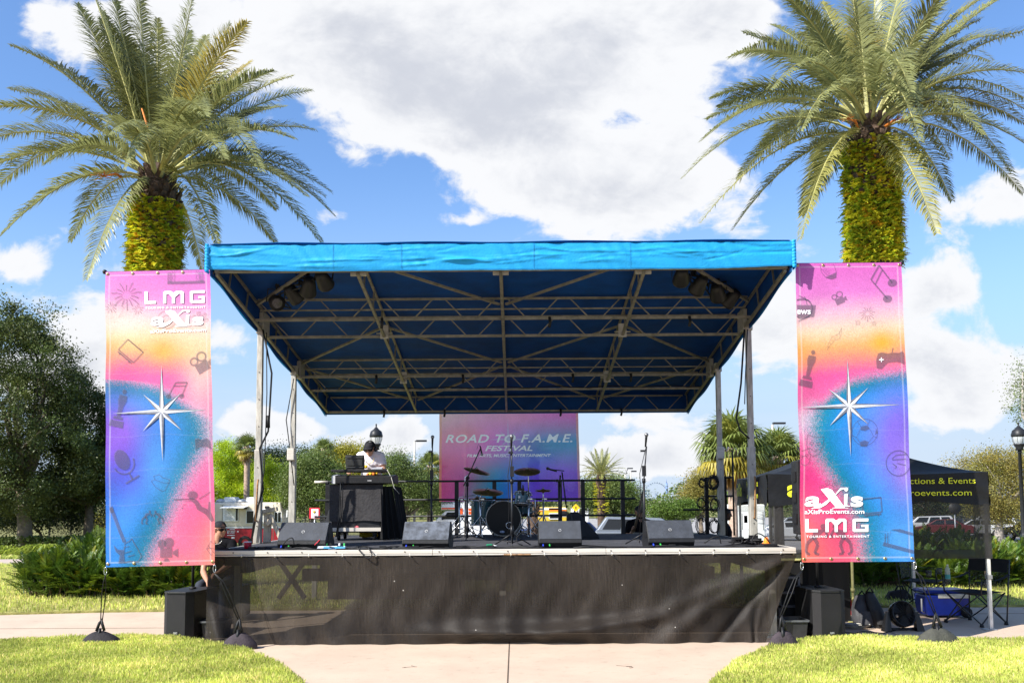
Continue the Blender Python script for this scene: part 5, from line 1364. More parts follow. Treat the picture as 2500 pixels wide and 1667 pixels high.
fan_palm('far sabal palm beside the pale light pole left of the backdrop', 1050, 1138, 62, 1.3, n=34, dead=4)
fan_palm('far sabal palm top showing over the olive trees behind the disc jockey', 790, 1098, 66, 1.1, n=30, dead=4)

# ---------------------------------------------------------------- broad-leaved trees
OAK = leafmat('live oak leaf', (0.085, 0.112, 0.028)); OLIVE = leafmat('olive green leaf', (0.125, 0.175, 0.042)); LIME = leafmat('bright pine needle', (0.40, 0.52, 0.02), 0.4)
DARK = leafmat('dark glossy leaf', (0.030, 0.050, 0.016), 0.2, 0.4); YEL = leafmat('yellow green leaf', (0.30, 0.29, 0.03), 0.45); HEDGE = leafmat('hedge leaf', (0.09, 0.15, 0.022), 0.3); GOLD = leafmat('golden green leaf', (0.26, 0.23, 0.055), 0.4)
GOK = 'live oaks on the left'
tree('oak_tree', 'big dark live oak with thin grey twigs at the left edge of the picture', (W(60, 1290, 52).x, 52),
     [blob_px(-20, 850, 52, 140, 100), blob_px(90, 900, 52, 110, 110), blob_px(40, 1010, 52, 170, 130), blob_px(-60, 1080, 52, 170, 150), blob_px(120, 1120, 52, 130, 90), blob_px(60, 790, 52, 90, 55), blob_px(40, 1200, 53, 170, 70)],
     OAK, 470, 100, 0.34, 0.12, .55, 2.2, 0.42, GOK, limbs=24)
tree('oak_tree', 'lower live oak right of the big oak, next to the left banner', (W(215, 1290, 56).x, 56),
     [blob_px(215, 1060, 56, 90, 110), blob_px(190, 960, 56, 45, 60), blob_px(250, 1150, 56, 110, 80), blob_px(320, 1090, 57, 80, 110), blob_px(150, 1190, 56, 90, 60)],
     OAK, 420, 80, 0.36, 0.12, .55, 2.2, 0.3, GOK, limbs=26)
tree('palmetto_thicket', 'dark undergrowth of palmetto fronds beneath the left oaks', (W(110, 1300, 58).x, 58),
     [blob_px(60, 1235, 58, 130, 60), blob_px(180, 1245, 58, 80, 45), blob_px(-60, 1235, 58, 120, 60)], DARK, 300, 60, 0.5, 0.12, .55, 2.8, 0.1, None, 'shrub', 6)
GM = 'trees behind the food truck'
tree('pine_tree', 'bright lime green pine right of the left banner', (W(560, 1300, 66).x, 66),
     [blob_px(545, 1110, 66, 36, 34), blob_px(570, 1150, 66, 38, 40), blob_px(540, 1180, 66, 40, 40), blob_px(580, 1200, 66, 34, 26)], LIME, 120, 150, 0.30, 0.15, 0.16, 1.9, 0.2, GM, limbs=10)
tree('pine_tree', 'bright lime green pine between the two left roof posts', (W(655, 1300, 64).x, 64),
     [blob_px(655, 1150, 64, 30, 30), blob_px(640, 1190, 64, 45, 34), blob_px(675, 1200, 64, 38, 32), blob_px(655, 1225, 64, 50, 20)], LIME, 120, 150, 0.30, 0.15, 0.16, 1.9, 0.2, GM, limbs=10)
tree('broadleaf_tree', 'dark green tree behind the lime green pines', (W(620, 1300, 72).x, 72),
     [blob_px(600, 1150, 72, 50, 45), blob_px(680, 1140, 72, 55, 40), blob_px(640, 1200, 72, 100, 50), blob_px(740, 1150, 72, 50, 45)], DARK, 330, 60, 0.55, 0.14, .55, 2.8, 0.3, GM)
tree('broadleaf_tree', 'olive green tree behind the left edge of the disc jockey desk', (W(760, 1300, 58).x, 58),
     [blob_px(760, 1150, 58, 55, 45), blob_px(735, 1200, 58, 50, 50), blob_px(800, 1190, 58, 60, 60)], OLIVE, 280, 70, 0.4, 0.095, .55, 2.8, 0.25, GM)
tree('broadleaf_tree', 'yellow green tree top behind the disc jockey', (W(840, 1300, 74).x, 74),
     [blob_px(840, 1110, 74, 50, 22), blob_px(800, 1118, 74, 45, 20), blob_px(870, 1150, 74, 60, 50)], YEL, 200, 60, 0.45, 0.13, .55, 2.8, 0.25, GM)
tree('broadleaf_tree', 'olive oak between the disc jockey desk and the pale light pole', (W(985, 1300, 60).x, 60),
     [blob_px(965, 1150, 60, 45, 40), blob_px(1000, 1180, 60, 45, 50), blob_px(940, 1205, 60, 50, 45), blob_px(1040, 1200, 60, 40, 45)], OLIVE, 300, 70, 0.4, 0.095, .55, 2.8, 0.25, GM)
tree('broadleaf_tree', 'dark oak behind the centre microphone stand under the backdrop', (W(1150, 1300, 78).x, 78),
     [blob_px(1090, 1210, 78, 60, 40), blob_px(1180, 1205, 78, 80, 40), blob_px(1290, 1215, 78, 80, 30)], OLIVE, 260, 60, 0.5, 0.13, .55, 2.8, 0.3, GM)
GR = 'trees right of the backdrop'
tree('broadleaf_tree', 'rounded oak behind the right end of the stage railing', (W(1500, 1300, 58).x, 58),
     [blob_px(1480, 1200, 58, 50, 36), blob_px(1512, 1215, 58, 42, 38), blob_px(1548, 1245, 58, 34, 24), blob_px(1440, 1215, 58, 35, 36)], OLIVE, 290, 70, 0.36, 0.095, .55, 2.8, 0.25, GR)
tree('broadleaf_tree', 'rounded bright green bush tree left of the cable rack', (W(1645, 1300, 50).x, 50),
     [blob_px(1640, 1247, 50, 44, 18), blob_px(1670, 1242, 50, 30, 18), blob_px(1610, 1252, 50, 22, 13)], HEDGE, 200, 60, 0.22, 0.075, .55, 2.8, 0.14, GR)
tree('broadleaf_tree', 'pale yellowish tree behind the cable rack', (W(1712, 1300, 62).x, 62),
     [blob_px(1705, 1200, 62, 30, 34), blob_px(1725, 1180, 62, 26, 30), blob_px(1690, 1225, 62, 26, 24)], GOLD, 150, 60, 0.35, 0.1, .55, 2.8, 0.18, GR)
tree('broadleaf_tree', 'golden green tree between the tent and the right street lamp', (W(2440, 1330, 62).x, 62),
     [blob_px(2380, 1150, 62, 55, 38), blob_px(2440, 1130, 62, 60, 40), blob_px(2420, 1200, 62, 80, 60), blob_px(2520, 1160, 62, 60, 60), blob_px(2470, 1250, 62, 60, 35)], GOLD, 330, 65, 0.45, 0.1, .55, 2.8, 0.28, GR, limbs=26, bark=M('pale bark', (0.35, 0.31, 0.27), 0.9))
tree('oak_tree', 'oak branch with small leaves entering at the right edge above the street lamp', (W(2640, 1380, 34).x, 34),
     [blob_px(2530, 960, 34, 55, 45), blob_px(2620, 930, 34, 120, 120), blob_px(2500, 1010, 34, 40, 25), blob_px(2640, 1080, 34, 110, 90), blob_px(2520, 900, 34, 30, 20)], OLIVE, 230, 55, 0.22, 0.06, .55, 2.8, 0.2, None, limbs=30, bark=M('pale bark', (0.35, 0.31, 0.27)))
tree('broadleaf_tree', 'dark tree behind the parked cars seen through the tent mesh', (W(2330, 1330, 90).x, 90),
     [blob_px(2200, 1225, 90, 90, 40), blob_px(2330, 1228, 90, 90, 36), blob_px(2080, 1225, 90, 70, 36)], DARK, 240, 60, 0.6, 0.16, .55, 2.8, 0.3, GR)

# far wood along the horizon
def far_wood():
 c, pts, tt = [], [], []
 for (x0, x1, Y, h) in ((-130, -20, 120, 8), (-30, 40, 150, 7), (30, 60, 150, 6), (75, 220, 120, 9)):
  k = int((x1 - x0) * 90)
  x = rng.uniform(x0, x1, k); y = Y + rng.uniform(-4, 6, k)
  top = h * (0.7 + 0.3 * np.sin(x * 0.35) * np.sin(x * 0.13 + 1))
  pts.append(np.stack([x, y, -1.4 + top * rng.uniform(0, 1, k) ** 0.7], 1)); tt.append(np.repeat(rng.uniform(0.6, 1.3, (k, 1)), 3, 1))
 v, f, col = leaves(np.concatenate(pts), 0.30, np.concatenate(tt))
 return np_mesh('wood', v, f, OLIVE, colors=col)
tag(far_wood(), 'far low wood of mixed trees along the edge of the car park', 'wood', kind='stuff')

# ---------------------------------------------------------------- shrubs
SHRUB = M('coontie leaf', (0.065, 0.125, 0.014), 0.42, var=0.15, scale=2, attr='tint', trans=0.28, spec=0.45)
def shrub_mesh(n, Rr, H, seed):
 random.seed(seed); parts = []
 for k in range(n):
  a = random.uniform(0, 2 * PI); e = random.uniform(0.1, 1.35)
  r0 = random.uniform(0, Rr * 0.55); aa = random.uniform(0, 2 * PI)
  P = Vector((math.cos(aa) * r0, math.sin(aa) * r0, 0.02 + random.uniform(0, H * 0.4)))
  L = random.uniform(0.4, 0.62) * (H / 0.75)
  d = Vector((math.cos(a) * math.cos(e), math.sin(a) * math.cos(e), math.sin(e)))
  q = P + d * L; w = random.random()
  tint = (1, 1, 1) if w < 0.55 else ((1.9, 1.45, 0.9) if w < 0.9 else (3.2, 1.6, 0.8))
  if w > 0.94 : pass
  elif w > 0.9: tint = (0.6, 0.8, 0.8)
  parts.append(feather(P, P.lerp(q, 0.5) + Vector((0, 0, 0.12 * L)), q, 0.13, 15, 0.011, np.array([0, 0, 0.1]), bare=0.1, droop=0.1, rw=0.006, tint=tint))
 return join(parts)
def shrub_row(spots, labels, group, protos=3, n=150, Rr=0.55, H=0.75):
 src = []
 for i, ((x, y, s), lb) in enumerate(zip(spots, labels)):
  if i < protos:
   vv, f, c, mi = shrub_mesh(n, Rr, H, 100 + i)
   t = thing('shrub', lb, 'shrub', (x, y, 0.02), random.uniform(0, 6), group)
   np_mesh('foliage', vv, f, [SHRUB, SHRUB], t, False, colors=c, mi=mi)
   m = MB()
   for k in range(7):
    a = k * 0.9; m.tube([(0.1 * math.cos(a), 0.1 * math.sin(a), -0.05), (0.25 * math.cos(a), 0.25 * math.sin(a), 0.3)], [0.02, 0.01], 5)
   m.build('stem', BARK, t); t.scale = (s, s, s); src.append(t)
  else: place_copy(src[i % protos], (x, y, 0.02), random.uniform(0, 6), lb, (s, s, s * random.uniform(0.9, 1.1)))
sl = []
for row, (Y, u0, u1, k, sc) in enumerate(((15.9, 40, 560, 7, 1.0), (16.7, 90, 600, 7, 1.12), (17.6, 130, 560, 6, 1.25), (18.6, 200, 640, 6, 1.3))):
 for i in range(k):
  u = u0 + (u1 - u0) * (i + 0.5) / k; sl.append((W(u, 1400, Y).x + random.uniform(-.1, .1), Y + random.uniform(-.2, .2), sc * random.uniform(0.9, 1.12)))
sl = [q for q in sl if q[0] < -0.372 * q[1] - .1]
shrub_row(sl, ['dark green feathery shrub in the planted bed behind the left banner'] * len(sl), 'shrubs in the bed behind the left banner')
sr = []
for row, (Y, u0, u1, k, sc) in enumerate(((16.9, 2060, 2560, 7, 0.95), (17.8, 2060, 2600, 7, 1.1), (18.8, 2040, 2620, 7, 1.2))):
 for i in range(k):
  u = u0 + (u1 - u0) * (i + 0.5) / k; sr.append((W(u, 1400, Y).x + random.uniform(-.1, .1), Y + random.uniform(-.2, .2), sc * random.uniform(0.9, 1.12)))
shrub_row(sr, ['bright feathery shrub in the planted bed behind the pop-up tent'] * len(sr), 'shrubs in the bed behind the tent')
random.seed(21)
# strappy ornamental grass tufts and clipped hedge far left
def tuft_mesh(n, H):
 V, F, C = [], [], []; o = 0
 for k in range(n):
  a = random.uniform(0, 2 * PI); r = random.uniform(0, 0.35); P = Vector((math.cos(a) * r, math.sin(a) * r, 0)); d = Vector((math.cos(a), math.sin(a), 0)); t_ = Vector((-d.y, d.x, 0)) * 0.025
  h = H * random.uniform(0.6, 1.1); m_ = P + d * 0.2 + Vector((0, 0, h)); q = P + d * random.uniform(0.4, 0.8) + Vector((0, 0, h * random.uniform(0.5, 0.95)))
  V += [P - t_, P + t_, m_ - t_, m_ + t_, q]; F += [(o, o + 1, o + 3), (o, o + 3, o + 2), (o + 2, o + 3, o + 4)]; o += 5
  C += [[random.uniform(0.8, 1.5)] * 2 + [0.8]] * 5
 return np.array([tuple(v) for v in V]), np.array(F), np.array(C)
tsrc = None
for i in range(22):
 u = -60 + i * 17 + random.uniform(-4, 4); Y = 44 + random.uniform(-2.5, 2.5) + (0 if i < 8 else -2); x = W(u, 1330, Y).x
 lb = 'strappy light green ornamental grass tuft below the clipped hedge on the left'
 if tsrc is None:
  tsrc = thing('ornamental_grass', lb, 'plant', (x, Y, earth(x, Y)), 0, 'ornamental grass tufts below the left hedge')
  v, f, c = tuft_mesh(160, 0.62); np_mesh('foliage', v, f, M('strap leaf', (0.22, 0.27, 0.04), 0.5, attr='tint', trans=0.3), tsrc, False, colors=c)
 else: place_copy(tsrc, (x, Y, earth(x, Y)), random.uniform(0, 6), lb, (1.1, 1.1, random.uniform(0.85, 1.15)))
def hedge(label, u0, u1, Y, h, mat, d=1.6):
 x0, x1 = W(u0, 1300, Y).x, W(u1, 1300, Y).x; zb = earth(0, Y)
 t = thing('hedge', label, 'hedge', ((x0 + x1) / 2, Y, zb), 0, 'clipped hedges')
 n = int((x1 - x0) * 650)
 x = rng.uniform(x0, x1, n); y = Y + rng.uniform(-d / 2, d / 2, n); z = zb + h * rng.uniform(0, 1, n) ** 0.6 + 0.05 * np.sin(x * 2.3)
 tt = np.repeat(rng.uniform(0.6, 1.4, (n, 1)), 3, 1)
 v, f, col = leaves(np.stack([x, y, z], 1), 0.09, tt)
 np_mesh('foliage', v, f, mat, t, True, colors=col)
 m = MB()
 for k in range(int((x1 - x0) / 1.2)): m.tube([(x0 + 0.6 + k * 1.2, Y, zb - 0.1), (x0 + 0.6 + k * 1.2, Y, zb + h * 0.7)], [0.05, 0.03], 5)
 m.build('stem', BARK, t, True)
hedge('clipped green hedge along the lawn on the far left', -150, 300, 52, 1.15, leafmat('clipped hedge leaf', (0.075, 0.11, 0.02), 0.2))
hedge('low green hedge by the car park behind the drums', 1180, 1480, 44, 0.9, HEDGE)
# ================================================================== SOUND AND STAGE GEAR
GRILLE = M('black steel grille', (0.014, 0.013, 0.014), 0.55, 0.0, var=0.12, scale=5, bump=0.35, bscale=420)
CAB = M('black speaker paint', (0.014, 0.014, 0.015), 0.5, var=0.15, bump=0.2, bscale=250)
BADGE = M('badge silver', (0.5, 0.5, 0.5), 0.4, 0.3)
# ---------------------------------------------------------------- subwoofers with poles
def subwoofer(label, base, rz, mirror=False, speaker=False):
 t = thing('subwoofer', label, 'loudspeaker', base, rz, 'subwoofers on the ground')
 w, d, h = 0.40, 0.66, 0.60; c = 0.075
 prof = [(-w / 2 + c, -d / 2), (w / 2 - c, -d / 2), (w / 2, -d / 2 + c), (w / 2, d / 2), (-w / 2, d / 2), (-w / 2, -d / 2 + c)]
 m = MB(); k = 6
 for (z0, z1, s) in ((0.035, h - 0.03, 1.0), (h - 0.03, h, 1.025)):
  vs = [(x * s, y * s, z) for z in (z0, z1) for x, y in prof]
  m.add(vs, [tuple(range(k - 1, -1, -1)), tuple(range(k, 2 * k))] + [(j, (j + 1) % k, k + (j + 1) % k, k + j) for j in range(k)])
 for x in (-0.15, 0.15):
  for y in (-0.25, 0.25): m.lathe([(0.025, 0), (0.025, 0.035)], (x, y, 0), 8)
 m.build('cabinet', CAB, t, bevel=0.006)
 m = MB(); y = -d / 2 - 0.004
 m.add([(-w / 2 + c, y, 0.05), (w / 2 - c, y, 0.05), (w / 2 - c, y, h - 0.04), (-w / 2 + c, y, h - 0.04)], [(0, 1, 2, 3)])
 for sg in (-1, 1):
  a = [(sg * (w / 2 - c), y), (sg * (w / 2 + 0.003), -d / 2 + c - 0.002)]
  m.add([(a[0][0], a[0][1], 0.05), (a[1][0], a[1][1], 0.05), (a[1][0], a[1][1], h - 0.04), (a[0][0], a[0][1], h - 0.04)], [(0, 1, 2, 3) if sg > 0 else (3, 2, 1, 0)])
 m.build('grille', GRILLE, t)
 b = MB().box((0.0, y - 0.004, 0.085), (0.085, 0.006, 0.045)).build('badge', BLACK, t)
 mm = MB(); put_text(mm, 'QSC', lambda x, z: Vector((x, y - 0.0085, z)), 0.020, 0.055, 0, 0.0, 0.08, 'CENTER', bold=.03); mm.build('lettering', BADGE, b)
 m = MB().lathe([(0.045, 0), (0.045, 0.02), (0.02, 0.03)], (0, 0.06, h), 12).tube([(0, 0.06, h), (0, 0.06, h + 0.95)], 0.018, 10); m.build('speaker_pole', CAB, t)
 return t
SL = subwoofer('black subwoofer with pole standing left of the stage skirt', GP(438, 1562) + Vector((0, 0.33, 0)), R(-9))
SR = subwoofer('black subwoofer with pole standing right of the stage skirt', GP(2024, 1562) + Vector((0.02, 0.33, 0)), R(3))
# loudspeaker on the pole, behind the right flag (its edge shows)
def top_speaker(label, x, y, z0, rz=0):
 t = thing('loudspeaker', label, 'loudspeaker', (x, y, z0), rz, 'loudspeakers on the poles behind the flags'); h = 0.92; w = 0.30
 MB().add([(-w / 2, -0.16, 0), (w / 2, -0.16, 0), (w / 2 * 0.75, 0.17, 0), (-w / 2 * 0.75, 0.17, 0), (-w / 2, -0.16, h), (w / 2, -0.16, h), (w / 2 * 0.75, 0.17, h), (-w / 2 * 0.75, 0.17, h)], [(3, 2, 1, 0), (4, 5, 6, 7), (0, 1, 5, 4), (1, 2, 6, 5), (2, 3, 7, 6), (3, 0, 4, 7)]).build('cabinet', CAB, t, bevel=0.015)
 MB().box((0, -0.166, h / 2), (w - 0.03, 0.008, h - 0.06)).build('grille', GRILLE, t)
 m = MB()
 for z in (0.2, 0.46, 0.72): m.box((-w / 2 - 0.008, -0.06, z), (0.012, 0.16, 0.12))
 build_each(m, 'handle', BLACK, t)
p = W(1967, 1300, 10.9); top_speaker('tall black loudspeaker whose edge shows left of the right flag', p.x, 10.88, 1.28)
p = W(440, 1300, 10.9); top_speaker('tall black loudspeaker hidden behind the left flag', p.x, 10.92, 1.30)
# ---------------------------------------------------------------- plastic bins
def bin_(label, c, w, d, h):
 t = thing('storage_bin', label, 'bin', c, 0, 'black plastic bins beside the subwoofers')
 m = MB(); n = 4
 o = [(-w / 2, -d / 2), (w / 2, -d / 2), (w / 2, d / 2), (-w / 2, d / 2)]; k = 0.86
 m.add([(x * k, y * k, 0) for x, y in o] + [(x, y, h) for x, y in o] + [(x * 0.93, y * 0.93, h) for x, y in o] + [(x * 0.8, y * 0.8, 0.02) for x, y in o],
          [(3, 2, 1, 0)] + [(j, (j + 1) % 4, 4 + (j + 1) % 4, 4 + j) for j in range(4)] + [(4 + j, 4 + (j + 1) % 4, 8 + (j + 1) % 4, 8 + j) for j in range(4)] + [(8 + j, 8 + (j + 1) % 4, 12 + (j + 1) % 4, 12 + j) for j in range(4)] + [(12, 13, 14, 15)])
 m.build('tub', M('grey black polypropylene', (0.03, 0.031, 0.032), 0.45), t, bevel=0.006)
 m = MB();
 for a, b in ((0, 1), (1, 2), (2, 3), (3, 0)): m.beam((o[a][0] * 1.03, o[a][1] * 1.03, h - 0.012), (o[b][0] * 1.03, o[b][1] * 1.03, h - 0.012), 0.025, 0.02)
 m.build('rim', M('grey plastic rim', (0.10, 0.105, 0.11), 0.4), t)
bin_('black plastic bin between the left subwoofer and the skirt', GP(519, 1558) + Vector((0, 0.15, 0)), 0.30, 0.3, 0.22)
bin_('black plastic bin between the right subwoofer and the skirt', GP(1948, 1562) + Vector((0, 0.2, 0)), 0.28, 0.36, 0.24)
# dark cloth screen on a yellowish pole frame right of the stage
t = thing('cloth_screen', 'low black cloth screen on a yellowish pole frame right of the stage', 'screen', (4.2, 12.2, 0))
xa, xb_, zt_ = 3.50, W(2080, 1400, 12.2).x, W(2000, 1366, 12.2).z
MB().grid(lambda s, q: Vector((xa + (xb_ - xa - 0.03) * s, 12.2 + 0.015 * math.sin(s * 40) * (1 - q), 0.02 + (zt_ - 0.03) * q)), 40, 4).build('cloth', M('black felt', (0.008, 0.008, 0.009), 0.95), t, True)
OLV = M('yellowish painted pole', (0.36, 0.34, 0.14), 0.5)
m = MB().tube([(xa, 12.19, zt_), (xb_, 12.19, zt_)], 0.014, 8).tube([(xb_, 12.19, 0), (xb_, 12.19, zt_ + 0.02)], 0.02, 8).tube([(xa, 12.19, 0), (xa, 12.19, zt_)], 0.014, 8).lathe([(0.03, 0), (0.03, 0.05)], (xb_, 12.19, 0.42), 8).box((xb_, 12.19, 0.006), (0.14, 0.14, 0.012)); m.build('frame', OLV, t, True)
m = MB()
for z in (0.28, 0.46, 0.66): m.bx((3.5, 11.6, z), (3.78, 11.64, z + 0.03));
for x in (3.5, 3.76): m.bx((x, 11.6, 0.02), (x + 0.03, 11.64, 0.7))
t2 = thing('equipment_rack', 'small dark equipment rack standing behind the right end of the skirt', 'rack', (3.64, 11.75, 0))
m.build('frame', M('grey rack steel', (0.14, 0.14, 0.15), 0.4, 0.5), t2, True); MB().bx((3.5, 11.645, 0.03), (3.79, 12.0, 0.7)).build('case', BLACK, t2, True, bevel=0.01)
# ---------------------------------------------------------------- floor monitors
def monitor(label, ul, ur, vb, Y, mat, rz=0.0, first=None):
 a, b = W(ul, vb, Y), W(ur, vb, Y); x = (a.x + b.x) / 2; w = b.x - a.x
 if first is not None:
  c = place_copy(first, (x, Y, DECK_Z), rz, label, (w / 0.6, 1, 1)); return c
 t = thing('stage_monitor', label, 'loudspeaker', (x, Y, DECK_Z), rz, 'floor monitors along the front of the stage'); t.scale = (w / 0.6, 1, 1)
 # side profile (y, z): lying cabinet with a sloped front
 pf = [(-0.02, 0.0), (0.30, 0.0), (0.36, 0.06), (0.20, 0.335), (0.10, 0.335), (-0.06, 0.115), (-0.07, 0.07)]
 n = len(pf); m = MB()
 for x0, x1 in ((-0.30, 0.30),):
  vs = [(q, y, z) for q in (x0, x1) for y, z in pf]
  m.add(vs, [tuple(range(n)), tuple(range(2 * n - 1, n - 1, -1))] + [(j, n + j, n + (j + 1) % n, (j + 1) % n) for j in range(n)])
 m.build('cabinet', CAB, t, bevel=0.012)
 m = MB(); a0, a1 = Vector((0, -0.064, 0.112)), Vector((0, 0.10, 0.338)); nn = Vector((0, -(a1.z - a0.z), a1.y - a0.y)).normalized()
 q = lambda s, f, o: Vector((-0.292 + 0.584 * s, 0, 0)) + a0.lerp(a1, f) + nn * o
 m.add([q(0, .02, .004), q(1, .02, .004), q(1, .98, .004), q(0, .98, .004)], [(0, 1, 2, 3)])
 m.build('grille', mat, t)
 MB().add([Vector((-0.292, -0.0735, 0.072)), Vector((0.292, -0.0735, 0.072)), Vector((0.292, -0.0665, 0.111)), Vector((-0.292, -0.0665, 0.111))], [(0, 1, 2, 3)]).build('lower_band', CAB, t)
 c = q(.5, .47, .006); m = MB().tube([c + Vector((0.017 * math.cos(k), 0, 0)) + (a1 - a0).normalized() * 0.017 * math.sin(k) for k in np.linspace(0, 2 * PI, 13)], 0.003, 5); m.build('badge', BADGE, t)
 m = MB()
 for s in (-1, 1): m.box((s * 0.302, 0.12, 0.16), (0.012, 0.16, 0.08)); m.box((s * 0.27, 0.06, 0.012), (0.05, 0.2, 0.03))
 build_each(m, 'handle', BLACK, t)
 b = MB()
 for x_, mi in ((-0.24, 0), (-0.15, 1)): b.tube([(x_, -0.075, 0.05), (x_ + 0.004, -0.10, 0.03)], 0.011, 6, mi)
 b.build('plug', [M('blue connector', (0.02, 0.05, 0.5), 0.4), M('green tape', (0.03, 0.35, 0.05), 0.5)], t)
 return t
MGR = M('grey dusty monitor grille', (0.042, 0.047, 0.058), 0.6, var=0.22, scale=7, bump=0.3, bscale=420)
YM = 10.83
m1 = monitor('floor monitor at the left end of the stage front, before the desk', 679, 800, 1330, YM, MGR, R(-3))
m2 = monitor('floor monitor with a scuffed pale grille left of the drum kit', 983, 1098, 1330, YM, MGR, R(-4), m1)
m3 = monitor('floor monitor in front of the drum kit, right of the bass drum', 1315, 1420, 1330, YM, MGR, R(0), m1)
m4 = monitor('floor monitor at the right end of the stage front', 1580, 1694, 1330, YM, MGR, R(3), m1)
def pale(o):   # the second one is scuffed whiter
 for k in list(COL.objects):
  if k.parent == o and k.name.startswith('grille'):
   k.data = k.data.copy(); k.data.materials[0] = M('scuffed monitor grille', (0.075, 0.085, 0.105), 0.6, var=0.5, scale=10, bump=0.3, bscale=420)
pale(m2)
# small black wedge seen behind the third monitor
t = thing('stage_monitor', 'black rear monitor standing upright behind the drum microphone', 'loudspeaker', (W(1425, 1300, 13.4).x, 13.4, DECK_Z), 0.5)
MB().add([(-0.22, -0.15, 0), (0.22, -0.15, 0), (0.22, 0.2, 0), (-0.22, 0.2, 0), (-0.20, 0.05, 0.42), (-0.06, 0.05, 0.42), (-0.04, 0.18, 0.38), (-0.20, 0.18, 0.38)], [(3, 2, 1, 0), (4, 5, 6, 7), (0, 1, 5, 4), (1, 2, 6, 5), (2, 3, 7, 6), (3, 0, 4, 7)]).build('cabinet', CAB, t, bevel=0.02)
MB().add([(-0.19, -0.145, 0.04), (0.19, -0.145, 0.04), (-0.07, 0.035, 0.40), (-0.18, 0.035, 0.40)], [(0, 1, 2, 3)]).build('grille', GRILLE, t)
# ---------------------------------------------------------------- par lights
def par(label, u, v, Y, pan, tilt, first=None):
 p = W(u, v, Y)
 g = 'par lamps under the stage roof'
 if first is not None:
  c = place_copy(first, p, 0, label); c.rotation_euler = (tilt, 0, pan); return c
 t = thing('par_light', label, 'stage light', p, 0, g); t.rotation_euler = (tilt, 0, pan)
 MB().lathe([(0.03, -0.13), (0.07, -0.12), (0.085, -0.05), (0.105, 0.06), (0.112, 0.10), (0.112, 0.125)], (0, 0, 0), 18, rot=(R(90), 0, 0)).build('body', M('black lamp housing', (0.012, 0.012, 0.013), 0.5), t)
 MB().lathe([(0.095, 0.0), (0.06, 0.008), (0.01, 0.012)], (0, -0.120, 0), 18, rot=(R(90), 0, 0)).build('lens', M('dark lens', (0.06, 0.06, 0.07), 0.15, var=0.3, scale=60), t)
 m = MB()
 for s in (-1, 1): m.beam((s * 0.125, 0, -0.02), (s * 0.115, 0, 0.17), 0.008, 0.03)
 m.beam((-0.12, 0, 0.17), (0.12, 0, 0.17), 0.03, 0.008); m.tube([(0, 0, 0.17), (0, 0, 0.24)], 0.014, 6); m.box((0, 0, 0.25), (0.05, 0.06, 0.06))
 m.build('yoke', BLACK, t)
 MB().tube([(0.02, 0.1, 0.0), (0.10, 0.12, 0.10), (0.03, 0.02, 0.22), (0.14, 0.0, 0.16), (0.16, 0.02, 0.27)], 0.007, 5).build('lead', RUBBER, t)
 return t
pl = par('par lamp lowest on the left lighting bar, lens facing the camera', 672, 737, 11.85, R(30), R(20))
for lb, u, v, Y, pn, tl in (('second par lamp from the bottom of the left lighting bar', 715, 716, 11.55, R(150), R(35)), ('second par lamp from the top of the left lighting bar', 754, 699, 11.25, R(200), R(40)), ('topmost par lamp of the left lighting bar, beside the blue fascia', 789, 682, 10.98, R(170), R(25)),
  ('par lamp lowest on the right lighting bar', 1786, 727, 11.85, R(-140), R(35)), ('second par lamp from the bottom of the right lighting bar', 1751, 712, 11.6, R(160), R(30)), ('second par lamp from the top of the right lighting bar', 1708, 694, 11.3, R(-160), R(35)), ('topmost par lamp of the right lighting bar, beside the blue fascia', 1664, 673, 10.98, R(175), R(22))):
 par(lb, u, v, Y, pn, tl, pl)
# ---------------------------------------------------------------- disc jockey desk
YD = 13.3
def D(u, v, y=YD): return W(u, v, y)
x0, x1 = D(808, 1300).x, D(928, 1300).x; zs = D(870, 1183).z
desk = thing('drum_rack_desk', 'tall road case desk wrapped in black cloth under the mixing console', 'desk', ((x0 + x1) / 2, YD + 0.35, DECK_Z)); desk.name = 'road_case_desk'
MB().bx((x0, YD, DECK_Z + 0.12), (x1, YD + 0.7, zs - 0.02)).build('case', M('black road case laminate', (0.02, 0.02, 0.022), 0.4), desk, True, bevel=0.01)
m = MB(); zc = D(870, 1293).z
m.bx((x0 - 0.012, YD - 0.014, zc - 0.02), (x1 + 0.012, YD - 0.001, zc + 0.035)); m.bx((x0 - 0.014, YD - 0.014, DECK_Z + 0.2), (x0 + 0.012, YD - 0.002, D(870, 1268).z)); m.build('edge_rail', ALUL, desk, True)
for x in (x0 + 0.1, x1 - 0.1):
 for y in (YD + 0.1, YD + 0.6): MB().lathe([(0.045, -0.02), (0.05, 0), (0.045, 0.02)], (x, y, DECK_Z + 0.05), 12, rot=(0, R(90), 0)).bx((x - 0.03, y - 0.03, DECK_Z + 0.085), (x + 0.03, y + 0.03, DECK_Z + 0.12)).build('caster', RUBBER, desk, True)
CLOTH = M('creased black cloth', (0.042, 0.040, 0.042), 0.85, var=0.2, scale=6, bump=0.5, bscale=26)
zt, zl = zs + 0.005, D(870, 1272).z
def drape(s, q):
 x = x0 - 0.02 + (x1 - x0 + 0.06) * s; z = zl + (zt - zl) * q
 y = YD - 0.03 - 0.012 * math.sin(s * 9 + q * 4) * (1 - q) - 0.02 * max(0, math.sin((s * 1.1 + q) * 14)) * 0.3
 return Vector((x, y, z - 0.01 * math.sin(s * 7) * (1 - q)))
m = MB().grid(drape, 50, 30); m.grid(lambda s, q: Vector((x0 - 0.02 + (x1 - x0 + 0.06) * s, YD - 0.03 + 0.8 * q, zt + 0.004)), 20, 10)
m.build('front_cloth', CLOTH, desk, True)
xs0, xs1 = D(925, 1300).x, D(975, 1300).x
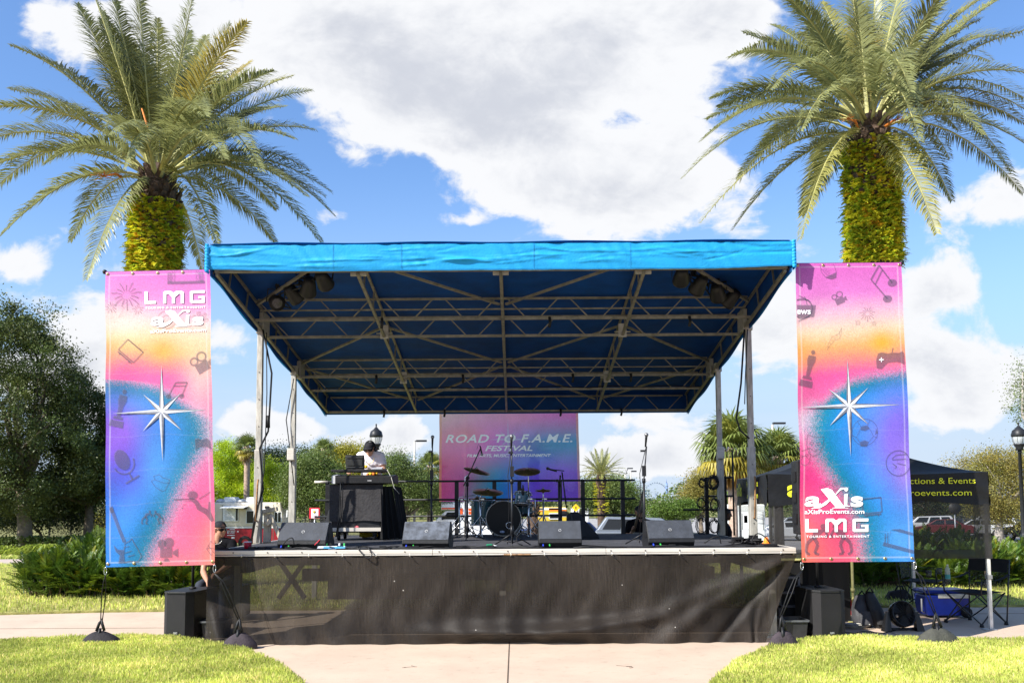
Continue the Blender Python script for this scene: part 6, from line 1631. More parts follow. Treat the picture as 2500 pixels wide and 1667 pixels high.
def side(s, q):
 z = DECK_Z + 0.02 + (zt - 0.05 - DECK_Z) * q
 return Vector((x1 + 0.0 + (0.30 - 0.14 * q) * s + 0.03 * math.sin(s * 22 + q) * (1 - q * 0.6), YD - 0.05 + 0.25 * s + 0.05 * math.cos(s * 22) * (1 - q * .5), z))
m = MB().grid(side, 50, 14)
m.grid(lambda s, q: Vector((x1 + 0.30 - 0.14 * q + 0.02 * math.sin(s * 20), YD + 0.2 + 0.9 * s, DECK_Z + 0.02 + (zt - 0.05 - DECK_Z) * q)), 20, 10)
m.grid(lambda s, q: Vector((x0 - 0.02 - (0.22 * (1 - q)) * s, YD - 0.01 + 0.5 * s, DECK_Z + 0.15 + (zt - DECK_Z - 0.15) * q)), 12, 10)
build_each(m, 'side_cloth', M('black velvet', (0.010, 0.010, 0.011), 0.9, var=0.2), desk, True)
# yellow and orange things in the open foot of the case
MB().bx((x0 + 0.3, YD + 0.75, DECK_Z + 0.02), (x0 + 0.75, YD + 0.9, DECK_Z + 0.10)).build('yellow_pad', M('yellow foam', (0.75, 0.55, 0.02), 0.6), desk, True)
b = MB(); c = Vector(((x0 + x1) / 2 + 0.02, YD - 0.004, D(870, 1288).z)); b.lathe([(0.035, 0), (0.035, 0.004)], c, 16, rot=(R(90), 0, 0)); b.build('round_badge', M('red and white badge', (0.6, 0.12, 0.14), 0.5, var=0.4, scale=60), desk, True)
# mixing console resting on the desk
con = thing('mixing_console', 'black mixing console with a pale side cheek on the draped desk', 'mixing console', ((x0 + x1) / 2 + 0.1, YD + 0.3, zt))
ca, cb_ = D(822, 1150).x, D(962, 1150).x
pf = [(-0.10, 0.012), (0.5, 0.012), (0.5, 0.14), (0.30, 0.155), (-0.10, 0.125)]
n = 5; m = MB(); vs = [(q, YD + y, zt + z) for q in (ca, cb_) for y, z in pf]; m.add(vs, [tuple(range(n)), tuple(range(2 * n - 1, n - 1, -1))] + [(j, n + j, n + (j + 1) % n, (j + 1) % n) for j in range(n)]); m.build('body', BLACK, con, True, bevel=0.01)
m = MB(); vs = [(q, YD + y, zt + z + (0.01 if z > .05 else 0)) for q in (ca - 0.055, ca - 0.002) for y, z in pf]; m.add(vs, [tuple(range(n)), tuple(range(2 * n - 1, n - 1, -1))] + [(j, n + j, n + (j + 1) % n, (j + 1) % n) for j in range(n)]); m.build('side_cheek', M('pale grey cheek', (0.55, 0.55, 0.56), 0.4), con, True)
MB().bx((D(900, 1150).x, YD - 0.105, zt + 0.05), (D(910, 1150).x, YD - 0.101, zt + 0.062)).build('badge', BADGE, con, True)
m = MB()
for k in range(12): m.tube([(ca + 0.05 + 0.03 * (k % 4), YD + 0.02 + 0.03 * (k // 4), zt + 0.12 + 0.014 * (k // 4)), (ca + 0.05 + 0.03 * (k % 4), YD + 0.02 + 0.03 * (k // 4), zt + 0.145 + 0.014 * (k // 4))], 0.006, 6)
m.build('knob', M('grey knob', (0.3, 0.3, 0.32), 0.4), con, True)
# shelf above it with monitor
sh = thing('laptop_shelf', 'black shelf standing over the mixing console', 'shelf', (D(876, 1150).x, YD + 0.2, zt)); z0 = D(876, 1152).z; z1 = D(876, 1146).z
a, b_ = D(812, 1150).x, D(941, 1150).x
MB().bx((a, YD - 0.12, z0), (b_, YD + 0.28, z1)).build('board', BLACK, sh, True, bevel=0.008)
m = MB()
for x in (a + 0.1, b_ - 0.08): m.beam((x, YD + 0.25, zt + 0.2), (x, YD + 0.25, z0), 0.03)
m.build('leg', BLACK, sh, True)
def screen_unit():
 t = thing('field_monitor', 'dark rugged monitor seen from behind on the shelf by the disc jockey', 'monitor', (D(867, 1147).x, YD - 0.02, z1)); w = D(890, 1130).x - D(844, 1130).x; h = D(867, 1111).z - z1
 m = MB(); c = Vector((D(867, 1130).x, YD, z1 + h / 2 + 0.004)); rt = Euler((R(14), 0, R(3))).to_matrix()
 m.box(c, (w, 0.05, h), rt); m.build('shell', M('grey black casing', (0.035, 0.037, 0.037), 0.5), t, True, bevel=0.018)
 m = MB()
 for dz in (-1, 1): m.box(c + rt @ Vector((0, -0.028, dz * h * 0.34)), (w * 0.84, 0.012, h * 0.08), rt)
 m.box(c + rt @ Vector((0, -0.027, 0)), (w * 0.78, 0.01, h * 0.44), rt); m.build('ribs', M('casing rib', (0.05, 0.052, 0.052), 0.45), t, True, bevel=0.004)
 MB().bx((c.x - 0.12, YD - 0.04, z1), (c.x + 0.12, YD + 0.06, z1 + 0.012)).beam((c.x + w * .45, YD + 0.05, z1), (c.x + w * .35, YD + 0.03, z1 + h * .5), 0.012).build('stand', BLACK, t, True)
screen_unit()
t = thing('tablet', 'pale tablet lying on the shelf in front of the disc jockey', 'tablet', (D(922, 1144).x, YD + 0.05, z1)); MB().box((D(920, 1144).x, YD + 0.06, z1 + 0.024), (0.16, 0.16, 0.012), (R(12), 0, 0)).build('slab', M('pale glass', (0.5, 0.5, 0.55), 0.15), t, True, bevel=0.003)
MB().box((D(920, 1144).x, YD + 0.12, z1 + 0.012), (0.12, 0.02, 0.024)).build('stand', BLACK, t, True)
m = MB().tube([D(945, 1146), D(955, 1165, YD - 0.1), D(962, 1190, YD - .15), D(975, 1205, YD - .1)], 0.0035, 5)
tag(m.build('cable', M('white cable', (0.6, 0.58, 0.52), 0.5)), 'thin white cable hanging from the shelf down the draped desk', 'cable')
m = MB()
for o in (0.0, 0.035): m.tube([D(832 + o * 150, 1176, YD - .13), D(831 + o * 150, 1215, YD - .08), D(829 + o * 130, 1260, YD - .07), D(820 + o * 60, 1310, YD - .15)], 0.010, 5)
tag(m.build('cable', RUBBER), 'pair of black cables running down the front of the draped desk', 'cable')
# ---------------------------------------------------------------- power strips and bits on the deck edge
def deckp(u, Y): p = W(u, 1330, Y); return Vector((p.x, Y, DECK_Z))
t = thing('power_strip', 'blue and white power strip with plugs before the draped desk', 'power strip', deckp(806, 10.78)); a = deckp(776, 10.78).x; b = deckp(844, 10.78).x
MB().bx((a, 10.74, DECK_Z + 0.004), (b, 10.82, DECK_Z + 0.045)).build('housing', M('white plastic', (0.7, 0.72, 0.75), 0.4), t, True, bevel=0.006)
MB().bx((a + 0.08, 10.734, DECK_Z + 0.018), (b, 10.739, DECK_Z + 0.04)).build('blue_stripe', M('light blue label', (0.10, 0.42, 0.75), 0.5), t, True)
m = MB()
for k, x in enumerate((0.06, 0.11, 0.16, 0.27, 0.33)): m.box((a + x, 10.78, DECK_Z + 0.062), (0.022, 0.03, 0.035), mi=k % 3)
m.build('plug', [M('white plastic'), M('green plug', (0.05, 0.4, 0.1), 0.5), BLACK], t, True, bevel=0.004)
for lb, ps, c in (('orange extension cable curling behind the power strip', [(790, 1310, 11.2), (800, 1303, 11.4), (818, 1305, 11.5), (812, 1314, 11.1), (800, 1318, 10.9)], (0.75, 0.33, 0.02)), ('red cable leaning over the left monitor', [(768, 1330, 10.72), (780, 1318, 10.75), (787, 1310, 10.95)], (0.6, 0.03, 0.05))):
 m = MB().tube([W(*q) if lb.startswith('red') else Vector((W(*q).x, q[2], max(DECK_Z + 0.02, W(*q).z))) for q in ps], 0.006, 6)
 tag(m.build('cable', M('cable ' + lb[:6], c, 0.5)), lb, 'cable')
t = thing('junction_box', 'small green box on the deck in front of the bass drum', 'box', deckp(1195, 11.0)); MB().box(deckp(1195, 11.0) + Vector((0, 0, 0.025)), (0.075, 0.06, 0.045)).build('case', M('green plastic', (0.01, 0.22, 0.10), 0.5), t, True, bevel=0.004); MB().tube([deckp(1203, 11.0) + Vector((0, 0, .03)), deckp(1213, 11.0) + Vector((0, -.02, .025))], 0.012, 6).build('jack', BADGE, t, True)
t = thing('marker_cone', 'small orange cone at the right corner of the deck', 'cone', deckp(1871, 11.6)); MB().lathe([(0.055, 0.0), (0.055, 0.012), (0.038, 0.014), (0.03, 0.07), (0.012, 0.09)], deckp(1871, 11.6), 14).build('body', M('orange plastic', (0.85, 0.22, 0.02), 0.45), t, True)
MB().lathe([(0.036, 0.028), (0.033, 0.045)], deckp(1871, 11.6), 14, caps=False).build('band', M('white plastic'), t, True)
t = thing('paper_tub', 'red cup like tub on the deck near the man with sunglasses', 'tub', deckp(605, 11.0)); MB().lathe([(0.045, 0.0), (0.05, 0.09), (0.046, 0.09), (0.042, 0.01)], deckp(605, 11.0), 16).build('tub', M('red tub', (0.42, 0.01, 0.03), 0.4), t, True)
MB().lathe([(0.051, 0.086), (0.053, 0.096), (0.045, 0.097)], deckp(605, 11.0), 16).build('rim', M('white plastic'), t, True)
# loose cables along the deck edge
cabs = [('black cable loops along the left deck edge', 530, 800, 10.68, 3, 0.02), ('black cables trailing along the deck below the draped desk', 800, 1000, 10.70, 4, 0.025), ('black cables along the deck edge before the drums', 960, 1330, 10.67, 4, 0.02), ('black cables along the deck edge at the right', 1400, 1900, 10.68, 3, 0.02)]
for lb, u0, u1, Y, n, amp in cabs:
 m = MB()
 for k in range(n):
  pts = []; ph = random.uniform(0, 6)
  for i in range(22):
   f = i / 21; p = deckp(u0 + (u1 - u0) * f, Y + 0.05 * k); pts.append(p + Vector((0, 0.05 * math.sin(f * 9 + ph) + 0.03 * math.sin(f * 23 + ph), 0.012 + amp * max(0, math.sin(f * 17 + ph * 2)) * (1 if k else 0.4))))
  m.tube(pts, 0.008, 5)
 for k in range(3): m.box(deckp(u0 + (u1 - u0) * random.random(), Y + 0.06) + Vector((0, 0, .025)), (0.08, 0.04, 0.04))
 tag(m.build('cable', RUBBER), lb, 'cable', 'loose cables on the deck')
for lb, pts in (('cable loop hanging over the deck edge above the skirt', [(870, 1333, 10.6), (885, 1352, 10.52), (900, 1362, 10.5), (908, 1352, 10.52), (898, 1335, 10.58)]), ('arched cable rising from the deck right of the last monitor', [(1720, 1325, 11), (1740, 1312, 11), (1755, 1311, 11), (1760, 1326, 11)]), ('arched cable rising from the deck beside the right roof post', [(1836, 1327, 10.9), (1838, 1312, 10.9), (1850, 1302, 10.9), (1865, 1308, 10.9), (1880, 1325, 10.9)]), ('cable curling up before the left monitor', [(690, 1330, 10.7), (702, 1316, 10.7), (714, 1313, 10.7), (718, 1328, 10.7)]),
 ('cable arch beside the centre microphone base', [(1276, 1330, 11), (1264, 1325, 11), (1262, 1312, 11.1), (1275, 1300, 11.2), (1290, 1305, 11.3)])):
 m = MB(); q = [W(*p) for p in pts]
 # smooth it
 r_ = []
 for i in range(len(q) - 1):
  p0, p1, p2, p3 = q[max(0, i - 1)], q[i], q[i + 1], q[min(len(q) - 1, i + 2)]
  for f in (0, .25, .5, .75): r_.append(0.5 * ((2 * p1) + (p2 - p0) * f + (2 * p0 - 5 * p1 + 4 * p2 - p3) * f * f + (3 * p1 - p0 - 3 * p2 + p3) * f ** 3))
 r_.append(q[-1]); m.tube(r_, 0.008, 5); tag(m.build('cable', RUBBER), lb, 'cable')
m = MB()
cc = deckp(1820, 11.4)
for k in range(14): m.tube([cc + Vector((random.uniform(-.2, .2), random.uniform(-.1, .1), random.uniform(.01, .08))) for _ in range(5)], 0.012, 5)
m.box(cc + Vector((-.1, 0, .05)), (.14, .1, .1)); m.box(cc + Vector((.12, .05, .06)), (.1, .1, .12))
tag(m.build('cable_heap', RUBBER), 'heap of black cables and connectors at the right end of the deck', 'cables')
# coils hung on the side rail
CO = [(1714, 1178, 14.9, 9, 10), (1742, 1178, 14.5, 11, 16), (1714, 1228, 14.9, 12, 14), (1744, 1230, 14.5, 11, 16), (1714, 1282, 14.9, 15, 20), (1745, 1284, 14.5, 13, 18)]
src = None
for k, (u, v, Y, ru, rv) in enumerate(CO):
 p = W(u, v, Y - 0.06); lb = ['coiled black cable hung at the top left of the side rail', 'thick coiled black cable hung at the top right of the side rail', 'coiled black cable on the middle bar of the side rail, left', 'coiled black cable on the middle bar of the side rail, right', 'wide coiled black cable at the foot of the side rail, left', 'coiled black cable at the foot of the side rail, right'][k]
 m = MB(); s = Y / FPX
 for j in range(5 if k != 1 else 12):
  rx, rz_ = ru * s * random.uniform(0.7, 1.1), rv * s * random.uniform(0.75, 1.1); ox, oz = random.uniform(-.02, .02), random.uniform(-.02, .02)
  m.tube([p + Vector((ox + rx * math.cos(a), random.uniform(-.03, .03) * 0.3 + 0.01 * j - .03, oz + rz_ * math.sin(a))) for a in np.linspace(0, 2 * PI, 17)], 0.0055, 5)
 m.tube([p + Vector((0, .05, rv * s)), p + Vector((0.0, -.05, rv * s * .7)), p + Vector((.02, -.05, rv * s * .4))], 0.012, 5)
 tag(m.build('cable_coil', RUBBER), lb, 'cable coil', 'cable coils on the side rail')

# ---------------------------------------------------------------- drum kit
CHR = M('chrome', (0.55, 0.55, 0.56), 0.22, 0.95, var=0.2); SHELL = M('teal sparkle drum shell', (0.025, 0.085, 0.105), 0.3, var=0.3, scale=120, coat=0.6); BRASS = M('bronze cymbal', (0.30, 0.205, 0.07), 0.32, 0.85, var=0.3, scale=18)
HEAD = M('black drum head', (0.004, 0.004, 0.005), 0.4, spec=.25); WHD = M('white drum head', (0.7, 0.7, 0.68), 0.5)
KB = M('black stand steel', (0.02, 0.02, 0.022), 0.4, 0.3)
def drum(name, label, c, r, L, rot, head, lugs=8, rim=CHR):
 t = thing(name, label, 'drum', c, 0, None); rm = Euler(rot).to_matrix()
 cc = Vector(c); f = lambda q: rm @ Vector(q) + cc
 MB().lathe([(r, -L / 2), (r, L / 2)], c, 36, rot=rm, caps=False).build('shell', SHELL, t, True)
 for s in (-1, 1):
  MB().lathe([(r * 1.0, s * L / 2), (r * 1.035, s * (L / 2 - 0.015)), (r * 1.035, s * (L / 2 + 0.012)), (r * 0.985, s * (L / 2 + 0.014))], c, 36, rot=rm, caps=False).build('hoop', rim, t, True)
  MB().lathe([(0.001, s * (L / 2 + 0.004)), (r * 0.99, s * (L / 2 + 0.002))], c, 36, rot=rm, caps=False).build('drum_head', head, t, True)
 m = MB()
 for k in range(lugs):
  a = 2 * PI * k / lugs; o = Vector((math.cos(a), math.sin(a), 0))
  for s in (-1, 1): m.ball(f(o * (r + 0.012) + Vector((0, 0, s * L * 0.32))), 0.016, 6, 4); m.tube([f(o * (r + 0.02) + Vector((0, 0, s * L * 0.32))), f(o * (r + 0.02) + Vector((0, 0, s * (L / 2 + .012))))], 0.004, 5)
 m.build('lug', CHR, t, True)
 return t
YK = 14.1
cbd = W(1227, 1267, YK); rbd = 0.283
bd = drum('bass_drum', 'large bass drum with black front head and a small port ring', (cbd.x, YK + 0.2, DECK_Z + rbd + 0.025), rbd, 0.42, (R(90), 0, R(4)), HEAD, 10, M('pale hoop', (0.42, 0.40, 0.35), 0.4))
m = MB(); c = Vector((cbd.x + 0.11, YK - 0.02, DECK_Z + rbd - 0.09)); m.tube([c + Vector((0.052 * math.cos(a), 0, 0.052 * math.sin(a))) for a in np.linspace(0, 2 * PI, 21)], 0.011, 6); m.build('port_ring', CHR, bd, True)
MB().lathe([(0.0, 0), (0.045, 0), (0.045, 0.004)], c + Vector((0, 0.008, 0)), 20, rot=(R(90), 0, 0)).build('port', BLACK, bd, True)
m = MB().lathe([(0.04, 0), (0.04, 0.003)], (cbd.x - 0.005, YK - 0.016, DECK_Z + 0.09), 18, rot=(R(90), 0, 0)); m.v = [((x - cbd.x) * 1.05 + cbd.x, y, DECK_Z + .09 + (z - DECK_Z - .09) * .5) for x, y, z in m.v]; m.build('head_logo', M('pale blue print', (0.28, 0.33, 0.45), 0.6), bd, True)
m = MB()
for s in (-1, 1): m.tube([(cbd.x + s * rbd * .93, YK + .05, DECK_Z + .22), (cbd.x + s * (rbd + .14), YK - .18, DECK_Z + .012)], 0.011, 6)
m.build('spur', CHR, bd, True)
p = W(1179, 1250, 14.45); ft = drum('floor_tom', 'tall teal floor tom left of the bass drum', (p.x, 14.5, W(1179, 1251, 14.45).z), 0.20, 0.40, (0, 0, 0), WHD)
m = MB()
for k in range(3):
 a = 2 * PI * k / 3 + .4; x, y = p.x + math.cos(a) * .22, 14.5 + math.sin(a) * .22; m.tube([(x, y, W(1179, 1240, 14.45).z), (x, y, DECK_Z + .04)], 0.008, 6).tube([(x, y, DECK_Z + .04), (x, y, DECK_Z)], 0.016, 6)
m.build('leg', CHR, ft, True)
p = W(1276, 1216, 14.0); rt = drum('rack_tom', 'small teal rack tom mounted right above the bass drum', (p.x, 14.02, p.z), 0.125, 0.19, (R(-10), R(4), 0), WHD, 6)
m = MB().box(p + Vector((-.055, -.125, .02)), (.035, .006, .035), (R(-10), 0, 0)); m.build('badge', BADGE, rt, True)
MB().tube([p + Vector((.12, 0, -.02)), p + Vector((.2, 0.02, -.02)), p + Vector((.2, .02, -.3))], 0.012, 6).build('mount', CHR, rt, True)
p = W(1276, 1242, 14.4); sn = drum('snare_drum', 'dark shallow snare drum under the rack tom', (p.x, 14.45, p.z), 0.17, 0.14, (R(6), 0, 0), WHD, 8, BLACK)
m = MB()
for k in range(3):
 a = 2 * PI * k / 3; m.tube([(p.x, 14.45, p.z - .1), (p.x, 14.45, DECK_Z + .18), (p.x + .24 * math.cos(a), 14.45 + .24 * math.sin(a), DECK_Z + .01)], 0.010, 6)
m.build('snare_stand', CHR, sn, True)
def tripod(m, x, y, z0, r, h, n=3, a0=0.5, w=0.008):
 for k in range(n):
  a = a0 + 2 * PI * k / n; m.tube([(x, y, z0 + h), (x + r * math.cos(a), y + r * math.sin(a), z0 + 0.01)], w, 5); m.tube([(x, y, z0 + h * 0.3), (x + r * .55 * math.cos(a), y + r * .55 * math.sin(a), z0 + h * .47)], w * .8, 5)
def cymbal(label, u, v, Y, rad, tilt, ub, extra=0.0, hat=False):
 p = W(u, v, Y); t = thing('cymbal_stand' if not hat else 'hi_hat_stand', label, 'cymbal', (p.x, Y, DECK_Z), 0, 'cymbals of the drum kit')
 pr = [(0.001, 0.022), (0.018, 0.021), (0.032, 0.012), (0.04, 0.006), (rad * 0.55, -0.006), (rad, -0.022), (rad, -0.024), (rad * .55, -0.009), (0.03, 0.004), (0.001, 0.016)]
 rm = Euler(tilt).to_matrix()
 MB().lathe(pr, p, 40, rot=rm, caps=False).build('cymbal', BRASS, t, True)
 if hat: MB().lathe([(r_, -z - 0.02) for r_, z in pr], p, 40, rot=rm, caps=False).build('cymbal', BRASS, t, True)
 x2 = W(ub, 1300, Y).x
 m = MB().tube([(x2, Y, DECK_Z + 0.05), (x2, Y, DECK_Z + 0.62)], 0.014, 8).tube([(x2, Y, DECK_Z + 0.55), (x2, Y, max(DECK_Z + 0.66, p.z - 0.12)), p + Vector((0, 0, 0.05))], 0.009, 7)
 m.lathe([(0.02, 0), (0.02, 0.04)], (x2, Y, DECK_Z + 0.6), 8); m.box((x2 + 0.03, Y, DECK_Z + 0.62), (0.06, 0.02, 0.02)); m.ball(p + Vector((0, 0, 0.035)), 0.012, 6, 5)
 tripod(m, x2, Y, DECK_Z, 0.28, 0.36, a0=random.uniform(0, 2)); m.build('stand', CHR, t, True)
 return t
cymbal('tilted crash cymbal on the left of the drum kit', 1165, 1147, 14.3, 0.225, (R(12), R(15), 0), 1136)
cymbal('large ride cymbal high on the right of the drum kit', 1287, 1148, 13.9, 0.215, (R(20), R(-1), 0), 1291)
cymbal('wide low cymbal over the floor tom', 1191, 1198, 13.8, 0.25, (R(14), R(4), 0), 1173)
cymbal('hi-hat with two small cymbals at the right end of the kit', 1326, 1196, 14.4, 0.14, (R(4), 0, 0), 1327, hat=True)
cymbal('small thin cymbal half hidden behind the floor tom', 1165, 1215, 14.8, 0.15, (R(10), R(-8), 0), 1122)
t = thing('drum_stool', 'round drum stool behind the bass drum', 'stool', (W(1240, 1300, 14.95).x, 14.95, DECK_Z)); xx = W(1240, 1300, 14.95).x
MB().lathe([(0.02, 0.44), (0.16, 0.45), (0.17, 0.49), (0.15, 0.52), (0.01, 0.525)], (xx, 14.95, DECK_Z), 20).build('seat', BLACK, t, True); m = MB().tube([(xx, 14.95, DECK_Z + .1), (xx, 14.95, DECK_Z + .45)], .014, 7); tripod(m, xx, 14.95, DECK_Z, .25, .3); m.build('stand', CHR, t, True)
# ---------------------------------------------------------------- microphone stands
MESHG = M('microphone grille', (0.22, 0.22, 0.23), 0.4, 0.8, var=0.3, scale=200)
def mic_body(m, p, d, mi_body=0, mi_head=1, k=1.0):
 d = Vector(d).normalized(); m.tube([p - d * 0.15 * k, p - d * 0.03 * k, p], [0.011 * k, 0.016 * k, 0.018 * k], 8, mi_body); m.ball(p + d * 0.016 * k, 0.027 * k, 10, 8, mi_head)
def stand(label, ub, Y, vtop, round_base=False, boom=None, utop=None, r=0.28, h=0.16, thick=0.011):
 x = W(ub, 1300, Y).x; top = W(utop if utop else ub, vtop, Y)
 t = thing('microphone_stand', label, 'microphone stand', (x, Y, DECK_Z), 0, 'microphone stands on the deck')
 m = MB(); zm = DECK_Z + 0.85
 if round_base: m.lathe([(0.15, 0.005), (0.15, 0.02), (0.02, 0.03)], (x, Y, DECK_Z), 20)
 else: tripod(m, x, Y, DECK_Z, r, h, a0=2.6, w=0.009)
 m.lathe([(0.028, 0.0), (0.022, 0.14)], (x, Y, DECK_Z + h - .03), 10)
 topz = top.z if not boom else zm + 0.25
 m.tube([(x, Y, DECK_Z + 0.03), (x, Y, min(zm, topz - .1))], thick * 1.35, 8); m.lathe([(0.024, -0.03), (0.024, 0.03)], (x, Y, min(zm, topz - .1)), 10)
 return t, m, x, top
for lb, ub, Y, ut, vt in (('straight microphone stand left of the backdrop', 1053, 12.6, 1056, 1069), ('straight microphone stand in front of the bass drum', 1250, 11.4, 1249, 1068), ('tall microphone stand before the rightmost monitor', 1574, 11.5, 1578, 1064)):
 t, m, x, top = stand(lb, ub, Y, vt, utop=ut)
 z2 = DECK_Z + 1.15
 m.tube([(x, Y, DECK_Z + 0.85), top + Vector((0, 0, -0.14))], 0.009, 7); m.box((x + .005, Y, DECK_Z + 0.98), (0.05, 0.04, 0.14)); m.box((x - .01, Y - .01, top.z - 0.2), (0.06, 0.03, 0.025))
 m.build('stand', KB, t, True)
 q = MB(); mic_body(q, top, (0.05, -0.25, 0.9)); q.build('microphone', [KB, MESHG], t, True)
 MB().tube([top + Vector((0, 0.02, -.13)), (x - .05, Y + .02, top.z - .5), (x - .035, Y + .03, DECK_Z + .5), (x - .06, Y + .1, DECK_Z + .02)], 0.005, 5).build('cable', RUBBER, t, True)
t, m, x, top = stand('boom microphone stand left of the drum kit with a tilted arm', 1141, 13.2, 1085, boom=True)
e0, e1 = W(1132, 1186, 13.1), W(1173, 1095, 13.1); m.tube([e0, e1], 0.009, 7); m.tube([(x, 13.2, DECK_Z + .8), W(1142, 1166, 13.15)], 0.012, 7); m.lathe([(0.03, -.02), (0.03, .02)], W(1142, 1166, 13.12), 10, rot=(R(90), 0, 0)); m.tube([e1, W(1169, 1083, 13.1), W(1164, 1096, 13.1)], 0.004, 5); m.build('stand', KB, t, True)
q = MB(); mic_body(q, W(1176, 1107, 13.05), (0.15, -0.1, -0.8), k=.8); q.build('microphone', [KB, MESHG], t, True)
t, m, x, top = stand('short boom microphone stand right of the drum kit', 1367, 13.2, 1150, boom=True, r=.22)
e0, e1 = W(1377, 1149, 13.1), W(1340, 1145, 13.0); m.tube([(x, 13.2, DECK_Z + .8), W(1368, 1160, 13.15)], 0.014, 7); m.tube([e0, e1], 0.008, 7); m.ball(W(1360, 1173, 13.1), 0.025, 8, 6); m.tube([W(1372, 1152, 13.1), W(1377, 1190, 13.1), W(1383, 1240, 13.1)], 0.012, 6); m.build('stand', KB, t, True)
q = MB(); mic_body(q, W(1339, 1144, 13.0), (-0.8, -.2, .25), k=.9); q.build('microphone', [KB, KB], t, True)
t = thing('snare_microphone', 'small microphone clipped to the rim of the rack tom', 'microphone', W(1277, 1195, 13.95)); q = MB(); mic_body(q, W(1277, 1203, 13.9), (0, -.2, -1), k=.9); q.box(W(1276, 1198, 13.92), (.05, .05, .09)); q.build('body', [KB, KB], t, True)
# ================================================================== PEOPLE
def fused(name, mb, mat, parent, voxel=0.009, it=3, fac=0.5):
 "one continuous skin grown round the collected shapes"
 me = bpy.data.meshes.new(name); me.from_pydata(mb.v, [], mb.f); me.update()
 o = bpy.data.objects.new(name + '_tmp', me); COL.objects.link(o)
 r = o.modifiers.new('r', 'REMESH'); r.mode = 'VOXEL'; r.voxel_size = voxel; r.use_smooth_shade = True
 s = o.modifiers.new('s', 'SMOOTH'); s.factor = fac; s.iterations = it
 dg = bpy.context.evaluated_depsgraph_get(); dg.update()
 nm = bpy.data.meshes.new_from_object(o.evaluated_get(dg)); nm.name = name
 bpy.data.objects.remove(o); bpy.data.meshes.remove(me)
 nm.materials.clear(); nm.materials.append(mat)
 o = bpy.data.objects.new(name, nm); COL.objects.link(o)
 if parent is not None: adopt(o, parent, True)
 return o
def cap_(m, p, q, r0, r1, n=12):
 p, q = Vector(p), Vector(q); m.ball(p, r0, n, 8); m.ball(q, r1, n, 8); m.tube([p, p.lerp(q, .5), q], [r0, (r0 + r1) / 2 * 1.04, r1], n)
def etube(m, pts, rx, ry, right, n=20):
 right = Vector(right).normalized(); vs, fs = [], []
 for i, p in enumerate(pts):
  d = (Vector(pts[min(i + 1, len(pts) - 1)]) - Vector(pts[max(i - 1, 0)])).normalized(); f = d.cross(right).normalized()
  for j in range(n):
   a = 2 * PI * j / n; vs.append(Vector(p) + right * rx[i] * math.cos(a) + f * ry[i] * math.sin(a))
 for i in range(len(pts) - 1):
  for j in range(n): fs.append((i * n + j, i * n + (j + 1) % n, (i + 1) * n + (j + 1) % n, (i + 1) * n + j))
 fs += [tuple(range(n - 1, -1, -1)), tuple((len(pts) - 1) * n + j for j in range(n))]
 m.add(vs, fs, 0, True)
def hand(m, wrist, d, nrmv, curl=0.6, side=1, k=1.0):
 "palm, four unequal fingers and a thumb; d points along the hand, nrmv out of the palm"
 w = Vector(wrist); d = Vector(d).normalized(); nv = Vector(nrmv); nv = (nv - d * nv.dot(d)).normalized(); s = d.cross(nv).normalized() * side
 pc = w + d * 0.05 * k
 for o in (-0.028, -0.01, 0.01, 0.028): cap_(m, w + d * 0.01 + s * o * .8 * k, w + d * 0.085 * k + s * o * k, 0.016 * k, 0.013 * k, 8)
 for i, (o, L) in enumerate(((-0.031, 0.062), (-0.011, 0.076), (0.010, 0.080), (0.031, 0.072))):
  p = w + d * 0.088 * k + s * o * k; a = 0.0
  for j, fr in enumerate((0.45, 0.32, 0.23)):
   a += curl * (0.75 + 0.12 * i); q = p + (d * math.cos(a) + nv * math.sin(a)) * L * fr * k; cap_(m, p, q, (0.0105 - .001 * j) * k, (0.0095 - .001 * j) * k, 7); p = q
 p = w + d * 0.025 * k + s * 0.032 * k
 for j, L in enumerate((0.035, 0.03, 0.025)):
  q = p + (d * (0.6 + .1 * j) + s * (0.7 - .35 * j) + nv * (0.25 + curl * .35 * j)).normalized() * L * k; cap_(m, p, q, 0.0125 * k, 0.0105 * k, 7); p = q
def headshape(m, c, f, u, k=1.0):
 f = Vector(f).normalized(); u = Vector(u); u = (u - f * u.dot(f)).normalized(); r = f.cross(u)
 M3 = Matrix((r, f, u)).transposed()
 def P(x, y, z): return Vector(c) + (r * x + f * y + u * z) * k
 def ell(x, y, z, a, b, cc, n=18, mm=14):
  vs0 = len(m.v); t = MB(); t.ball((0, 0, 0), (a * k, b * k, cc * k), n, mm); m.add([M3 @ Vector(q) + P(x, y, z) for q in t.v], t.f, 0, True)
 ell(0, -0.005, 0.03, 0.076, 0.094, 0.085); ell(0, 0.022, -0.045, 0.058, 0.068, 0.068); ell(0, 0.055, -0.088, 0.028, 0.03, 0.026)
 ell(-0.034, 0.062, -0.03, 0.024, 0.022, 0.022); ell(0.034, 0.062, -0.03, 0.024, 0.022, 0.022)      # cheeks
 ell(0, 0.084, 0.022, 0.05, 0.012, 0.012)                                                              # brow
 ell(0, 0.098, -0.010, 0.010, 0.012, 0.026, 10, 8); ell(0, 0.108, -0.026, 0.016, 0.013, 0.010, 10, 8)   # nose
 ell(0, 0.084, -0.058, 0.023, 0.010, 0.006, 10, 8); ell(0, 0.083, -0.067, 0.020, 0.010, 0.006, 10, 8)   # lips
 for s in (-1, 1): ell(s * 0.077, -0.012, -0.008, 0.010, 0.018, 0.031, 10, 8)                         # ears
 return P, M3
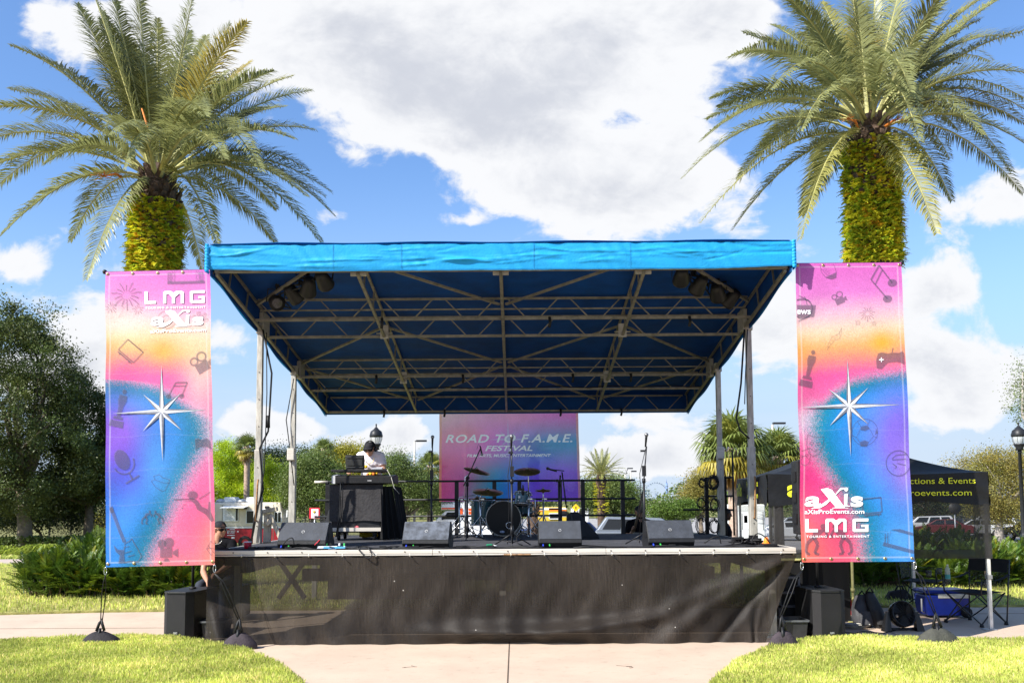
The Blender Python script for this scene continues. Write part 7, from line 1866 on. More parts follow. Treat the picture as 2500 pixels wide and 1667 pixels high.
def person(label, base, J, right, skin, head_f, head_u, hands, shirt=None, shirt_mat=None, sleeve=0.55, pants_mat=None, group=None, k=1.0, vox=0.009):
 t = thing('person', label, 'person', base, 0, group)
 r = Vector(right).normalized(); m = MB(); V = Vector
 pel, ch, nk, hd = V(J['pelvis']), V(J['chest']), V(J['neck']), V(J['head'])
 mid = pel.lerp(ch, .5)
 etube(m, [pel - (ch - pel) * .18, pel, mid, ch, ch.lerp(nk, .55), nk], [.14, .165, .14, .165, .13, .06], [.10, .115, .095, .115, .085, .055], r)
 cap_(m, nk - (hd - nk) * .15, nk.lerp(hd, .75), .056, .052)
 P, M3 = headshape(m, hd, head_f, head_u, k)
 for s in 'LR':
  sh, el, wr = V(J['sh' + s]), V(J['el' + s]), V(J['wr' + s])
  cap_(m, nk.lerp(sh, .35), sh, .055, .058); cap_(m, sh, el, .052, .040); cap_(m, el, el.lerp(wr, .35), .041, .042); cap_(m, el.lerp(wr, .35), wr, .042, .026)
  d, nv, cu, sd = hands[s]; hand(m, wr, d, nv, cu, sd)
  hp, kn, an = V(J['hip' + s]), V(J['kn' + s]), V(J['an' + s])
  cap_(m, hp, kn, .085, .056); cap_(m, kn, kn.lerp(an, .35), .055, .056); cap_(m, kn.lerp(an, .35), an, .056, .037)
  ft = V(J.get('foot' + s, r.cross(V((0, 0, 1))) * -1)); cap_(m, an - V((0, 0, .02)), an + ft * .15 - V((0, 0, .045)), .04, .032)
 fused('body', m, skin, t, vox)
 # shirt
 m = MB()
 etube(m, [pel - (ch - pel) * .12, pel, mid, ch, ch.lerp(nk, .55), nk.lerp(ch, .18)], [.185, .188, .172, .192, .158, .082], [.14, .138, .128, .14, .108, .078], r)
 for s in 'LR':
  sh, el = V(J['sh' + s]), V(J['el' + s]); cap_(m, nk.lerp(sh, .30) - (nk - ch) * .03, sh, .066, .074); e = sh.lerp(el, sleeve); m.ball(sh, .076, 12, 8); m.tube([sh, sh.lerp(el, sleeve * .5), e], [.075, .074, .072], 12)
 so = fused('shirt', m, shirt_mat, t, 0.010, 2)
 m = MB()
 etube(m, [pel - (ch - pel) * .25, pel - (ch - pel) * .06, pel + (ch - pel) * .1], [.175, .18, .172], [.125, .128, .125], r)
 for s in 'LR':
  hp, kn, an = V(J['hip' + s]), V(J['kn' + s]), V(J['an' + s]); cap_(m, hp, kn, .098, .074); cap_(m, kn, an, .072, .062)
 fused('trousers', m, pants_mat, t, 0.014, 2)
 m = MB()
 for s in 'LR':
  an = V(J['an' + s]); ft = V(J.get('foot' + s, r.cross(V((0, 0, 1))) * -1)); cap_(m, an - V((0, 0, .035)) - ft * .03, an + ft * .17 - V((0, 0, .055)), .05, .042)
 fused('shoes', m, BLACK, t, 0.012, 2)
 return t, P, M3
SKL = M('warm light skin', (0.52, 0.29, 0.19), 0.5, var=0.08, scale=20, spec=0.35); SKM = M('tanned skin', (0.42, 0.22, 0.14), 0.5, var=0.08, scale=20, spec=0.35); SKD = M('deep brown skin', (0.085, 0.042, 0.026), 0.45, var=0.12, scale=20)
TEEW = M('white cotton tee', (0.74, 0.70, 0.74), 0.85, var=0.06, scale=8, bump=0.4, bscale=18); TEEB = M('black cotton tee', (0.007, 0.007, 0.009), 0.9, var=0.2, spec=.1, bump=0.4, bscale=18); DENIM = M('dark denim', (0.03, 0.035, 0.05), 0.85, var=0.2); SHADE = M('dark sunglass lens', (0.006, 0.006, 0.007), 0.08); CAPM = M('black cap cloth', (0.012, 0.012, 0.016), 0.8, var=0.2, bump=0.2, bscale=120)
def cap_hat(t, P, M3, mat, back=False, opening=False):
 m = MB(); tmp = MB(); n = 24; rows = 9
 for i in range(rows + 1):
  a = (PI / 2) * i / rows
  for j in range(n):
   q = 2 * PI * j / n; tmp.v.append((0.086 * math.cos(a) ** .8 * math.cos(q), 0.103 * math.cos(a) ** .8 * math.sin(q) - .005, 0.036 + 0.082 * math.sin(a)))
 for i in range(rows):
  for j in range(n):
   ang = math.degrees(2 * PI * (j + .5) / n)
   if opening and i < 4 and 55 < ang < 125 and abs(ang - 90) < 36 - i * 7: continue
   tmp.f.append((i * n + j, i * n + (j + 1) % n, (i + 1) * n + (j + 1) % n, (i + 1) * n + j))
 m.add([P(*q) for q in tmp.v], tmp.f, 0, True)
 if opening:
  m.tube([P(0.086 * math.cos(a), 0.103 * math.sin(a) - .003, 0.040) for a in np.linspace(R(50), R(130), 9)], .008, 6)
 sg = -1 if back else 1
 g = MB().grid(lambda s, q: P(0.082 * math.sin((s - .5) * 2.5) * (1 - .12 * q), sg * (0.085 * math.cos((s - .5) * 2.2) + 0.075 * q * math.cos((s - .5) * 2.0)) - .005, 0.044 - 0.022 * q - .03 * abs(s - .5) * q), 14, 4); m.add(g.v, g.f, 0, True)
 g2 = MB().grid(lambda s, q: P(0.082 * math.sin((s - .5) * 2.5) * (1 - .12 * q), sg * (0.085 * math.cos((s - .5) * 2.2) + 0.075 * q * math.cos((s - .5) * 2.0)) - .005, 0.039 - 0.022 * q - .03 * abs(s - .5) * q), 14, 4); m.add(g2.v, g2.f, 0, True)
 m.build('cap', mat, t, True)
def sunglasses(t, P):
 m = MB()
 for s in (-1, 1):
  g = MB().grid(lambda a, q, s=s: P(s * (0.008 + 0.058 * a), 0.104 - 0.030 * a ** 2, 0.014 - 0.040 * q * (1 - .15 * (2 * a - 1) ** 2)), 8, 4); m.add(g.v, g.f, 0, True)
  m.tube([P(s * 0.064, 0.076, 0.010), P(s * 0.076, 0.03, 0.008), P(s * 0.080, -0.02, 0.004)], .005, 5)
 m.tube([P(-.06, .088, .014), P(-.01, .106, .013), P(.01, .106, .013), P(.06, .088, .014)], .004, 5); m.build('sunglasses', SHADE, t, True)
def hair(t, P, mat, low=-0.02):
 m = MB(); n = 24; v, f = [], []
 for i in range(9):
  a = -0.35 + (PI / 2 + .35) * i / 8
  for j in range(n):
   q = 2 * PI * j / n; front = max(0, math.sin(q)); z = 0.03 + 0.090 * math.sin(a); z = max(z, 0.055 * front + low * (1 - front)); v.append(P(0.083 * math.cos(max(0, a)) * math.cos(q), 0.099 * math.cos(max(0, a)) * math.sin(q) - .008, z))
 for i in range(8):
  for j in range(n): f.append((i * n + j, i * n + (j + 1) % n, (i + 1) * n + (j + 1) % n, (i + 1) * n + j))
 m.add(v, f, 0, True); m.build('hair', mat, t, True)
HAIR = M('dark hair', (0.012, 0.009, 0.007), 0.6, var=0.4, scale=60)
def legs(x, y, z, rt, w=.1, ankle=.08):
 r = Vector(rt).normalized(); o = {}
 for s, g in (('L', -1), ('R', 1)):
  b = Vector((x, y, 0)) + r * g * w
  o['hip' + s] = Vector((b.x, b.y, z + .90)); o['kn' + s] = Vector((b.x, b.y - .03, z + .49)); o['an' + s] = Vector((b.x + g * .02, b.y + .02, z + ankle))
 return o
# --- disc jockey behind the console, looking down at it
Y_ = 14.22; hd = W(903, 1096, Y_ - .12); shz = W(903, 1111, Y_).z
sx = 1.0; cx_ = W(905, 1110, Y_).x
J = dict(pelvis=(cx_ + .02, Y_ + .06, DECK_Z + .93), chest=(cx_ + .0, Y_, shz - .14), neck=(cx_ - .005, Y_ - .04, shz + .045), head=hd,
         shL=(cx_ - .165, Y_ - .01, shz - .015), elL=(cx_ - .24, Y_ - .10, shz - .25), wrL=(W(850, 1148, 13.9).x, 13.88, W(850, 1148, 13.9).z),
         shR=(cx_ + .165, Y_ - .01, shz - .02), elR=(cx_ + .235, Y_ - .06, shz - .27), wrR=(cx_ + .17, 13.82, zt + .27))
J.update(legs(cx_, Y_ + .06, DECK_Z, (1, 0, 0)))
dj, P, M3 = person('disc jockey in a white tee and black cap looking down at the console', (cx_, Y_, DECK_Z), J, (1, 0, 0), SKL, (-.14, -.95, -.22), (-.03, -.2, .95), dict(L=((.3, -.9, -.2), (0, 0, -1), .35, 1), R=((-.3, -.9, -.2), (0, 0, -1), .35, -1)), None, TEEW, .62, DENIM)
cap_hat(dj, P, M3, CAPM); sunglasses(dj, P)
m = MB().tube([P(0.094 * math.cos(a), -0.02, 0.02 + 0.115 * math.sin(a)) for a in np.linspace(0, PI, 15)], .010, 7)
for s in (-1, 1): m.lathe([(0.03, -.012), (0.042, 0), (0.036, .016)], P(s * 0.092, -.015, -.005), 14, rot=M3 @ Euler((0, R(90), 0)).to_matrix())
m.build('headphones', BLACK, dj, True)
m = MB(); q = [Vector((cx_ + .075 * math.cos(a) * (1.1 if a < PI else 1), Y_ - .145 - .01 * math.sin(a), shz - .02 - .105 * max(0, math.sin(a)) - .02)) for a in np.linspace(.1, PI - .1, 13)]; m.tube(q, .004, 5); m.ball(q[6] + Vector((0, -.006, -.012)), .011, 8, 6); m.build('necklace', M('gold chain', (0.6, 0.42, 0.1), .3, .9), dj, True)
m = MB()
for (u, v, w_, mi) in ((893, 1139, 5, 0), (904, 1157, 6, 0), (912, 1157, 7, 1), (918, 1156, 5, 0), (898, 1158, 4, 1)): m.lathe([(w_ / 148 * .9, 0), (w_ / 148 * .9, .004)], W(u, v, Y_ - .150), 10, rot=(R(90), 0, 0), mi=mi)
for k in range(9): m.tube([W(905 + k * 2.6, 1138 - (k % 3) * 2.2 - k * .4, Y_ - .150), W(907.6 + k * 2.6, 1138 - ((k + 1) % 3) * 2.2 - k * .4, Y_ - .150)], .003, 4, 2)
m.build('shirt_print', [M('yellow print', (0.75, 0.5, 0.03), .7), M('orange print', (0.75, 0.2, 0.03), .7), M('dark print', (0.1, 0.09, 0.12), .7)], dj, True)
# --- man with sunglasses beside the stage at the left, sitting on a case
Y_ = 12.55; hd = W(537, 1291, Y_); z0 = 0.0; cx_ = hd.x - .02; nz = hd.z - .17
J = dict(pelvis=(cx_ - .0, Y_ + .28, .62), chest=(cx_ - .0, Y_ + .08, nz - .17), neck=(cx_ - .01, Y_ + .01, nz + .02), head=hd,
         shL=(cx_ - .17, Y_ + .03, nz - .06), elL=(W(499, 1395, 12.3).x - .03, 12.34, W(499, 1396, 12.3).z), wrL=(W(506, 1424, 12.1).x - .01, 12.12, W(505, 1418, 12.1).z),
         shR=(cx_ + .19, Y_ + .02, nz - .05), elR=(cx_ + .27, Y_ - .12, nz - .28), wrR=(cx_ + .12, Y_ - .3, nz - .42),
         hipL=(cx_ - .1, Y_ + .25, .58), knL=(cx_ - .18, Y_ - .2, .54), anL=(cx_ - .18, Y_ - .22, .09), hipR=(cx_ + .1, Y_ + .25, .58), knR=(cx_ + .16, Y_ - .2, .54), anR=(cx_ + .16, Y_ - .2, .09))
mn, P, M3 = person('man in backward cap, sunglasses and black tee beside the left deck corner', (cx_, Y_, 0), J, (1, .1, 0), SKM, (.80, -.60, -.05), (0, -.08, 1), dict(L=((.25, -.35, -.9), (1, .2, 0), .45, -1), R=((-.6, -.6, -.3), (0, 0, -1), .6, -1)), None, TEEB, .6, DENIM)
cap_hat(mn, P, M3, CAPM, back=True, opening=True); sunglasses(mn, P)
m = MB().tube([Vector((cx_ + .085 * math.cos(a), Y_ - .08 - .03 * math.sin(a), nz + .03 - .075 * math.sin(a))) for a in np.linspace(.2, PI - .2, 11)], .005, 5); m.build('necklace', M('silver chain', (.6, .58, .52), .3, .9), mn, True)
t = thing('road_case', 'black road case the man with sunglasses sits on, behind the left subwoofer', 'case', (cx_, Y_ + .3, 0)); MB().bx((cx_ - .3, Y_ + .08, .04), (cx_ + .3, Y_ + .6, .50)).build('box', BLACK, t, True, bevel=.02)
m = MB()
for x in (-.28, .28): m.bx((cx_ + x - .02, Y_ + .075, .03), (cx_ + x + .02, Y_ + .09, .50))
m.build('corner_trim', ALU, t, True)
# --- man with a cap holding a pole behind the deck
Y_ = 15.95; hd = W(1561, 1250, Y_); cx_ = hd.x; nz = hd.z - .165; zf = earth(0, Y_) + hd.z - 1.60
J = dict(pelvis=(cx_ + .03, Y_ + .03, hd.z - .70), chest=(cx_ + .02, Y_, nz - .17), neck=(cx_ + .01, Y_, nz + .02), head=hd,
         shL=(cx_ - .18, Y_ - .02, nz - .05), elL=(cx_ - .25, Y_ - .14, nz - .33), wrL=(W(1544, 1297, 15.6).x, 15.62, W(1544, 1297, 15.6).z), shR=(cx_ + .19, Y_, nz - .05), elR=(cx_ + .25, Y_ - .06, nz - .32), wrR=(cx_ + .12, Y_ - .26, nz - .42))
lg = legs(cx_ + .03, Y_ + .03, 0.0, (1, 0, 0)); lg['hipL'].z = lg['hipR'].z = hd.z - .75; lg['knL'].z = lg['knR'].z = .45; J.update(lg)
pm, P, M3 = person('man in black tee and dark cap holding a slanted pole behind the deck', (cx_, Y_, 0), J, (1, 0, 0), SKM, (.25, -.95, -.12), (0, 0, 1), dict(L=((.12, -.2, .95), (.8, -.4, 0), 1.0, -1), R=((-.5, -.6, .3), (0, -.5, -1), .7, -1)), None, TEEB, .62, DENIM)
cap_hat(pm, P, M3, CAPM)
m = MB()
for s in (-1, 1): m.ball(P(s * .03, .088, .0), .008, 8, 6)
m.build('eyes', M('dark eye', (.02, .015, .012), .3), pm, True)
g = MB().grid(lambda s, q: P(.05 * math.sin((s - .5) * 2.6), .05 + .045 * math.cos((s - .5) * 2.6), -.075 - .035 * q), 10, 3); g.build('beard', HAIR, pm, True)
pa, pb_ = W(1570, 1203, 15.55), W(1544, 1312, 15.58)
t = thing('pole', 'long brown pole held upright at a slant by the man behind the deck', 'pole', pb_); MB().tube([pa, pb_], .022, 10).build('shaft', M('brown wooden pole', (.14, .09, .055), .5, var=.2, scale=20), t, True); MB().ball(pa, .027, 8, 6).build('tip', BLACK, t, True)
t = thing('tripod_stand', 'grey upright stand beside the man behind the deck', 'stand', (W(1573, 1300, 15.3).x, 15.3, DECK_Z)); xx = W(1573, 1300, 15.3).x; MB().bx((xx - .025, 15.28, DECK_Z), (xx + .025, 15.33, W(1573, 1205, 15.3).z)).build('column', M('dark grey metal', (.08, .08, .085), .45, .4), t, True); MB().bx((xx - .2, 15.2, DECK_Z), (xx + .1, 15.35, DECK_Z + .02)).build('foot', ALU, t, True)
# --- man seen in profile beyond the right rear post
Y_ = 16.6; hd = W(1773, 1255, Y_); cx_ = hd.x - .04; nz = hd.z - .165
J = dict(pelvis=(cx_, Y_ + .03, hd.z - .70), chest=(cx_, Y_, nz - .17), neck=(cx_, Y_, nz + .02), head=hd, shL=(cx_ - .05, Y_ - .18, nz - .05), elL=(cx_ - .08, Y_ - .22, nz - .35), wrL=(cx_ + .0, Y_ - .22, nz - .58), shR=(cx_ - .02, Y_ + .18, nz - .05), elR=(cx_ - .05, Y_ + .22, nz - .35), wrR=(cx_ + .05, Y_ + .2, nz - .58))
lg = legs(cx_, Y_ + .03, 0.0, (0, 1, 0)); lg['hipL'].z = lg['hipR'].z = hd.z - .75; lg['knL'].z = lg['knR'].z = .45; J.update(lg)
bm_, P, M3 = person('man in profile facing right beyond the right rear roof post', (cx_, Y_, 0), J, (0, 1, 0), SKD, (.98, -.2, -.08), (0, 0, 1), dict(L=((.1, 0, -1), (0, 1, 0), .4, 1), R=((.1, 0, -1), (0, -1, 0), .4, -1)), None, TEEB, .6, DENIM)
hair(bm_, P, HAIR); m = MB()
for s in (-1, 1): m.ball(P(s * .03, .088, .0), .008, 8, 6)
m.build('eyes', M('dark eye'), bm_, True)
# ================================================================== POP-UP TENT AND WHAT STANDS UNDER IT
FR = GP(2428, 1537); FR = Vector((FR.x, FR.y, 0)); FL = Vector((3.435, 11.75, 0))
ex = (FR - FL); TW = ex.length; ex.normalize(); ey = Vector((-ex.y, ex.x, 0)); TD = 3.0
def tp(a, b, z): return FL + ex * a + ey * b + Vector((0, 0, z))
TZ0, TZ1 = W(2426, 1234, FR.y).z, W(2426, 1151, FR.y).z
TENTC = M('black tent cloth', (0.007, 0.0075, 0.009), 0.55, var=0.15, scale=3, bump=0.25, bscale=12, spec=0.3)
tent = thing('pop_up_tent', 'black pop-up tent with yellow lettering right of the stage', 'tent', tp(TW / 2, TD / 2, 0))
m = MB()
pk = tp(TW / 2, TD / 2, 2.66); cs = [tp(0, 0, TZ1), tp(TW, 0, TZ1), tp(TW, TD, TZ1), tp(0, TD, TZ1)]
for i in range(4):
 a, b = cs[i], cs[(i + 1) % 4]
 def rf(s, t, a=a, b=b):
  e = a.lerp(b, s); p = e.lerp(pk, t); return Vector((p.x, p.y, TZ1 + (pk.z - TZ1) * (t ** 1.45) - 0.03 * math.sin(PI * s) * (1 - t)))
 m.grid(rf, 16, 14)
m.build('canopy', TENTC, tent, True)
m = MB(); zl = lambda s: TZ0 + 0.075 * math.sin(PI * s) ** 1.0
for i in range(4):
 a, b = cs[i], cs[(i + 1) % 4]; out = (a - (cs[0] + cs[2]) / 2 + b - (cs[0] + cs[2]) / 2).normalized()
 def vf(s, t, a=a, b=b, out=out, i=i):
  e = a.lerp(b, s); z = zl(s) + (TZ1 - zl(s)) * t
  w = 0.012 * math.sin(s * 17 + t * 7 + i) * (1 - t) + 0.006 * math.sin(s * 41 + t * 11)
  return Vector((e.x, e.y, z - 0.03 * math.sin(PI * s) * t)) + out * (0.012 + w)
 m.grid(vf, 50, 8)
m.build('valance', TENTC, tent, True)
YEL_T = M('yellow print on tent', (0.72, 0.72, 0.03), 0.6, var=0.05)
def front(x, z): return tp(x, -0.042, z)
def left(x, z): return tp(-0.045, TD - x, z)
sc_ = (TZ1 - TZ0)
m = MB()
def px_a(u, Y=None): return (W(u, 1190, Y or FR.y - 0.03).x - FL.x) / ex.x
put_text(m, 'aXis', front, 0.22, 0.86, 0, px_a(1921, 11.7), TZ0 + .14, bold=.03)
put_text(m, 'Productions & Events', front, 0.078, px_a(2384) - px_a(2172), 0, px_a(2172), W(2320, 1180, FR.y).z)
put_text(m, 'axisproevents.com', front, 0.078, px_a(2374) - px_a(2178), 0, px_a(2178), W(2320, 1209, FR.y).z)
put_text(m, 'aXis', left, 0.20, 0.55, 0, 0.25, TZ0 + .16, bold=.03)
put_text(m, 'Productions & Events', left, 0.085, 1.1, 0, 1.35, TZ0 + .29); put_text(m, 'axisproevents.com', left, 0.085, 1.05, 0, 1.38, TZ0 + .12)
build_each(m, 'lettering', YEL_T, tent, True)
LEGM = M('white tent leg', (0.66, 0.64, 0.60), 0.4, 0.2, var=0.12, scale=10)
for a, b in ((0.03, 0.03), (TW - 0.03, 0.03), (TW - 0.03, TD - 0.03), (0.03, TD - 0.03)):
 p = tp(a, b, 0); m = MB().bx((p.x - .022, p.y - .022, 0.01), (p.x + .022, p.y + .022, 1.1)); m.bx((p.x - .017, p.y - .017, 1.1), (p.x + .017, p.y + .017, TZ1 - .03)); lg = m.build('leg', LEGM, tent, True, bevel=.004)
 MB().bx((p.x - .032, p.y - .032, .66), (p.x + .032, p.y + .032, .71)).build('slider', M('grey slider', (.2, .2, .2), .5), lg, True); MB().bx((p.x - .1, p.y - .07, .002), (p.x + .05, p.y + .07, .01)).build('foot_plate', M('galvanised plate', (.4, .42, .44), .4, .6), lg, True)
m = MB()
for i in range(4):
 a, b = [(0.03, 0.03), (TW - .03, .03), (TW - .03, TD - .03), (.03, TD - .03)][i], [(0.03, 0.03), (TW - .03, .03), (TW - .03, TD - .03), (.03, TD - .03)][(i + 1) % 4]
 q = lambda f, z: tp(a[0] + (b[0] - a[0]) * f, a[1] + (b[1] - a[1]) * f, z)
 for f0, f1 in ((0, .5), (.5, 1)): m.beam(q(f0, TZ1 - .08), q(f1, TZ1 - .45 + .2), .012, .022); m.beam(q(f0, TZ1 - .40), q(f1, TZ1 - .06), .012, .022)
m.build('scissor_frame', M('grey frame bar', (.35, .35, .35), .4, .5), tent, True)
# see-through mesh wall on the front with solid borders
WZ = W(2428, 1363, FR.y).z
MESHW = M('dark window mesh', (0.018, 0.018, 0.018), 0.5, var=0.15, scale=3, see=0.34)
def wall(a0, a1, z0, z1, o=0.0, n=20): return MB().grid(lambda s, t: tp(a0 + (a1 - a0) * s, -0.005 + o + .010 * math.sin(s * 11 + t * 3), z0 + (z1 - z0) * t), n, 8)
wall(0.20, TW - 0.20, WZ + .12, TZ0 + .07).build('window_mesh', MESHW, tent, True)
m = wall(0.0, 0.20, WZ, TZ0 + .03, 0, 4); b = wall(TW - .20, TW + .01, WZ, TZ0 + .03, 0, 4); m.add(b.v, b.f, 0, True); b = wall(0.20, TW - .20, WZ, WZ + .12, 0, 20); m.add(b.v, b.f, 0, True)
m.build('window_border', M('dark tent border', (0.02, 0.019, 0.018), 0.6, var=.25, scale=5, bump=.4, bscale=9, see=0.10), tent, True)
def ground_sand(label, x, y):
 t = thing('weight_bag', label, 'weight bag', (x, y, 0)); m = MB()
 m.add([(-.24, -.12, 0), (.24, -.12, 0), (.24, .12, 0), (-.24, .12, 0), (-.17, -.07, .16), (.10, -.07, .2), (.10, .07, .2), (-.17, .07, .16)], [(3, 2, 1, 0), (4, 5, 6, 7), (0, 1, 5, 4), (1, 2, 6, 5), (2, 3, 7, 6), (3, 0, 4, 7)]); m.build('bag', BAGM, t, bevel=.04, seg=3)
 MB().tube([(-.08, -.03, .17), (-.04, -.03, .25), (.04, -.03, .25), (.06, -.03, .19)], .015, 6).build('handle', BLACK, t)
g_ = GP(2196, 1466); ground_sand('dark weight bag on the grass at the rear leg of the tent', g_.x, g_.y)
# folding chairs
def chair(label, loc, rz, first=None):
 if first: return place_copy(first, loc, rz, label)
 t = thing('camp_chair', label, 'camp chair', loc, rz, 'folding camp chairs under the tent')
 F = M('dark grey chair tube', (0.035, 0.035, 0.038), 0.35, 0.5); C = M('black chair nylon', (0.012, 0.012, 0.014), 0.75, var=.2, bump=.3, bscale=40)
 w, d, sz = .27, .25, .44; c = {'fl': (-w, -d), 'fr': (w, -d), 'bl': (-w, d), 'br': (w, d)}
 m = MB()
 for a, b in (('fl', 'fr'), ('bl', 'br'), ('fl', 'bl'), ('fr', 'br')):
  for p, q in ((a, b), (b, a)): m.tube([(c[p][0], c[p][1], .03), (c[q][0], c[q][1], sz - .01)], .0095, 6)
 m.build('cross_frame', F, t)
 for s in (-1, 1):
  MB().tube([(s * (w + .01), d, .03), (s * (w + .03), d + .08, .88)], .010, 6).build('back_post', F, t)
  MB().tube([(s * (w + .005), -d, sz - .02), (s * (w + .03), -d, .64)], .010, 6).build('arm_post', F, t)
 m = MB()
 for k in c.values(): m.lathe([(.028, 0), (.022, .045)], (k[0], k[1], 0), 8)
 build_each(m, 'foot', BLACK, t)
 MB().grid(lambda s, q: Vector(((2 * s - 1) * w, (2 * q - 1) * d, sz - .055 * math.sin(PI * s) * math.sin(PI * q))), 10, 8).build('seat', C, t)
 MB().grid(lambda s, q: Vector(((2 * s - 1) * (w + .025), d + .02 + .06 * q + .05 * math.sin(PI * s), sz + .26 + .18 * q)), 10, 6).build('backrest', C, t)
 MB().grid(lambda s, q: Vector(((2 * s - 1) * (w + .01), d + .005 + .02 * q + .05 * math.sin(PI * s), sz + .02 + .24 * q)), 10, 6).build('back_mesh', M('chair mesh', (.03, .032, .03), .7, see=.45), t)
 for s in (-1, 1):
  MB().grid(lambda a, q, s=s: Vector((s * (w + .03) + (q - .5) * .06, -d + (2 * d + .06) * a, .645 - .05 * math.sin(PI * a) + .03 * a)), 8, 2).build('arm_rest', C, t)
  MB().lathe([(.042, -.10), (.045, 0)], (s * (w + .03), -d + .10, .62), 12).build('cup_holder', M('grey cup mesh', (.11, .11, .11), .7, see=.3), t)
 return t
g1 = GP(2392, 1524); ch1 = chair('folding camp chair at the right front leg of the tent', (g1.x, g1.y + .1, 0), R(-64))
g2 = GP(2262, 1488); ch2 = chair('folding camp chair behind the blue cool box', (g2.x + .05, g2.y + .15, 0), R(50), ch1)
# bottle in a cup holder
b0 = W(2314, 1413, 11.95); t = thing('water_bottle', 'clear water bottle standing in the cup holder of the right chair', 'bottle', b0)
MB().lathe([(.030, 0), (.033, .01), (.033, .12), (.030, .14), (.014, .17), (.013, .185)], b0, 14).build('bottle', M('clear plastic', (.55, .62, .63), .15, see=.55), t, True); MB().lathe([(.0335, .005), (.0335, .065)], b0, 14, caps=False).build('label', M('teal label', (.05, .28, .30), .5), t, True); MB().lathe([(.015, .183), (.015, .2)], b0, 12).build('bottle_cap', M('white plastic'), t, True)
# cool box
c = GP(2315, 1508); t = thing('cool_box', 'blue cool box with white rim and wheels under the tent', 'cool box', (c.x, c.y + .2, 0)); x0_, x1_ = W(2262, 1500, c.y).x, W(2369, 1500, c.y).x; zt_ = W(2315, 1452, c.y).z
BLU = M('blue plastic', (0.012, 0.03, 0.26), 0.35, var=.08)
vs = []; m = MB(); wd_ = .38
m.add([(x0_ + .03, c.y, .03), (x1_ - .03, c.y, .03), (x1_ - .03, c.y + wd_, .03), (x0_ + .03, c.y + wd_, .03), (x0_, c.y - .02, zt_), (x1_, c.y - .02, zt_), (x1_, c.y + wd_ + .02, zt_), (x0_, c.y + wd_ + .02, zt_)], [(3, 2, 1, 0), (4, 5, 6, 7), (0, 1, 5, 4), (1, 2, 6, 5), (2, 3, 7, 6), (3, 0, 4, 7)]); m.build('tub', BLU, t, True, bevel=.02)
MB().bx((x0_ + .17, c.y - .028, zt_ - .045), (x1_ + .005, c.y + wd_ + .025, zt_ + .02)).build('rim', M('cream plastic', (.62, .6, .52), .4), t, True, bevel=.01); MB().bx((x0_ - .005, c.y - .03, zt_ + .021), (x1_ + .01, c.y + wd_ + .03, zt_ + .075)).build('lid', BLU, t, True, bevel=.025)
for s in (0, 1): MB().lathe([(.02, -.03), (.075, -.03), (.08, 0), (.075, .03), (.02, .03)], (x1_ - .06, c.y - .01 + s * (wd_ + .02), .08), 18, rot=(R(90), 0, 0)).build('wheel', RUBBER, t, True)
MB().tube([(x0_ - .01, c.y + .05, .08), (x0_ - .05, c.y + .03, .1), (x0_ - .05, c.y + .03, zt_ - .05)], .012, 6).build('pull_handle', M('grey handle', (.4, .4, .4), .4), t, True)
m = MB()
for k in range(3): m.bx((x0_ + .2 + .048 * k, c.y - .012, .24), (x0_ + .244 + .048 * k, c.y - .006, .29), k)
m.build('sticker', [M('blue sticker', (.1, .3, .5), .5), M('tan sticker', (.5, .3, .2), .5), M('yellow sticker', (.6, .45, .1), .5)], t, True)
# fan
c = GP(2205, 1540); fy = c.y; fx = c.x; t = thing('floor_fan', 'round black floor fan on a two-armed base under the tent', 'fan', (fx, fy, 0)); fc = Vector((W(2203, 1508, fy).x, fy + .02, .215)); rr = .17; rm = Euler((R(72), 0, R(12))).to_matrix()
MB().lathe([(.02, -.10), (rr * .6, -.09), (rr * .95, -.05), (rr, -.02), (rr, .06), (rr * .93, .07), (rr * .93, -.01)], fc, 28, rot=rm, caps=False).build('housing', M('glossy black plastic', (.012, .012, .013), .2), t, True)
m = MB()
for k in range(9): r_ = rr * (.12 + .09 * k); m.tube([rm @ Vector((r_ * math.cos(a), r_ * math.sin(a), .075)) + fc for a in np.linspace(0, 2 * PI, 25)], .0022, 4)
for k in range(16): a = 2 * PI * k / 16; m.tube([rm @ Vector((.02 * math.cos(a), .02 * math.sin(a), .082)) + fc, rm @ Vector((rr * math.cos(a + .3), rr * math.sin(a + .3), .06)) + fc], .0022, 4)
m.build('guard', BLACK, t, True)
m = MB()
for k in range(3):
 a0_ = 2 * PI * k / 3; g = MB().grid(lambda s, q, a0_=a0_: rm @ Vector((rr * (.15 + .72 * q) * math.cos(a0_ + .9 * s), rr * (.15 + .72 * q) * math.sin(a0_ + .9 * s), .02 + .035 * s)) + fc, 8, 5); m.add(g.v, g.f, 0, True)
m.build('blade', BLACK, t, True)
m = MB()
for s in (-1, 1): m.add([Vector((fx + s * .215 - .05, fy - .05, 0)), Vector((fx + s * .215 + .05, fy - .05, 0)), Vector((fx + s * .215 + .05, fy + .06, 0)), Vector((fx + s * .215 - .05, fy + .06, 0)), Vector((fx + s * .185 - .02, fy, .25)), Vector((fx + s * .185 + .02, fy, .25)), Vector((fx + s * .185 + .02, fy + .04, .25)), Vector((fx + s * .185 - .02, fy + .04, .25))], [(3, 2, 1, 0), (4, 5, 6, 7), (0, 1, 5, 4), (1, 2, 6, 5), (2, 3, 7, 6), (3, 0, 4, 7)])
m.tube([(fx - .2, fy - .01, .03), (fx + .2, fy - .01, .03)], .018, 8); m.build('base', M('glossy black plastic'), t, True)
tag(MB().tube([Vector((fx - .1, fy, .01)), Vector((fx - .35, fy - .2, .008)), Vector((fx - .55, fy - .05, .008)), Vector((fx - .7, fy - .2, .008)), Vector((fx - .85, fy - .1, .008))], .006, 5).build('cable', RUBBER), 'black power lead of the floor fan lying on the paving', 'cable')
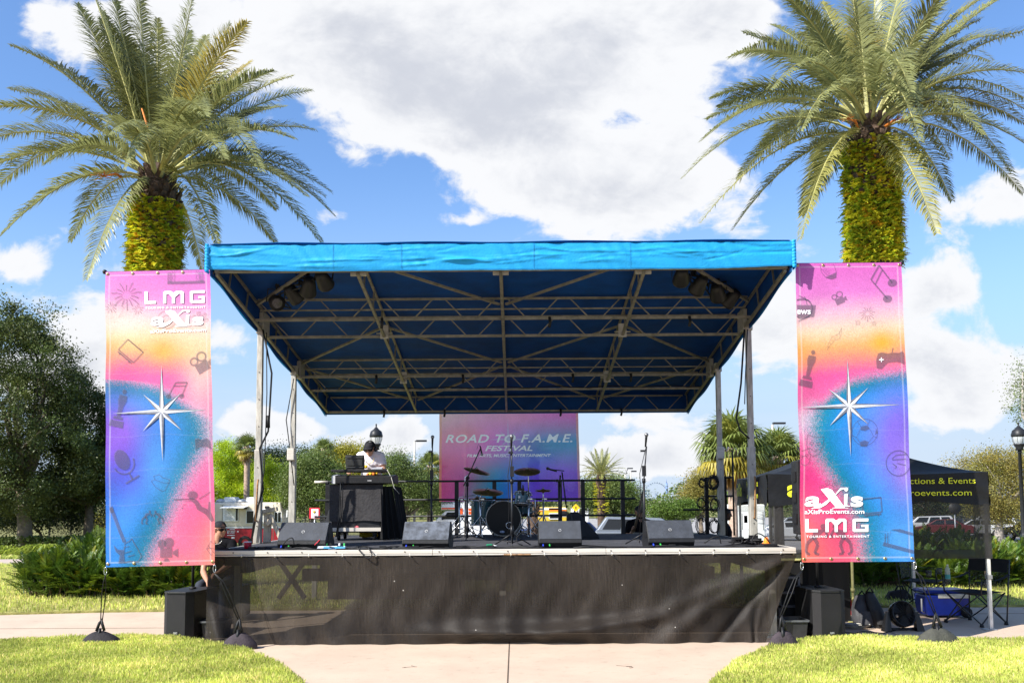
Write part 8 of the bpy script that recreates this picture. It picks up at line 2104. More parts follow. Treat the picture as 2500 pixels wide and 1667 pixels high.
# bags
def bag(label, name, u, vb, vt, Y, w, lean, mat, d=.2, cat='bag', strap=True):
 p = GP(u, vb); h = W(u, vt, p.y).z; t = thing(name, label, cat, (p.x, p.y, 0)); m = MB(); n = 18
 for i in range(9):
  f = i / 8; k = (1 - (2 * f - .9) ** 4 * .5) if f < .95 else .6; k *= (1 - .25 * f)
  for j in range(n):
   a = 2 * PI * j / n; sq = 1 / max(abs(math.cos(a)) ** 1.0, abs(math.sin(a)) ** 1.0) ** .5; m.v.append((w / 2 * k * math.cos(a) * sq + lean * f + .012 * math.sin(5 * a + 9 * f), d / 2 * k * math.sin(a) * sq + .1 * f, h * f))
 for i in range(8):
  for j in range(n): m.f.append((i * n + j, i * n + (j + 1) % n, (i + 1) * n + (j + 1) % n, (i + 1) * n + j)); m.mi.append(0); m.sm.append(True)
 m.f.append(tuple(8 * n + j for j in range(n))); m.mi.append(0); m.sm.append(True)
 m.build('body', mat, t, sub=1)
 MB().tube([(lean - .05, .08, h * .96), (lean, .06, h * 1.12), (lean + .05, .08, h * .96)], .012, 6).build('handle', BLACK, t)
 MB().grid(lambda s, q: Vector(((s - .5) * w * .6 + lean * (.1 + .4 * q), -d / 2 * 1.12 + .1 * (.1 + .4 * q) - .03 * math.sin(PI * s), h * (.12 + .4 * q))), 8, 6).build('pocket', mat, t)
 return t
NYL = M('black nylon', (0.02, 0.02, 0.022), 0.6, var=.25, scale=8, bump=.5, bscale=18); NYG = M('grey black nylon', (0.05, 0.05, 0.055), 0.65, var=.25, scale=8, bump=.6, bscale=14)
bag('grey black backpack slumped right of the right subwoofer', 'backpack', 2108, 1529, 1452, 11.7, .30, .02, NYG, .26)
bag('tall black gig bag leaning between the backpack and the fan', 'gig_bag', 2150, 1532, 1444, 11.8, .22, -.10, NYL, .16)
bag('red bag behind the grey backpack', 'red_bag', 2090, 1500, 1462, 12.3, .22, .0, M('red nylon', (.5, .01, .015), .6), .15)
m = MB(); c = GP(2088, 1534)
for k in range(7): m.tube([Vector((c.x + (.1 + .02 * k) * math.cos(a), c.y + (.07 + .01 * k) * math.sin(a), .012 + .008 * k)) for a in np.linspace(0, 2 * PI, 17)], .006, 5, k % 2)
tag(m.build('cable_coil', [RUBBER, M('white cable')]), 'small coil of black and white cable on the paving by the backpack', 'cable coil')
# ================================================================== VEHICLES, STREET FURNITURE AND FAR THINGS
GLASS = M('dark car glass', (0.012, 0.014, 0.017), 0.08, var=.1, spec=.4); TYRE = M('tyre rubber', (0.012, 0.012, 0.012), .8); RIM = M('alloy rim', (.45, .45, .46), .3, .8, var=.1)
LAMPR = M('red tail lamp', (.55, .01, .01), .15, spec=.8); LAMPW = M('clear headlamp', (.7, .7, .7), .1)
def paint(n, c): return M('car paint ' + n, c, .28, .15, var=.04, scale=2, coat=.7)
def wheels(t, spots, r=.34, w=.22):
 for (x, y) in spots:
  o = MB().lathe([(r * .62, -w / 2), (r * .94, -w / 2), (r, -w * .35), (r, w * .35), (r * .94, w / 2), (r * .62, w / 2)], (x, y, r), 20, rot=(0, R(90), 0), caps=False).build('wheel', TYRE, t)
  m = MB().lathe([(0.03, -w * .4), (r * .64, -w * .38), (r * .64, w * .38), (0.03, w * .4)], (x, y, r), 18, rot=(0, R(90), 0))
  for k in range(5):
   a = 2 * PI * k / 5
   for s in (-1, 1): m.beam((x + s * w * .44, y, r), (x + s * w * .44, y + r * .6 * math.cos(a), r + r * .6 * math.sin(a)), .03, .06)
  m.build('rim', RIM, o)
def car(kind, label, x, Y, rz, mat, group, first=None):
 z = earth(0, Y)
 L, Wd = {'sedan': (4.7, 1.82), 'suv': (4.8, 1.92), 'pickup': (5.7, 1.98)}[kind]
 t = thing(kind if kind != 'suv' else 'parked_suv', label, {'sedan': 'car', 'suv': 'car', 'pickup': 'pickup truck'}[kind], (x, Y, z), rz, group)
 if kind == 'sedan': t.name = 'parked_sedan'
 h = L / 2
 if kind == 'sedan': low = [(-h, .32), (h, .30), (h, .62), (h - .15, .74), (1.05, .95), (-1.7, 1.0), (-h + .08, .95), (-h, .7)]; cab = [(1.15, .93), (.35, 1.40), (-.9, 1.44), (-1.75, .98)]
 elif kind == 'suv': low = [(-h, .40), (h, .38), (h, .75), (h - .2, .95), (1.05, 1.08), (-h + .05, 1.10), (-h - .02, .8)]; cab = [(1.15, 1.06), (.55, 1.62), (-1.9, 1.70), (-h + .05, 1.08)]
 else: low = [(-h, .50), (h, .48), (h, .85), (h - .15, 1.05), (1.2, 1.15), (-h + .02, 1.16), (-h, .8)]; cab = [(1.25, 1.13), (.6, 1.72), (-.75, 1.80), (-1.05, 1.15)]
 n = len(low); b = Wd / 2; m = MB()
 vs = [(-b, y, zz) for y, zz in low] + [(b, y, zz) for y, zz in low]; m.add(vs, [tuple(range(n)), tuple(range(2 * n - 1, n - 1, -1))] + [(j, n + j, n + (j + 1) % n, (j + 1) % n) for j in range(n)])
 k = .80; zt_ = max(q[1] for q in cab); zb_ = min(q[1] for q in cab)
 cx = lambda zz: b * (.96 - (.96 - k) * (zz - zb_) / (zt_ - zb_))
 vs = [(-cx(zz), y, zz) for y, zz in cab] + [(cx(zz), y, zz) for y, zz in cab]
 m.add(vs, [(0, 1, 2, 3), (7, 6, 5, 4)] + [(j, 4 + j, 4 + (j + 1) % 4, (j + 1) % 4) for j in range(4)])
 m.build('body', mat, t, bevel=.07, seg=3)
 # glass
 (y0, z0), (y1, z1), (y2, z2), (y3, z3) = cab; g = MB(); f = lambda a, b_, q: a + (b_ - a) * q
 for s in (-1, 1):
  spans = ((.10, .48), (.53, .90)) if kind != 'suv' else ((.08, .36), (.40, .66), (.70, .93))
  for a0, a1 in spans:
   pts = []
   for (a, q) in ((a0, .14), (a1, .14), (a1, .86), (a0, .86)):
    yb_ = f(y0, y3, a); yt = f(y1, y2, a); zz = f(f(z0, z3, a), f(z1, z2, a), q); yy = f(yb_, yt, q); pts.append((s * (cx(zz) + .012), yy, zz))
   g.add(pts, [(0, 1, 2, 3) if s > 0 else (3, 2, 1, 0)])
 for (ya, za, yb_, zb2, sg) in ((y0, z0, y1, z1, 1), (y3, z3, y2, z2, -1)):
  pts = []
  for (q, s) in ((.1, -.92), (.1, .92), (.9, .92), (.9, -.92)): zz = f(za, zb2, q); pts.append((s * cx(zz) * .98, f(ya, yb_, q) + sg * .015, zz + .012))
  g.add(pts, [(0, 1, 2, 3) if sg < 0 else (3, 2, 1, 0)])
 g.build('window', GLASS, t)
 r = .34 if kind == 'sedan' else .38
 wheels(t, [(s * (b - .1), y, ) for s in (-1, 1) for y in (h - .95, -h + .95)], r)
 for s in (-1, 1):
  MB().box((s * (b - .22), -h - .005, .82 if kind != 'pickup' else .95), (.34, .04, .17)).build('tail_lamp', LAMPR, t, bevel=.01); MB().box((s * (b - .25), h - .02, .66 if kind != 'pickup' else .85), (.4, .05, .15)).build('headlamp', LAMPW, t, bevel=.01)
  MB().box((s * (b + .08), y0 - .15, z0 + .06), (.16, .09, .11)).build('mirror', mat, t, bevel=.02)
 MB().box((0, -h - .012, .62 if kind == 'sedan' else .78), (.32, .01, .15)).build('number_plate', M('number plate', (.7, .7, .72), .5), t)
 if kind == 'pickup': MB().bx((-b + .12, -h + .1, 1.10), (b - .12, -1.1, 1.17)).build('bed', BLACK, t)
 return t
def xat(u, Y): return W(u, 1300, Y).x
GC = 'cars parked in the lot'
SIL, WHT, BLK, RED, GRY, BLUE = paint('silver', (.42, .43, .44)), paint('white', (.55, .56, .57)), paint('black', (.015, .015, .017)), paint('dark red', (.09, .008, .012)), paint('slate grey', (.16, .18, .21)), paint('navy', (.03, .05, .16))
car('sedan', 'white parked sedan seen right of the tent with red tail lamps', xat(2452, 70), 70, R(38), WHT, GC)
car('suv', 'black parked sport utility car at the right edge beside the street lamp', xat(2533, 62), 62, R(22), BLK, GC)
car('suv', 'silver parked car behind the white sedan at the right', xat(2450, 80), 80, R(80), SIL, GC)
for k, (u, Y, kd, mt, rz, lb) in enumerate(((2262, 72, 'suv', WHT, 60, 'white parked car seen through the left part of the tent mesh window'), (2300, 71, 'sedan', RED, 60, 'dark red parked sedan seen through the tent mesh window'), (2345, 73, 'sedan', BLK, 58, 'black parked car in the middle of the tent mesh window'), (2385, 70, 'sedan', SIL, 62, 'silver parked sedan seen at the right part of the tent mesh window'),
  (2412, 76, 'suv', WHT, 60, 'white parked car behind the solid border of the tent mesh'), (1905, 66, 'sedan', WHT, 75, 'white parked sedan left of the right flag behind the tent mesh'), (1940, 72, 'suv', GRY, 70, 'grey parked car just left of the right flag behind the tent mesh'), (1592, 75, 'suv', WHT, 85, 'white parked car behind the rightmost monitor'))):
 car(kd, lb, xat(u, Y), Y, R(rz), mt, GC)
car('suv', 'slate grey sport utility car with chrome framed side window behind the deck', W(1452, 1300, 38).x + 2.4, 38, R(-96), GRY, GC)
car('pickup', 'navy pickup truck with red tail lamp behind the third monitor', xat(1405, 56), 56, R(-60), BLUE, GC)
car('sedan', 'navy parked car behind the drum kit below the backdrop', xat(1262, 52), 52, R(80), BLUE, GC)
# ---------------------------------------------------------------- cream and red food truck
Y_ = 57.0; zg = earth(0, Y_)
def V_(u, v, y=Y_): return W(u, v, y)
CREAM = M('cream truck paint', (.66, .58, .46), .4, var=.05, scale=2, coat=.3); MAR = M('maroon truck paint', (.26, .012, .022), .35, var=.06, coat=.4)
ft_ = thing('food_truck', 'cream and maroon food truck with white awnings left of the stage', 'food truck', (V_(590, 1300).x, Y_ + 1.1, zg))
xa, xb2 = V_(470, 1300).x, V_(692, 1300).x; zr, zs_ = V_(600, 1226).z, V_(600, 1287).z; zlow = zg + .45
def shell(z0, z1, x0, x1, o=0.0, front=0.0):
 m = MB(); m.add([(x0, Y_ - o, z0), (x1, Y_ - o, z0), (x1 - front, Y_ - o, z1), (x0, Y_ - o, z1), (x0, Y_ + 2.3, z0), (x1, Y_ + 2.3, z0), (x1 - front, Y_ + 2.3, z1), (x0, Y_ + 2.3, z1)], [(0, 1, 2, 3), (5, 4, 7, 6), (1, 5, 6, 2), (4, 0, 3, 7), (3, 2, 6, 7), (4, 5, 1, 0)]); return m
shell(zs_ + .05, zr, xa, xb2, 0, .22).build('body', CREAM, ft_, True, bevel=.10, seg=3); shell(zlow, zs_ - .05, xa, xb2 + .35, .0, .12).build('lower_body', MAR, ft_, True, bevel=.05); shell(zs_ - .05, zs_ + .06, xa, xb2 + .1, .01, 0).build('stripe', M('white truck paint', (.72, .71, .68), .4), ft_, True)
def panel(u0, v0, u1, v1, o, th=.03): a, b = V_(u0, v0), V_(u1, v1); return MB().bx((a.x, Y_ - o - th, b.z), (b.x, Y_ - o, a.z))
for (u0, v0, u1, v1) in ((546, 1236, 582, 1271), (602, 1246, 643, 1277), (670, 1249, 687, 1275)):
 w_ = panel(u0, v0, u1, v1, .012, .02).build('window', GLASS, ft_, True); m = MB(); a, b = V_(u0, v0), V_(u1, v1)
 for p, q in (((a.x, a.z), (b.x, a.z)), ((b.x, a.z), (b.x, b.z)), ((b.x, b.z), (a.x, b.z)), ((a.x, b.z), (a.x, a.z)), (((a.x + b.x) / 2, a.z), ((a.x + b.x) / 2, b.z))): m.beam((p[0], Y_ - .045, p[1]), (q[0], Y_ - .045, q[1]), .05, .05, up=(0, 1, 0))
 m.build('frame', M('white truck paint'), w_, True)
mb_ = panel(547, 1241, 576, 1270, .05, .03).build('menu_board', M('white board', (.75, .75, .75), .5), ft_, True); m = MB()
for k in range(9): a = V_(550, 1246 + k * 2.6); m.bx((a.x, Y_ - .086, a.z), (a.x + random.uniform(.25, .6), Y_ - .082, a.z + .025))
m.build('menu_line', M('grey ink', (.35, .36, .4), .6), mb_, True)
for (u0, u1, v) in ((549, 607, 1239), (630, 668, 1246)):
 a, b = V_(u0, v), V_(u1, v); MB().add([(a.x, Y_ - .02, a.z + .08), (b.x, Y_ - .02, a.z + .08), (b.x, Y_ - 1.0, a.z - .02), (a.x, Y_ - 1.0, a.z - .02), (a.x, Y_ - .02, a.z + .12), (b.x, Y_ - .02, a.z + .12), (b.x, Y_ - 1.0, a.z + .02), (a.x, Y_ - 1.0, a.z + .02)], [(3, 2, 1, 0), (4, 5, 6, 7), (0, 1, 5, 4), (1, 2, 6, 5), (2, 3, 7, 6), (3, 0, 4, 7)]).build('awning', M('white awning', (.78, .78, .76), .5), ft_, True)
for u0, u1 in ((537, 571), (592, 618)):
 a, b = V_(u0, 1213), V_(u1, 1226); MB().add([(a.x, Y_ + .6, b.z), (b.x, Y_ + .6, b.z), (b.x, Y_ + 1.6, b.z), (a.x, Y_ + 1.6, b.z), (a.x + .06, Y_ + .66, a.z), (b.x - .15, Y_ + .66, a.z), (b.x - .15, Y_ + 1.5, a.z), (a.x + .06, Y_ + 1.5, a.z)], [(3, 2, 1, 0), (4, 5, 6, 7), (0, 1, 5, 4), (1, 2, 6, 5), (2, 3, 7, 6), (3, 0, 4, 7)]).build('air_conditioner', M('white truck paint'), ft_, True, bevel=.05)
for u in (530, 582): p = V_(u, 1222); MB().lathe([(.32, -.12), (.34, 0), (.22, .1), (.02, .13)], (p.x, Y_ + .8, p.z), 14).build('roof_vent', M('grey vent', (.45, .46, .47), .4, .3), ft_, True)
for u, v in ((600, 1239), (653, 1238)): MB().box((V_(u, v).x, Y_ - .12, V_(u, v).z), (.26, .2, .17)).build('flood_lamp', BLACK, ft_, True, bevel=.03)
for u in (542, 667): MB().bx((V_(u, 1300).x - .012, Y_ - .016, zlow + .1), (V_(u, 1300).x + .012, Y_ - .004, zr - .15)).build('door_seam', M('seam grey', (.2, .17, .14), .6), ft_, True)
m = MB(); c = V_(656, 1261); m.tube([Vector((c.x + .20 * math.cos(a), Y_ - .012, c.z + .34 * math.sin(a))) for a in np.linspace(0, 2 * PI, 25)], .012, 4); m.tube([(c.x - .06, Y_ - .012, c.z + .14), (c.x + .06, Y_ - .012, c.z - .12)], .012, 4); m.tube([(c.x + .06, Y_ - .012, c.z + .14), (c.x - .06, Y_ - .012, c.z - .12)], .012, 4); m.build('emblem', M('grey ink'), ft_, True)
m = MB(); put_text(m, '87.7037', lambda x, z: Vector((x, Y_ - .012, z)), .20, .52, 0, V_(555, 1300).x, V_(555, 1302).z, bold=.01); m.box((V_(581, 1297).x, Y_ - .012, V_(581, 1297).z), (.08, .01, .08)); m.box((V_(567, 1291.5).x, Y_ - .012, V_(567, 1291.5).z), (.34, .01, .035)); m.box((V_(564, 1306).x, Y_ - .012, V_(564, 1306).z), (.52, .01, .04)); m.box((V_(569, 1312).x, Y_ - .012, V_(569, 1312).z), (.2, .01, .1)); m.build('lettering', WHITE, ft_, True)
for u in (510, 598):
 c = V_(u, 1325); o = MB().lathe([(.25, -.12), (.45, -.12), (.48, 0), (.45, .12), (.25, .12)], (c.x, Y_ + .1, zg + .47), 20, rot=(R(90), 0, 0), caps=False).build('wheel', TYRE, ft_, True); MB().lathe([(.02, -.1), (.27, -.08), (.27, .08), (.02, .1)], (c.x, Y_ + .1, zg + .47), 16, rot=(R(90), 0, 0)).build('rim', RIM, o, True)
MB().beam((xb2 + .25, Y_ - .1, V_(690, 1262).z), (xb2 + .28, Y_ - .1, V_(690, 1245).z), .08, .2).build('mirror', M('white truck paint'), ft_, True)
# ---------------------------------------------------------------- rental box trucks
ORG = M('orange red panel', (.75, .10, .015), .5); WP = M('white box panel', (.72, .73, .74), .4, var=.03)
def box_truck(label, u0, u1, vtop, Y, txt_u, letters, cab=True, extra=None, vbot=1287):
 zg_ = earth(0, Y); a, b = W(u0, vtop, Y), W(u1, vbot, Y); t = thing('box_truck', label, 'box truck', ((a.x + b.x) / 2, Y + 1, zg_), 0, 'white rental box trucks')
 xc = a.x + 1.05 if cab else a.x; zat = W(u0, 1244, Y).z
 m = MB().bx((xc, Y, zg_ + .75), (b.x, Y + 2.2, a.z))
 if cab: m.bx((a.x, Y + .02, zat), (xc - .002, Y + 2.18, a.z - .002))
 m.build('cargo_box', WP, t, True, bevel=.04)
 m = MB(); put_text(m, letters, lambda x, z: Vector((x, Y - .012, z)), .27, txt_u[1] * Y / FPX, 0, W(txt_u[0], 1230, Y).x, W(0, txt_u[2], Y).z, bold=.02); m.build('lettering', M('dark grey lettering', (.04, .05, .06), .6), t, True)
 m = MB()
 for (p0, q0, p1, q1) in extra: c0, c1 = W(p0, q0, Y), W(p1, q1, Y); m.bx((c0.x, Y - .014, c1.z), (c1.x, Y - .004, c0.z))
 m.build('orange_panel', ORG, t, True)
 if cab:
  x0 = W(1057, 1260, Y).x; zc0, zc1 = zg_ + .55, zat - .08
  prof = [(x0, zc0), (xc, zc0), (xc, zc1), (xc - .75, zc1), (xc - 1.35, zc1 - .55), (x0 + .15, zc1 - .75), (x0, zc1 - .95)]
  MB().prism(prof, Y + .1, Y + 2.05).build('cab', M('white truck paint'), t, True, bevel=.06)
  g = MB(); g.prism([(xc - 1.28, zc1 - .56), (xc - .72, zc1 - .07), (xc - .70, zc1 - .09), (xc - 1.24, zc1 - .60)], Y + .2, Y + 1.95); g.prism([(xc - 1.0, zc1 - .58), (xc - .12, zc1 - .58), (xc - .12, zc1 - .10), (xc - .62, zc1 - .10)], Y + .085, Y + .095); g.build('window', GLASS, t, True)
  MB().box((xc - .95, Y - .1, zc1 - .5), (.12, .25, .25)).build('mirror', BLACK, t, True, bevel=.03)
 for x in (xc - .7 if cab else xc + .8, b.x - .9):
  o = MB().lathe([(.22, -.12), (.38, -.12), (.4, 0), (.38, .12), (.22, .12)], (x, Y + .15, zg_ + .40), 18, rot=(R(90), 0, 0), caps=False).build('wheel', TYRE, t, True); MB().lathe([(.02, -.1), (.23, -.08), (.23, .08), (.02, .1)], (x, Y + .15, zg_ + .4), 14, rot=(R(90), 0, 0)).build('rim', RIM, o, True)
 return t
box_truck('white box truck with attic over its cab behind the left of the drum kit', 1077, 1232, 1226, 60, (1081, 25, 1236), 'U-HAUL', True, [(1078, 1239, 1113, 1242.5), (1122, 1240, 1130, 1255), (1144, 1240, 1158, 1246.5), (1144, 1248, 1158, 1255)])
m = MB(); put_text(m, 'U-HAUL', lambda x, z: Vector((x, 60 - .012, z)), .30, 45 * 60 / FPX, 0, W(1116, 1230, 60).x, W(0, 1236.5, 60).z, bold=.02); o = m.build('lettering', M('dark grey lettering')); adopt(o, [q for q in COL.objects if q.name == 'box_truck'][0])
box_truck('white box truck with orange panel left of the man holding the pole', 1502, 1590, 1239, 66, (1533, 30, 1246), 'U-HAUL', False, [(1528, 1250, 1565, 1258)], 1300)
m = MB()
for (u, v) in ((1505, 1252), (1511, 1249), (1516, 1253)): c = W(u, v, 66); m.box((c.x, 65.99, c.z), (.16, .012, .26))
o = m.build('blue_graphic', M('blue graphic', (.10, .28, .55), .6)); adopt(o, [q for q in COL.objects if q.name.startswith('box_truck')][-1])
# ---------------------------------------------------------------- yellow food truck, white truck, white trailer
def simple_truck(name, label, cat, u0, u1, v0, Y, low, mats, bands, windows, group=None):
 zg_ = earth(0, Y); a, b = W(u0, v0, Y), W(u1, v0, Y); t = thing(name, label, cat, ((a.x + b.x) / 2, Y + 1, zg_), 0, group)
 MB().bx((a.x, Y, zg_ + low), (b.x, Y + 2.2, a.z)).build('body', mats, t, True, bevel=.07)
 for (p0, q0, p1, q1, mt) in bands: c0, c1 = W(p0, q0, Y), W(p1, q1, Y); MB().bx((c0.x, Y - .014, c1.z), (c1.x, Y - .002, c0.z)).build('band', mt, t, True)
 for (p0, q0, p1, q1) in windows:
  c0, c1 = W(p0, q0, Y), W(p1, q1, Y); o = MB().bx((c0.x, Y - .03, c1.z), (c1.x, Y - .004, c0.z)).build('window', GLASS, t, True)
  m = MB()
  for p, q in (((c0.x, c0.z), (c1.x, c0.z)), ((c1.x, c0.z), (c1.x, c1.z)), ((c1.x, c1.z), (c0.x, c1.z)), ((c0.x, c1.z), (c0.x, c0.z))): m.beam((p[0], Y - .03, p[1]), (q[0], Y - .03, q[1]), .06, .06, up=(0, 1, 0))
  m.build('frame', M('white truck paint'), o, True)
 for f in (.18, .8):
  x = a.x + (b.x - a.x) * f; o = MB().lathe([(.22, -.12), (.38, -.12), (.4, 0), (.38, .12), (.22, .12)], (x, Y + .12, zg_ + .40), 18, rot=(R(90), 0, 0), caps=False).build('wheel', TYRE, t, True); MB().lathe([(.02, -.1), (.23, -.08), (.23, .08), (.02, .1)], (x, Y + .12, zg_ + .4), 14, rot=(R(90), 0, 0)).build('rim', RIM, o, True)
 return t
YLW = M('yellow truck paint', (.62, .44, .04), .4, coat=.3); ORT = M('orange band', (.78, .22, .03), .5)
yt = simple_truck('food_truck', 'bright yellow food truck with orange and white top band behind the drums', 'food truck', 1290, 1384, 1238, 56, .45, YLW,
 [(1291, 1239.5, 1383, 1244, WHITE), (1311, 1240, 1327, 1243.5, ORT), (1340, 1240, 1365, 1247, ORT), (1369, 1243, 1383, 1247.5, ORT), (1311, 1246, 1326, 1248, ORT), (1292, 1258, 1383, 1261, WHITE)], [(1341, 1253, 1368, 1266)])
m = MB(); c = W(1376, 1252, 55.98); m.ball((c.x, 55.98, c.z), (.28, .02, .16), 10, 6); m.build('emblem', BLACK, yt, True)
wt = simple_truck('food_truck', 'white food truck with a black curl emblem behind the yellow truck', 'food truck', 1398, 1438, 1240, 62, .5, WP, [], [(1400, 1244, 1408, 1254)])
m = MB(); c = W(1424, 1251, 61.98)
for k in range(4): m.tube([Vector((c.x + (.28 - .05 * k) * math.cos(a), 61.98, c.z + (.32 - .06 * k) * math.sin(a))) for a in np.linspace(.4 + k * .5, 4.2 + k * .4, 12)], .035, 4)
m.build('emblem', BLACK, wt, True)
simple_truck('food_trailer', 'white food trailer with dark door edges behind the left side of the tent', 'food trailer', 1795, 1868, 1231, 44, .5, M('grey white panel', (.62, .64, .62), .45), [(1811, 1253, 1813, 1292, BLACK), (1828, 1252, 1830, 1292, BLACK), (1862, 1248, 1864, 1292, BLACK), (1813, 1254, 1828, 1291, WHITE), (1816, 1258, 1825, 1276, M('dark red picture', (.25, .06, .05), .6, var=.8, scale=6)), (1831, 1277, 1836, 1290, M('red panel', (.45, .04, .05), .5)), (1797, 1233, 1866, 1246, M('grey awning', (.5, .52, .5), .5))], [])
# ---------------------------------------------------------------- street lamps and light poles
IRON = M('black cast iron', (.022, .023, .026), .45, .2, var=.2)
def street_lamp(label, u, vtop, Y, k):
 zg_ = earth(0, Y); p = W(u, vtop, Y); t = thing('street_lamp', label, 'street lamp', (p.x, Y, zg_), 0, 'black acorn street lamps'); H = p.z - zg_; k = k * Y / FPX
 f = lambda pr: [(r * k, H - z * k) for r, z in pr]
 MB().lathe([(.17, 0), (.17, .12), (.13, .2), (.12, .55), (.085, .62), (.075, .7)] + [(.07, .8), (.055, H - 88 * k), (.075, H - 87 * k), (.06, H - 80 * k)], (p.x, Y, zg_), 16).build('pole', IRON, t, True)
 m = MB().lathe(f([(11, 80), (9, 74), (14, 66), (16, 62)]), (p.x, Y, zg_), 16).build('socket', IRON, t, True)
 MB().lathe(f([(2, 0.5), (2.5, 6), (1.5, 9), (4, 12), (9, 18), (17, 24), (19, 31), (20.5, 37), (20, 41)])[::-1], (p.x, Y, zg_), 18).build('cap', IRON, t, True)
 g = MB().lathe(f([(17.5, 41), (18, 46), (15, 56), (11, 63)])[::-1], (p.x, Y, zg_), 18, caps=False).build('globe', M('clear lamp glass', (.7, .7, .68), .1, see=.55), t, True)
 m = MB()
 for j in range(8): a = 2 * PI * j / 8; m.tube([(p.x + r * k * math.cos(a), Y + r * k * math.sin(a), zg_ + H - z * k) for r, z in ((18, 41), (18.5, 46), (15.5, 56), (11.5, 63))], .5 * k, 4)
 m.build('rib', IRON, t, True)
 return t
street_lamp('black acorn street lamp at the right edge in front of the parked cars', 2486, 1030, 30, 0.86)
street_lamp('black acorn street lamp rising behind the disc jockey', 918.5, 1034, 33, 0.80)
PCON = M('pale concrete pole', (.48, .45, .40), .8, var=.12)
def light_pole(label, u, vtop, Y, r, arm=None, head=1.0, mat=None):
 zg_ = earth(0, Y); p = W(u, vtop, Y); t = thing('light_pole', label, 'light pole', (p.x, Y, zg_), 0, 'tall light poles in the car park')
 MB().tube([(p.x, Y, zg_ - .2), (p.x, Y, p.z)], [r, r * .7], 10).build('pole', mat or PCON, t, True)
 if arm:
  m = MB(); q = W(arm[0], arm[1], Y); m.tube([p + Vector((0, 0, -.1)), p + Vector(((q.x - p.x) * .3, 0, .05)), q], r * .4, 6); s = 1 if q.x > p.x else -1; m.box(q + Vector((s * .3 * head, 0, 0)), (.75 * head, .3, .12)); m.build('lamp_arm', IRON, t, True)
 return t
light_pole('pale concrete light pole with one lamp arm left of the backdrop', 1012, 1078, 62, .10, (1019, 1076))
light_pole('thick pale concrete pole standing behind the backdrop and the drums', 1137, 940, 46, .12)
light_pole('thin light pole with curved arm above the oak right of the backdrop', 1526, 1156, 95, .09, (1533, 1143), .8)
light_pole('thin light pole with flat head next to the office block', 1540, 1151, 80, .08, (1543, 1150), .6)
light_pole('light pole with flat lamp head above the sabal palms', 1886, 1036, 58, .10, (1890, 1033), 1.1)
def sign_post(name, label, cat, u, v, Y, build, h0=0):
 zg_ = earth(0, Y); p = W(u, v, Y); t = thing(name, label, cat, (p.x, Y, zg_)); MB().tube([(p.x, Y + .03, zg_), (p.x, Y + .03, p.z)], .03, 6).build('post', M('galvanised plate'), t, True); build(t, p); return t
def dia(t, p): MB().add([p + Vector((0, -.01, -.24)), p + Vector((.24, -.01, 0)), p + Vector((0, -.01, .24)), p + Vector((-.24, -.01, 0)), p + Vector((0, .01, -.24)), p + Vector((.24, .01, 0)), p + Vector((0, .01, .24)), p + Vector((-.24, .01, 0))], [(0, 1, 2, 3), (7, 6, 5, 4), (0, 4, 5, 1), (1, 5, 6, 2), (2, 6, 7, 3), (3, 7, 4, 0)]).build('sign_plate', M('yellow sign', (.85, .50, .02), .5), t, True); MB().box(p + Vector((0, -.014, 0)), (.06, .004, .16)).build('symbol', BLACK, t, True)
sign_post('warning_sign', 'small yellow diamond sign above the white food truck', 'road sign', 1406, 1239, 52, dia)
def rnd(t, p): MB().lathe([(.30, -.01), (.30, .01)], p, 24, rot=(R(90), 0, 0)).build('sign_plate', M('dark sign back', (.03, .03, .03), .5), t, True)
sign_post('round_sign', 'dark round sign on a thin post seen through the tent mesh', 'road sign', 2331, 1240, 42, rnd)
def rwb(t, p):
 s = 36 / FPX; MB().box(p, (25 * s, .06, 26 * s)).build('board', M('red board', (.6, .02, .04), .5), t, True); b = MB().box(p + Vector((1 * s, -.035, -1 * s)), (17 * s, .01, 22 * s)).build('panel', WHITE, t, True); MB().lathe([(.001, 0), (3.5 * s, 0), (3.5 * s, .01)], p + Vector((0, -.042, 3 * s)), 14, rot=(R(90), 0, 0)).build('picture', M('golden picture', (.6, .35, .05), .6), t, True); m = MB()
 for k in range(2): m.box(p + Vector((0, -.043, -6 * s - k * 3 * s)), (11 * s, .005, 1.4 * s))
 m.build('text_line', M('pink ink', (.7, .3, .35), .6), t, True)
sign_post('menu_sign', 'red and white menu sign left of the draped desk', 'sign', 768, 1252, 36, rwb)
# ---------------------------------------------------------------- iron fences
def iron_fence(label, u0, u1, Y, h, n, group):
 zg_ = earth(0, Y); x0, x1 = xat(u0, Y), xat(u1, Y); t = thing('iron_fence', label, 'fence', ((x0 + x1) / 2, Y, zg_), 0, group); m = MB()
 for i in range(n + 1): x = x0 + (x1 - x0) * i / n; m.bx((x - .012, Y - .012, zg_), (x + .012, Y + .012, zg_ + h + (.08 if i % 2 else .0)))
 m.build('picket', IRON, t, True).__setitem__('kind', 'stuff'); m = MB()
 for z in (.2, h - .25, h - .05): m.bx((x0, Y - .02, zg_ + z), (x1, Y + .02, zg_ + z + .04))
 m.build('fence_rail', IRON, t, True); m = MB()
 for i in range(0, n + 1, 16): x = x0 + (x1 - x0) * i / n; m.bx((x - .04, Y - .045, zg_), (x + .04, Y + .045, zg_ + h + .15))
 m.build('post', IRON, t, True)
iron_fence('black iron picket fence behind the clipped hedge at the left', 120, 420, 64, 2.25, 90, 'black iron fences'); iron_fence('black iron picket fence behind the food truck and sign', 640, 1000, 63, 2.0, 110, 'black iron fences')
# small yellow shrub behind the fence, left of the banner
tree('shrub', 'bright yellow shrub behind the iron fence at the left', (xat(243, 66), 66), [blob_px(243, 1272, 66, 14, 16)], YEL, 40, 50, .2, .09, .55, 1.7, .04, None, 'shrub', 4)
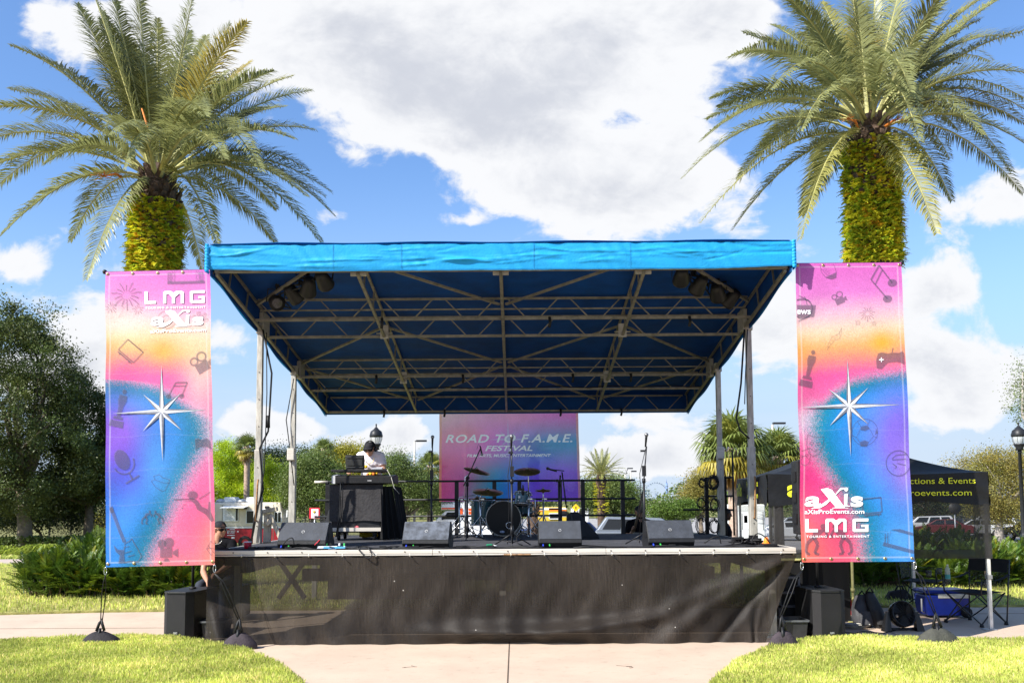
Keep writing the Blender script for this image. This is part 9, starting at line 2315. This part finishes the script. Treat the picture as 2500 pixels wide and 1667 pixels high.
# ---------------------------------------------------------------- far buildings and the big wheel
def block(label, u0, u1, vt, Y, mat, rows, cols, gmat):
 a, b = W(u0, vt, Y), W(u1, 1250, Y); t = thing('office_building', label, 'building', ((a.x + b.x) / 2, Y + 15, -2), 0, 'far office blocks'); MB().bx((a.x, Y, -2), (b.x, Y + 30, a.z)).build('wall', mat, t, True)
 w, h = (b.x - a.x) / cols, (a.z + 2) / rows; pr = None
 for i in range(cols):
  for j in range(rows):
   if pr is None: pr = MB().bx((-w * .28, -.06, -h * .25), (w * .28, .02, h * .25)).build('window', gmat, t)
   o = pr if i == j == 0 else pr.copy()
   if o is not pr: COL.objects.link(o); o.parent = t
   o.location = Vector((a.x + w * (i + .5), Y - .01, -2 + h * (j + .5))) - t.location
 MB().bx((a.x - .3, Y - .3, a.z), (b.x + .3, Y + 30.3, a.z + .5)).build('roof', mat, t, True)
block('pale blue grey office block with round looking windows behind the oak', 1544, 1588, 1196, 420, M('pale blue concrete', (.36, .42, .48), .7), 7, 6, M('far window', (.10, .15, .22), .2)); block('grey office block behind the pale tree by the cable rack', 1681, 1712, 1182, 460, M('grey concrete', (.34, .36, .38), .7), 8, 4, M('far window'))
block('low cream building at the foot of the big wheel', 1580, 1660, 1228, 260, M('cream stucco', (.62, .55, .46), .8), 1, 5, M('far window'))
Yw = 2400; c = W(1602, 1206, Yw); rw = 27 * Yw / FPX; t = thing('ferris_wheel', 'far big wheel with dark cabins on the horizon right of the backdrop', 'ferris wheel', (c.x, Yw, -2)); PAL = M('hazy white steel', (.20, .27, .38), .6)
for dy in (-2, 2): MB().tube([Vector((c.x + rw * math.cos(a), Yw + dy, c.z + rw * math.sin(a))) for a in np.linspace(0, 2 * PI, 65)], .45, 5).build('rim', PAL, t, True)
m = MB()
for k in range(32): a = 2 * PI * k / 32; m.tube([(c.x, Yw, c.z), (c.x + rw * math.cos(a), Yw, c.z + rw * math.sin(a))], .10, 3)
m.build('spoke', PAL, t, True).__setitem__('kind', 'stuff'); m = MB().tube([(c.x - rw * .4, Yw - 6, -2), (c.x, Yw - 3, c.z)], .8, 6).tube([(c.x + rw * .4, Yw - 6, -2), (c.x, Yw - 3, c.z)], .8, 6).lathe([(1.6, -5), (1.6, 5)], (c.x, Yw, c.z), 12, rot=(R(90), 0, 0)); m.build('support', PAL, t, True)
cb0 = None
for k in range(30):
 a = 2 * PI * k / 30; q = Vector((c.x + (rw + 1.6) * math.cos(a), Yw, c.z + (rw + 1.6) * math.sin(a))) - t.location
 if cb0 is None: cb0 = MB().ball((0, 0, 0), (1.6, 1.4, 1.1), 8, 6).build('cabin', M('dark cabin', (.10, .12, .16), .3), t); cb0.location = q
 else: o = cb0.copy(); COL.objects.link(o); o.parent = t; o.location = q
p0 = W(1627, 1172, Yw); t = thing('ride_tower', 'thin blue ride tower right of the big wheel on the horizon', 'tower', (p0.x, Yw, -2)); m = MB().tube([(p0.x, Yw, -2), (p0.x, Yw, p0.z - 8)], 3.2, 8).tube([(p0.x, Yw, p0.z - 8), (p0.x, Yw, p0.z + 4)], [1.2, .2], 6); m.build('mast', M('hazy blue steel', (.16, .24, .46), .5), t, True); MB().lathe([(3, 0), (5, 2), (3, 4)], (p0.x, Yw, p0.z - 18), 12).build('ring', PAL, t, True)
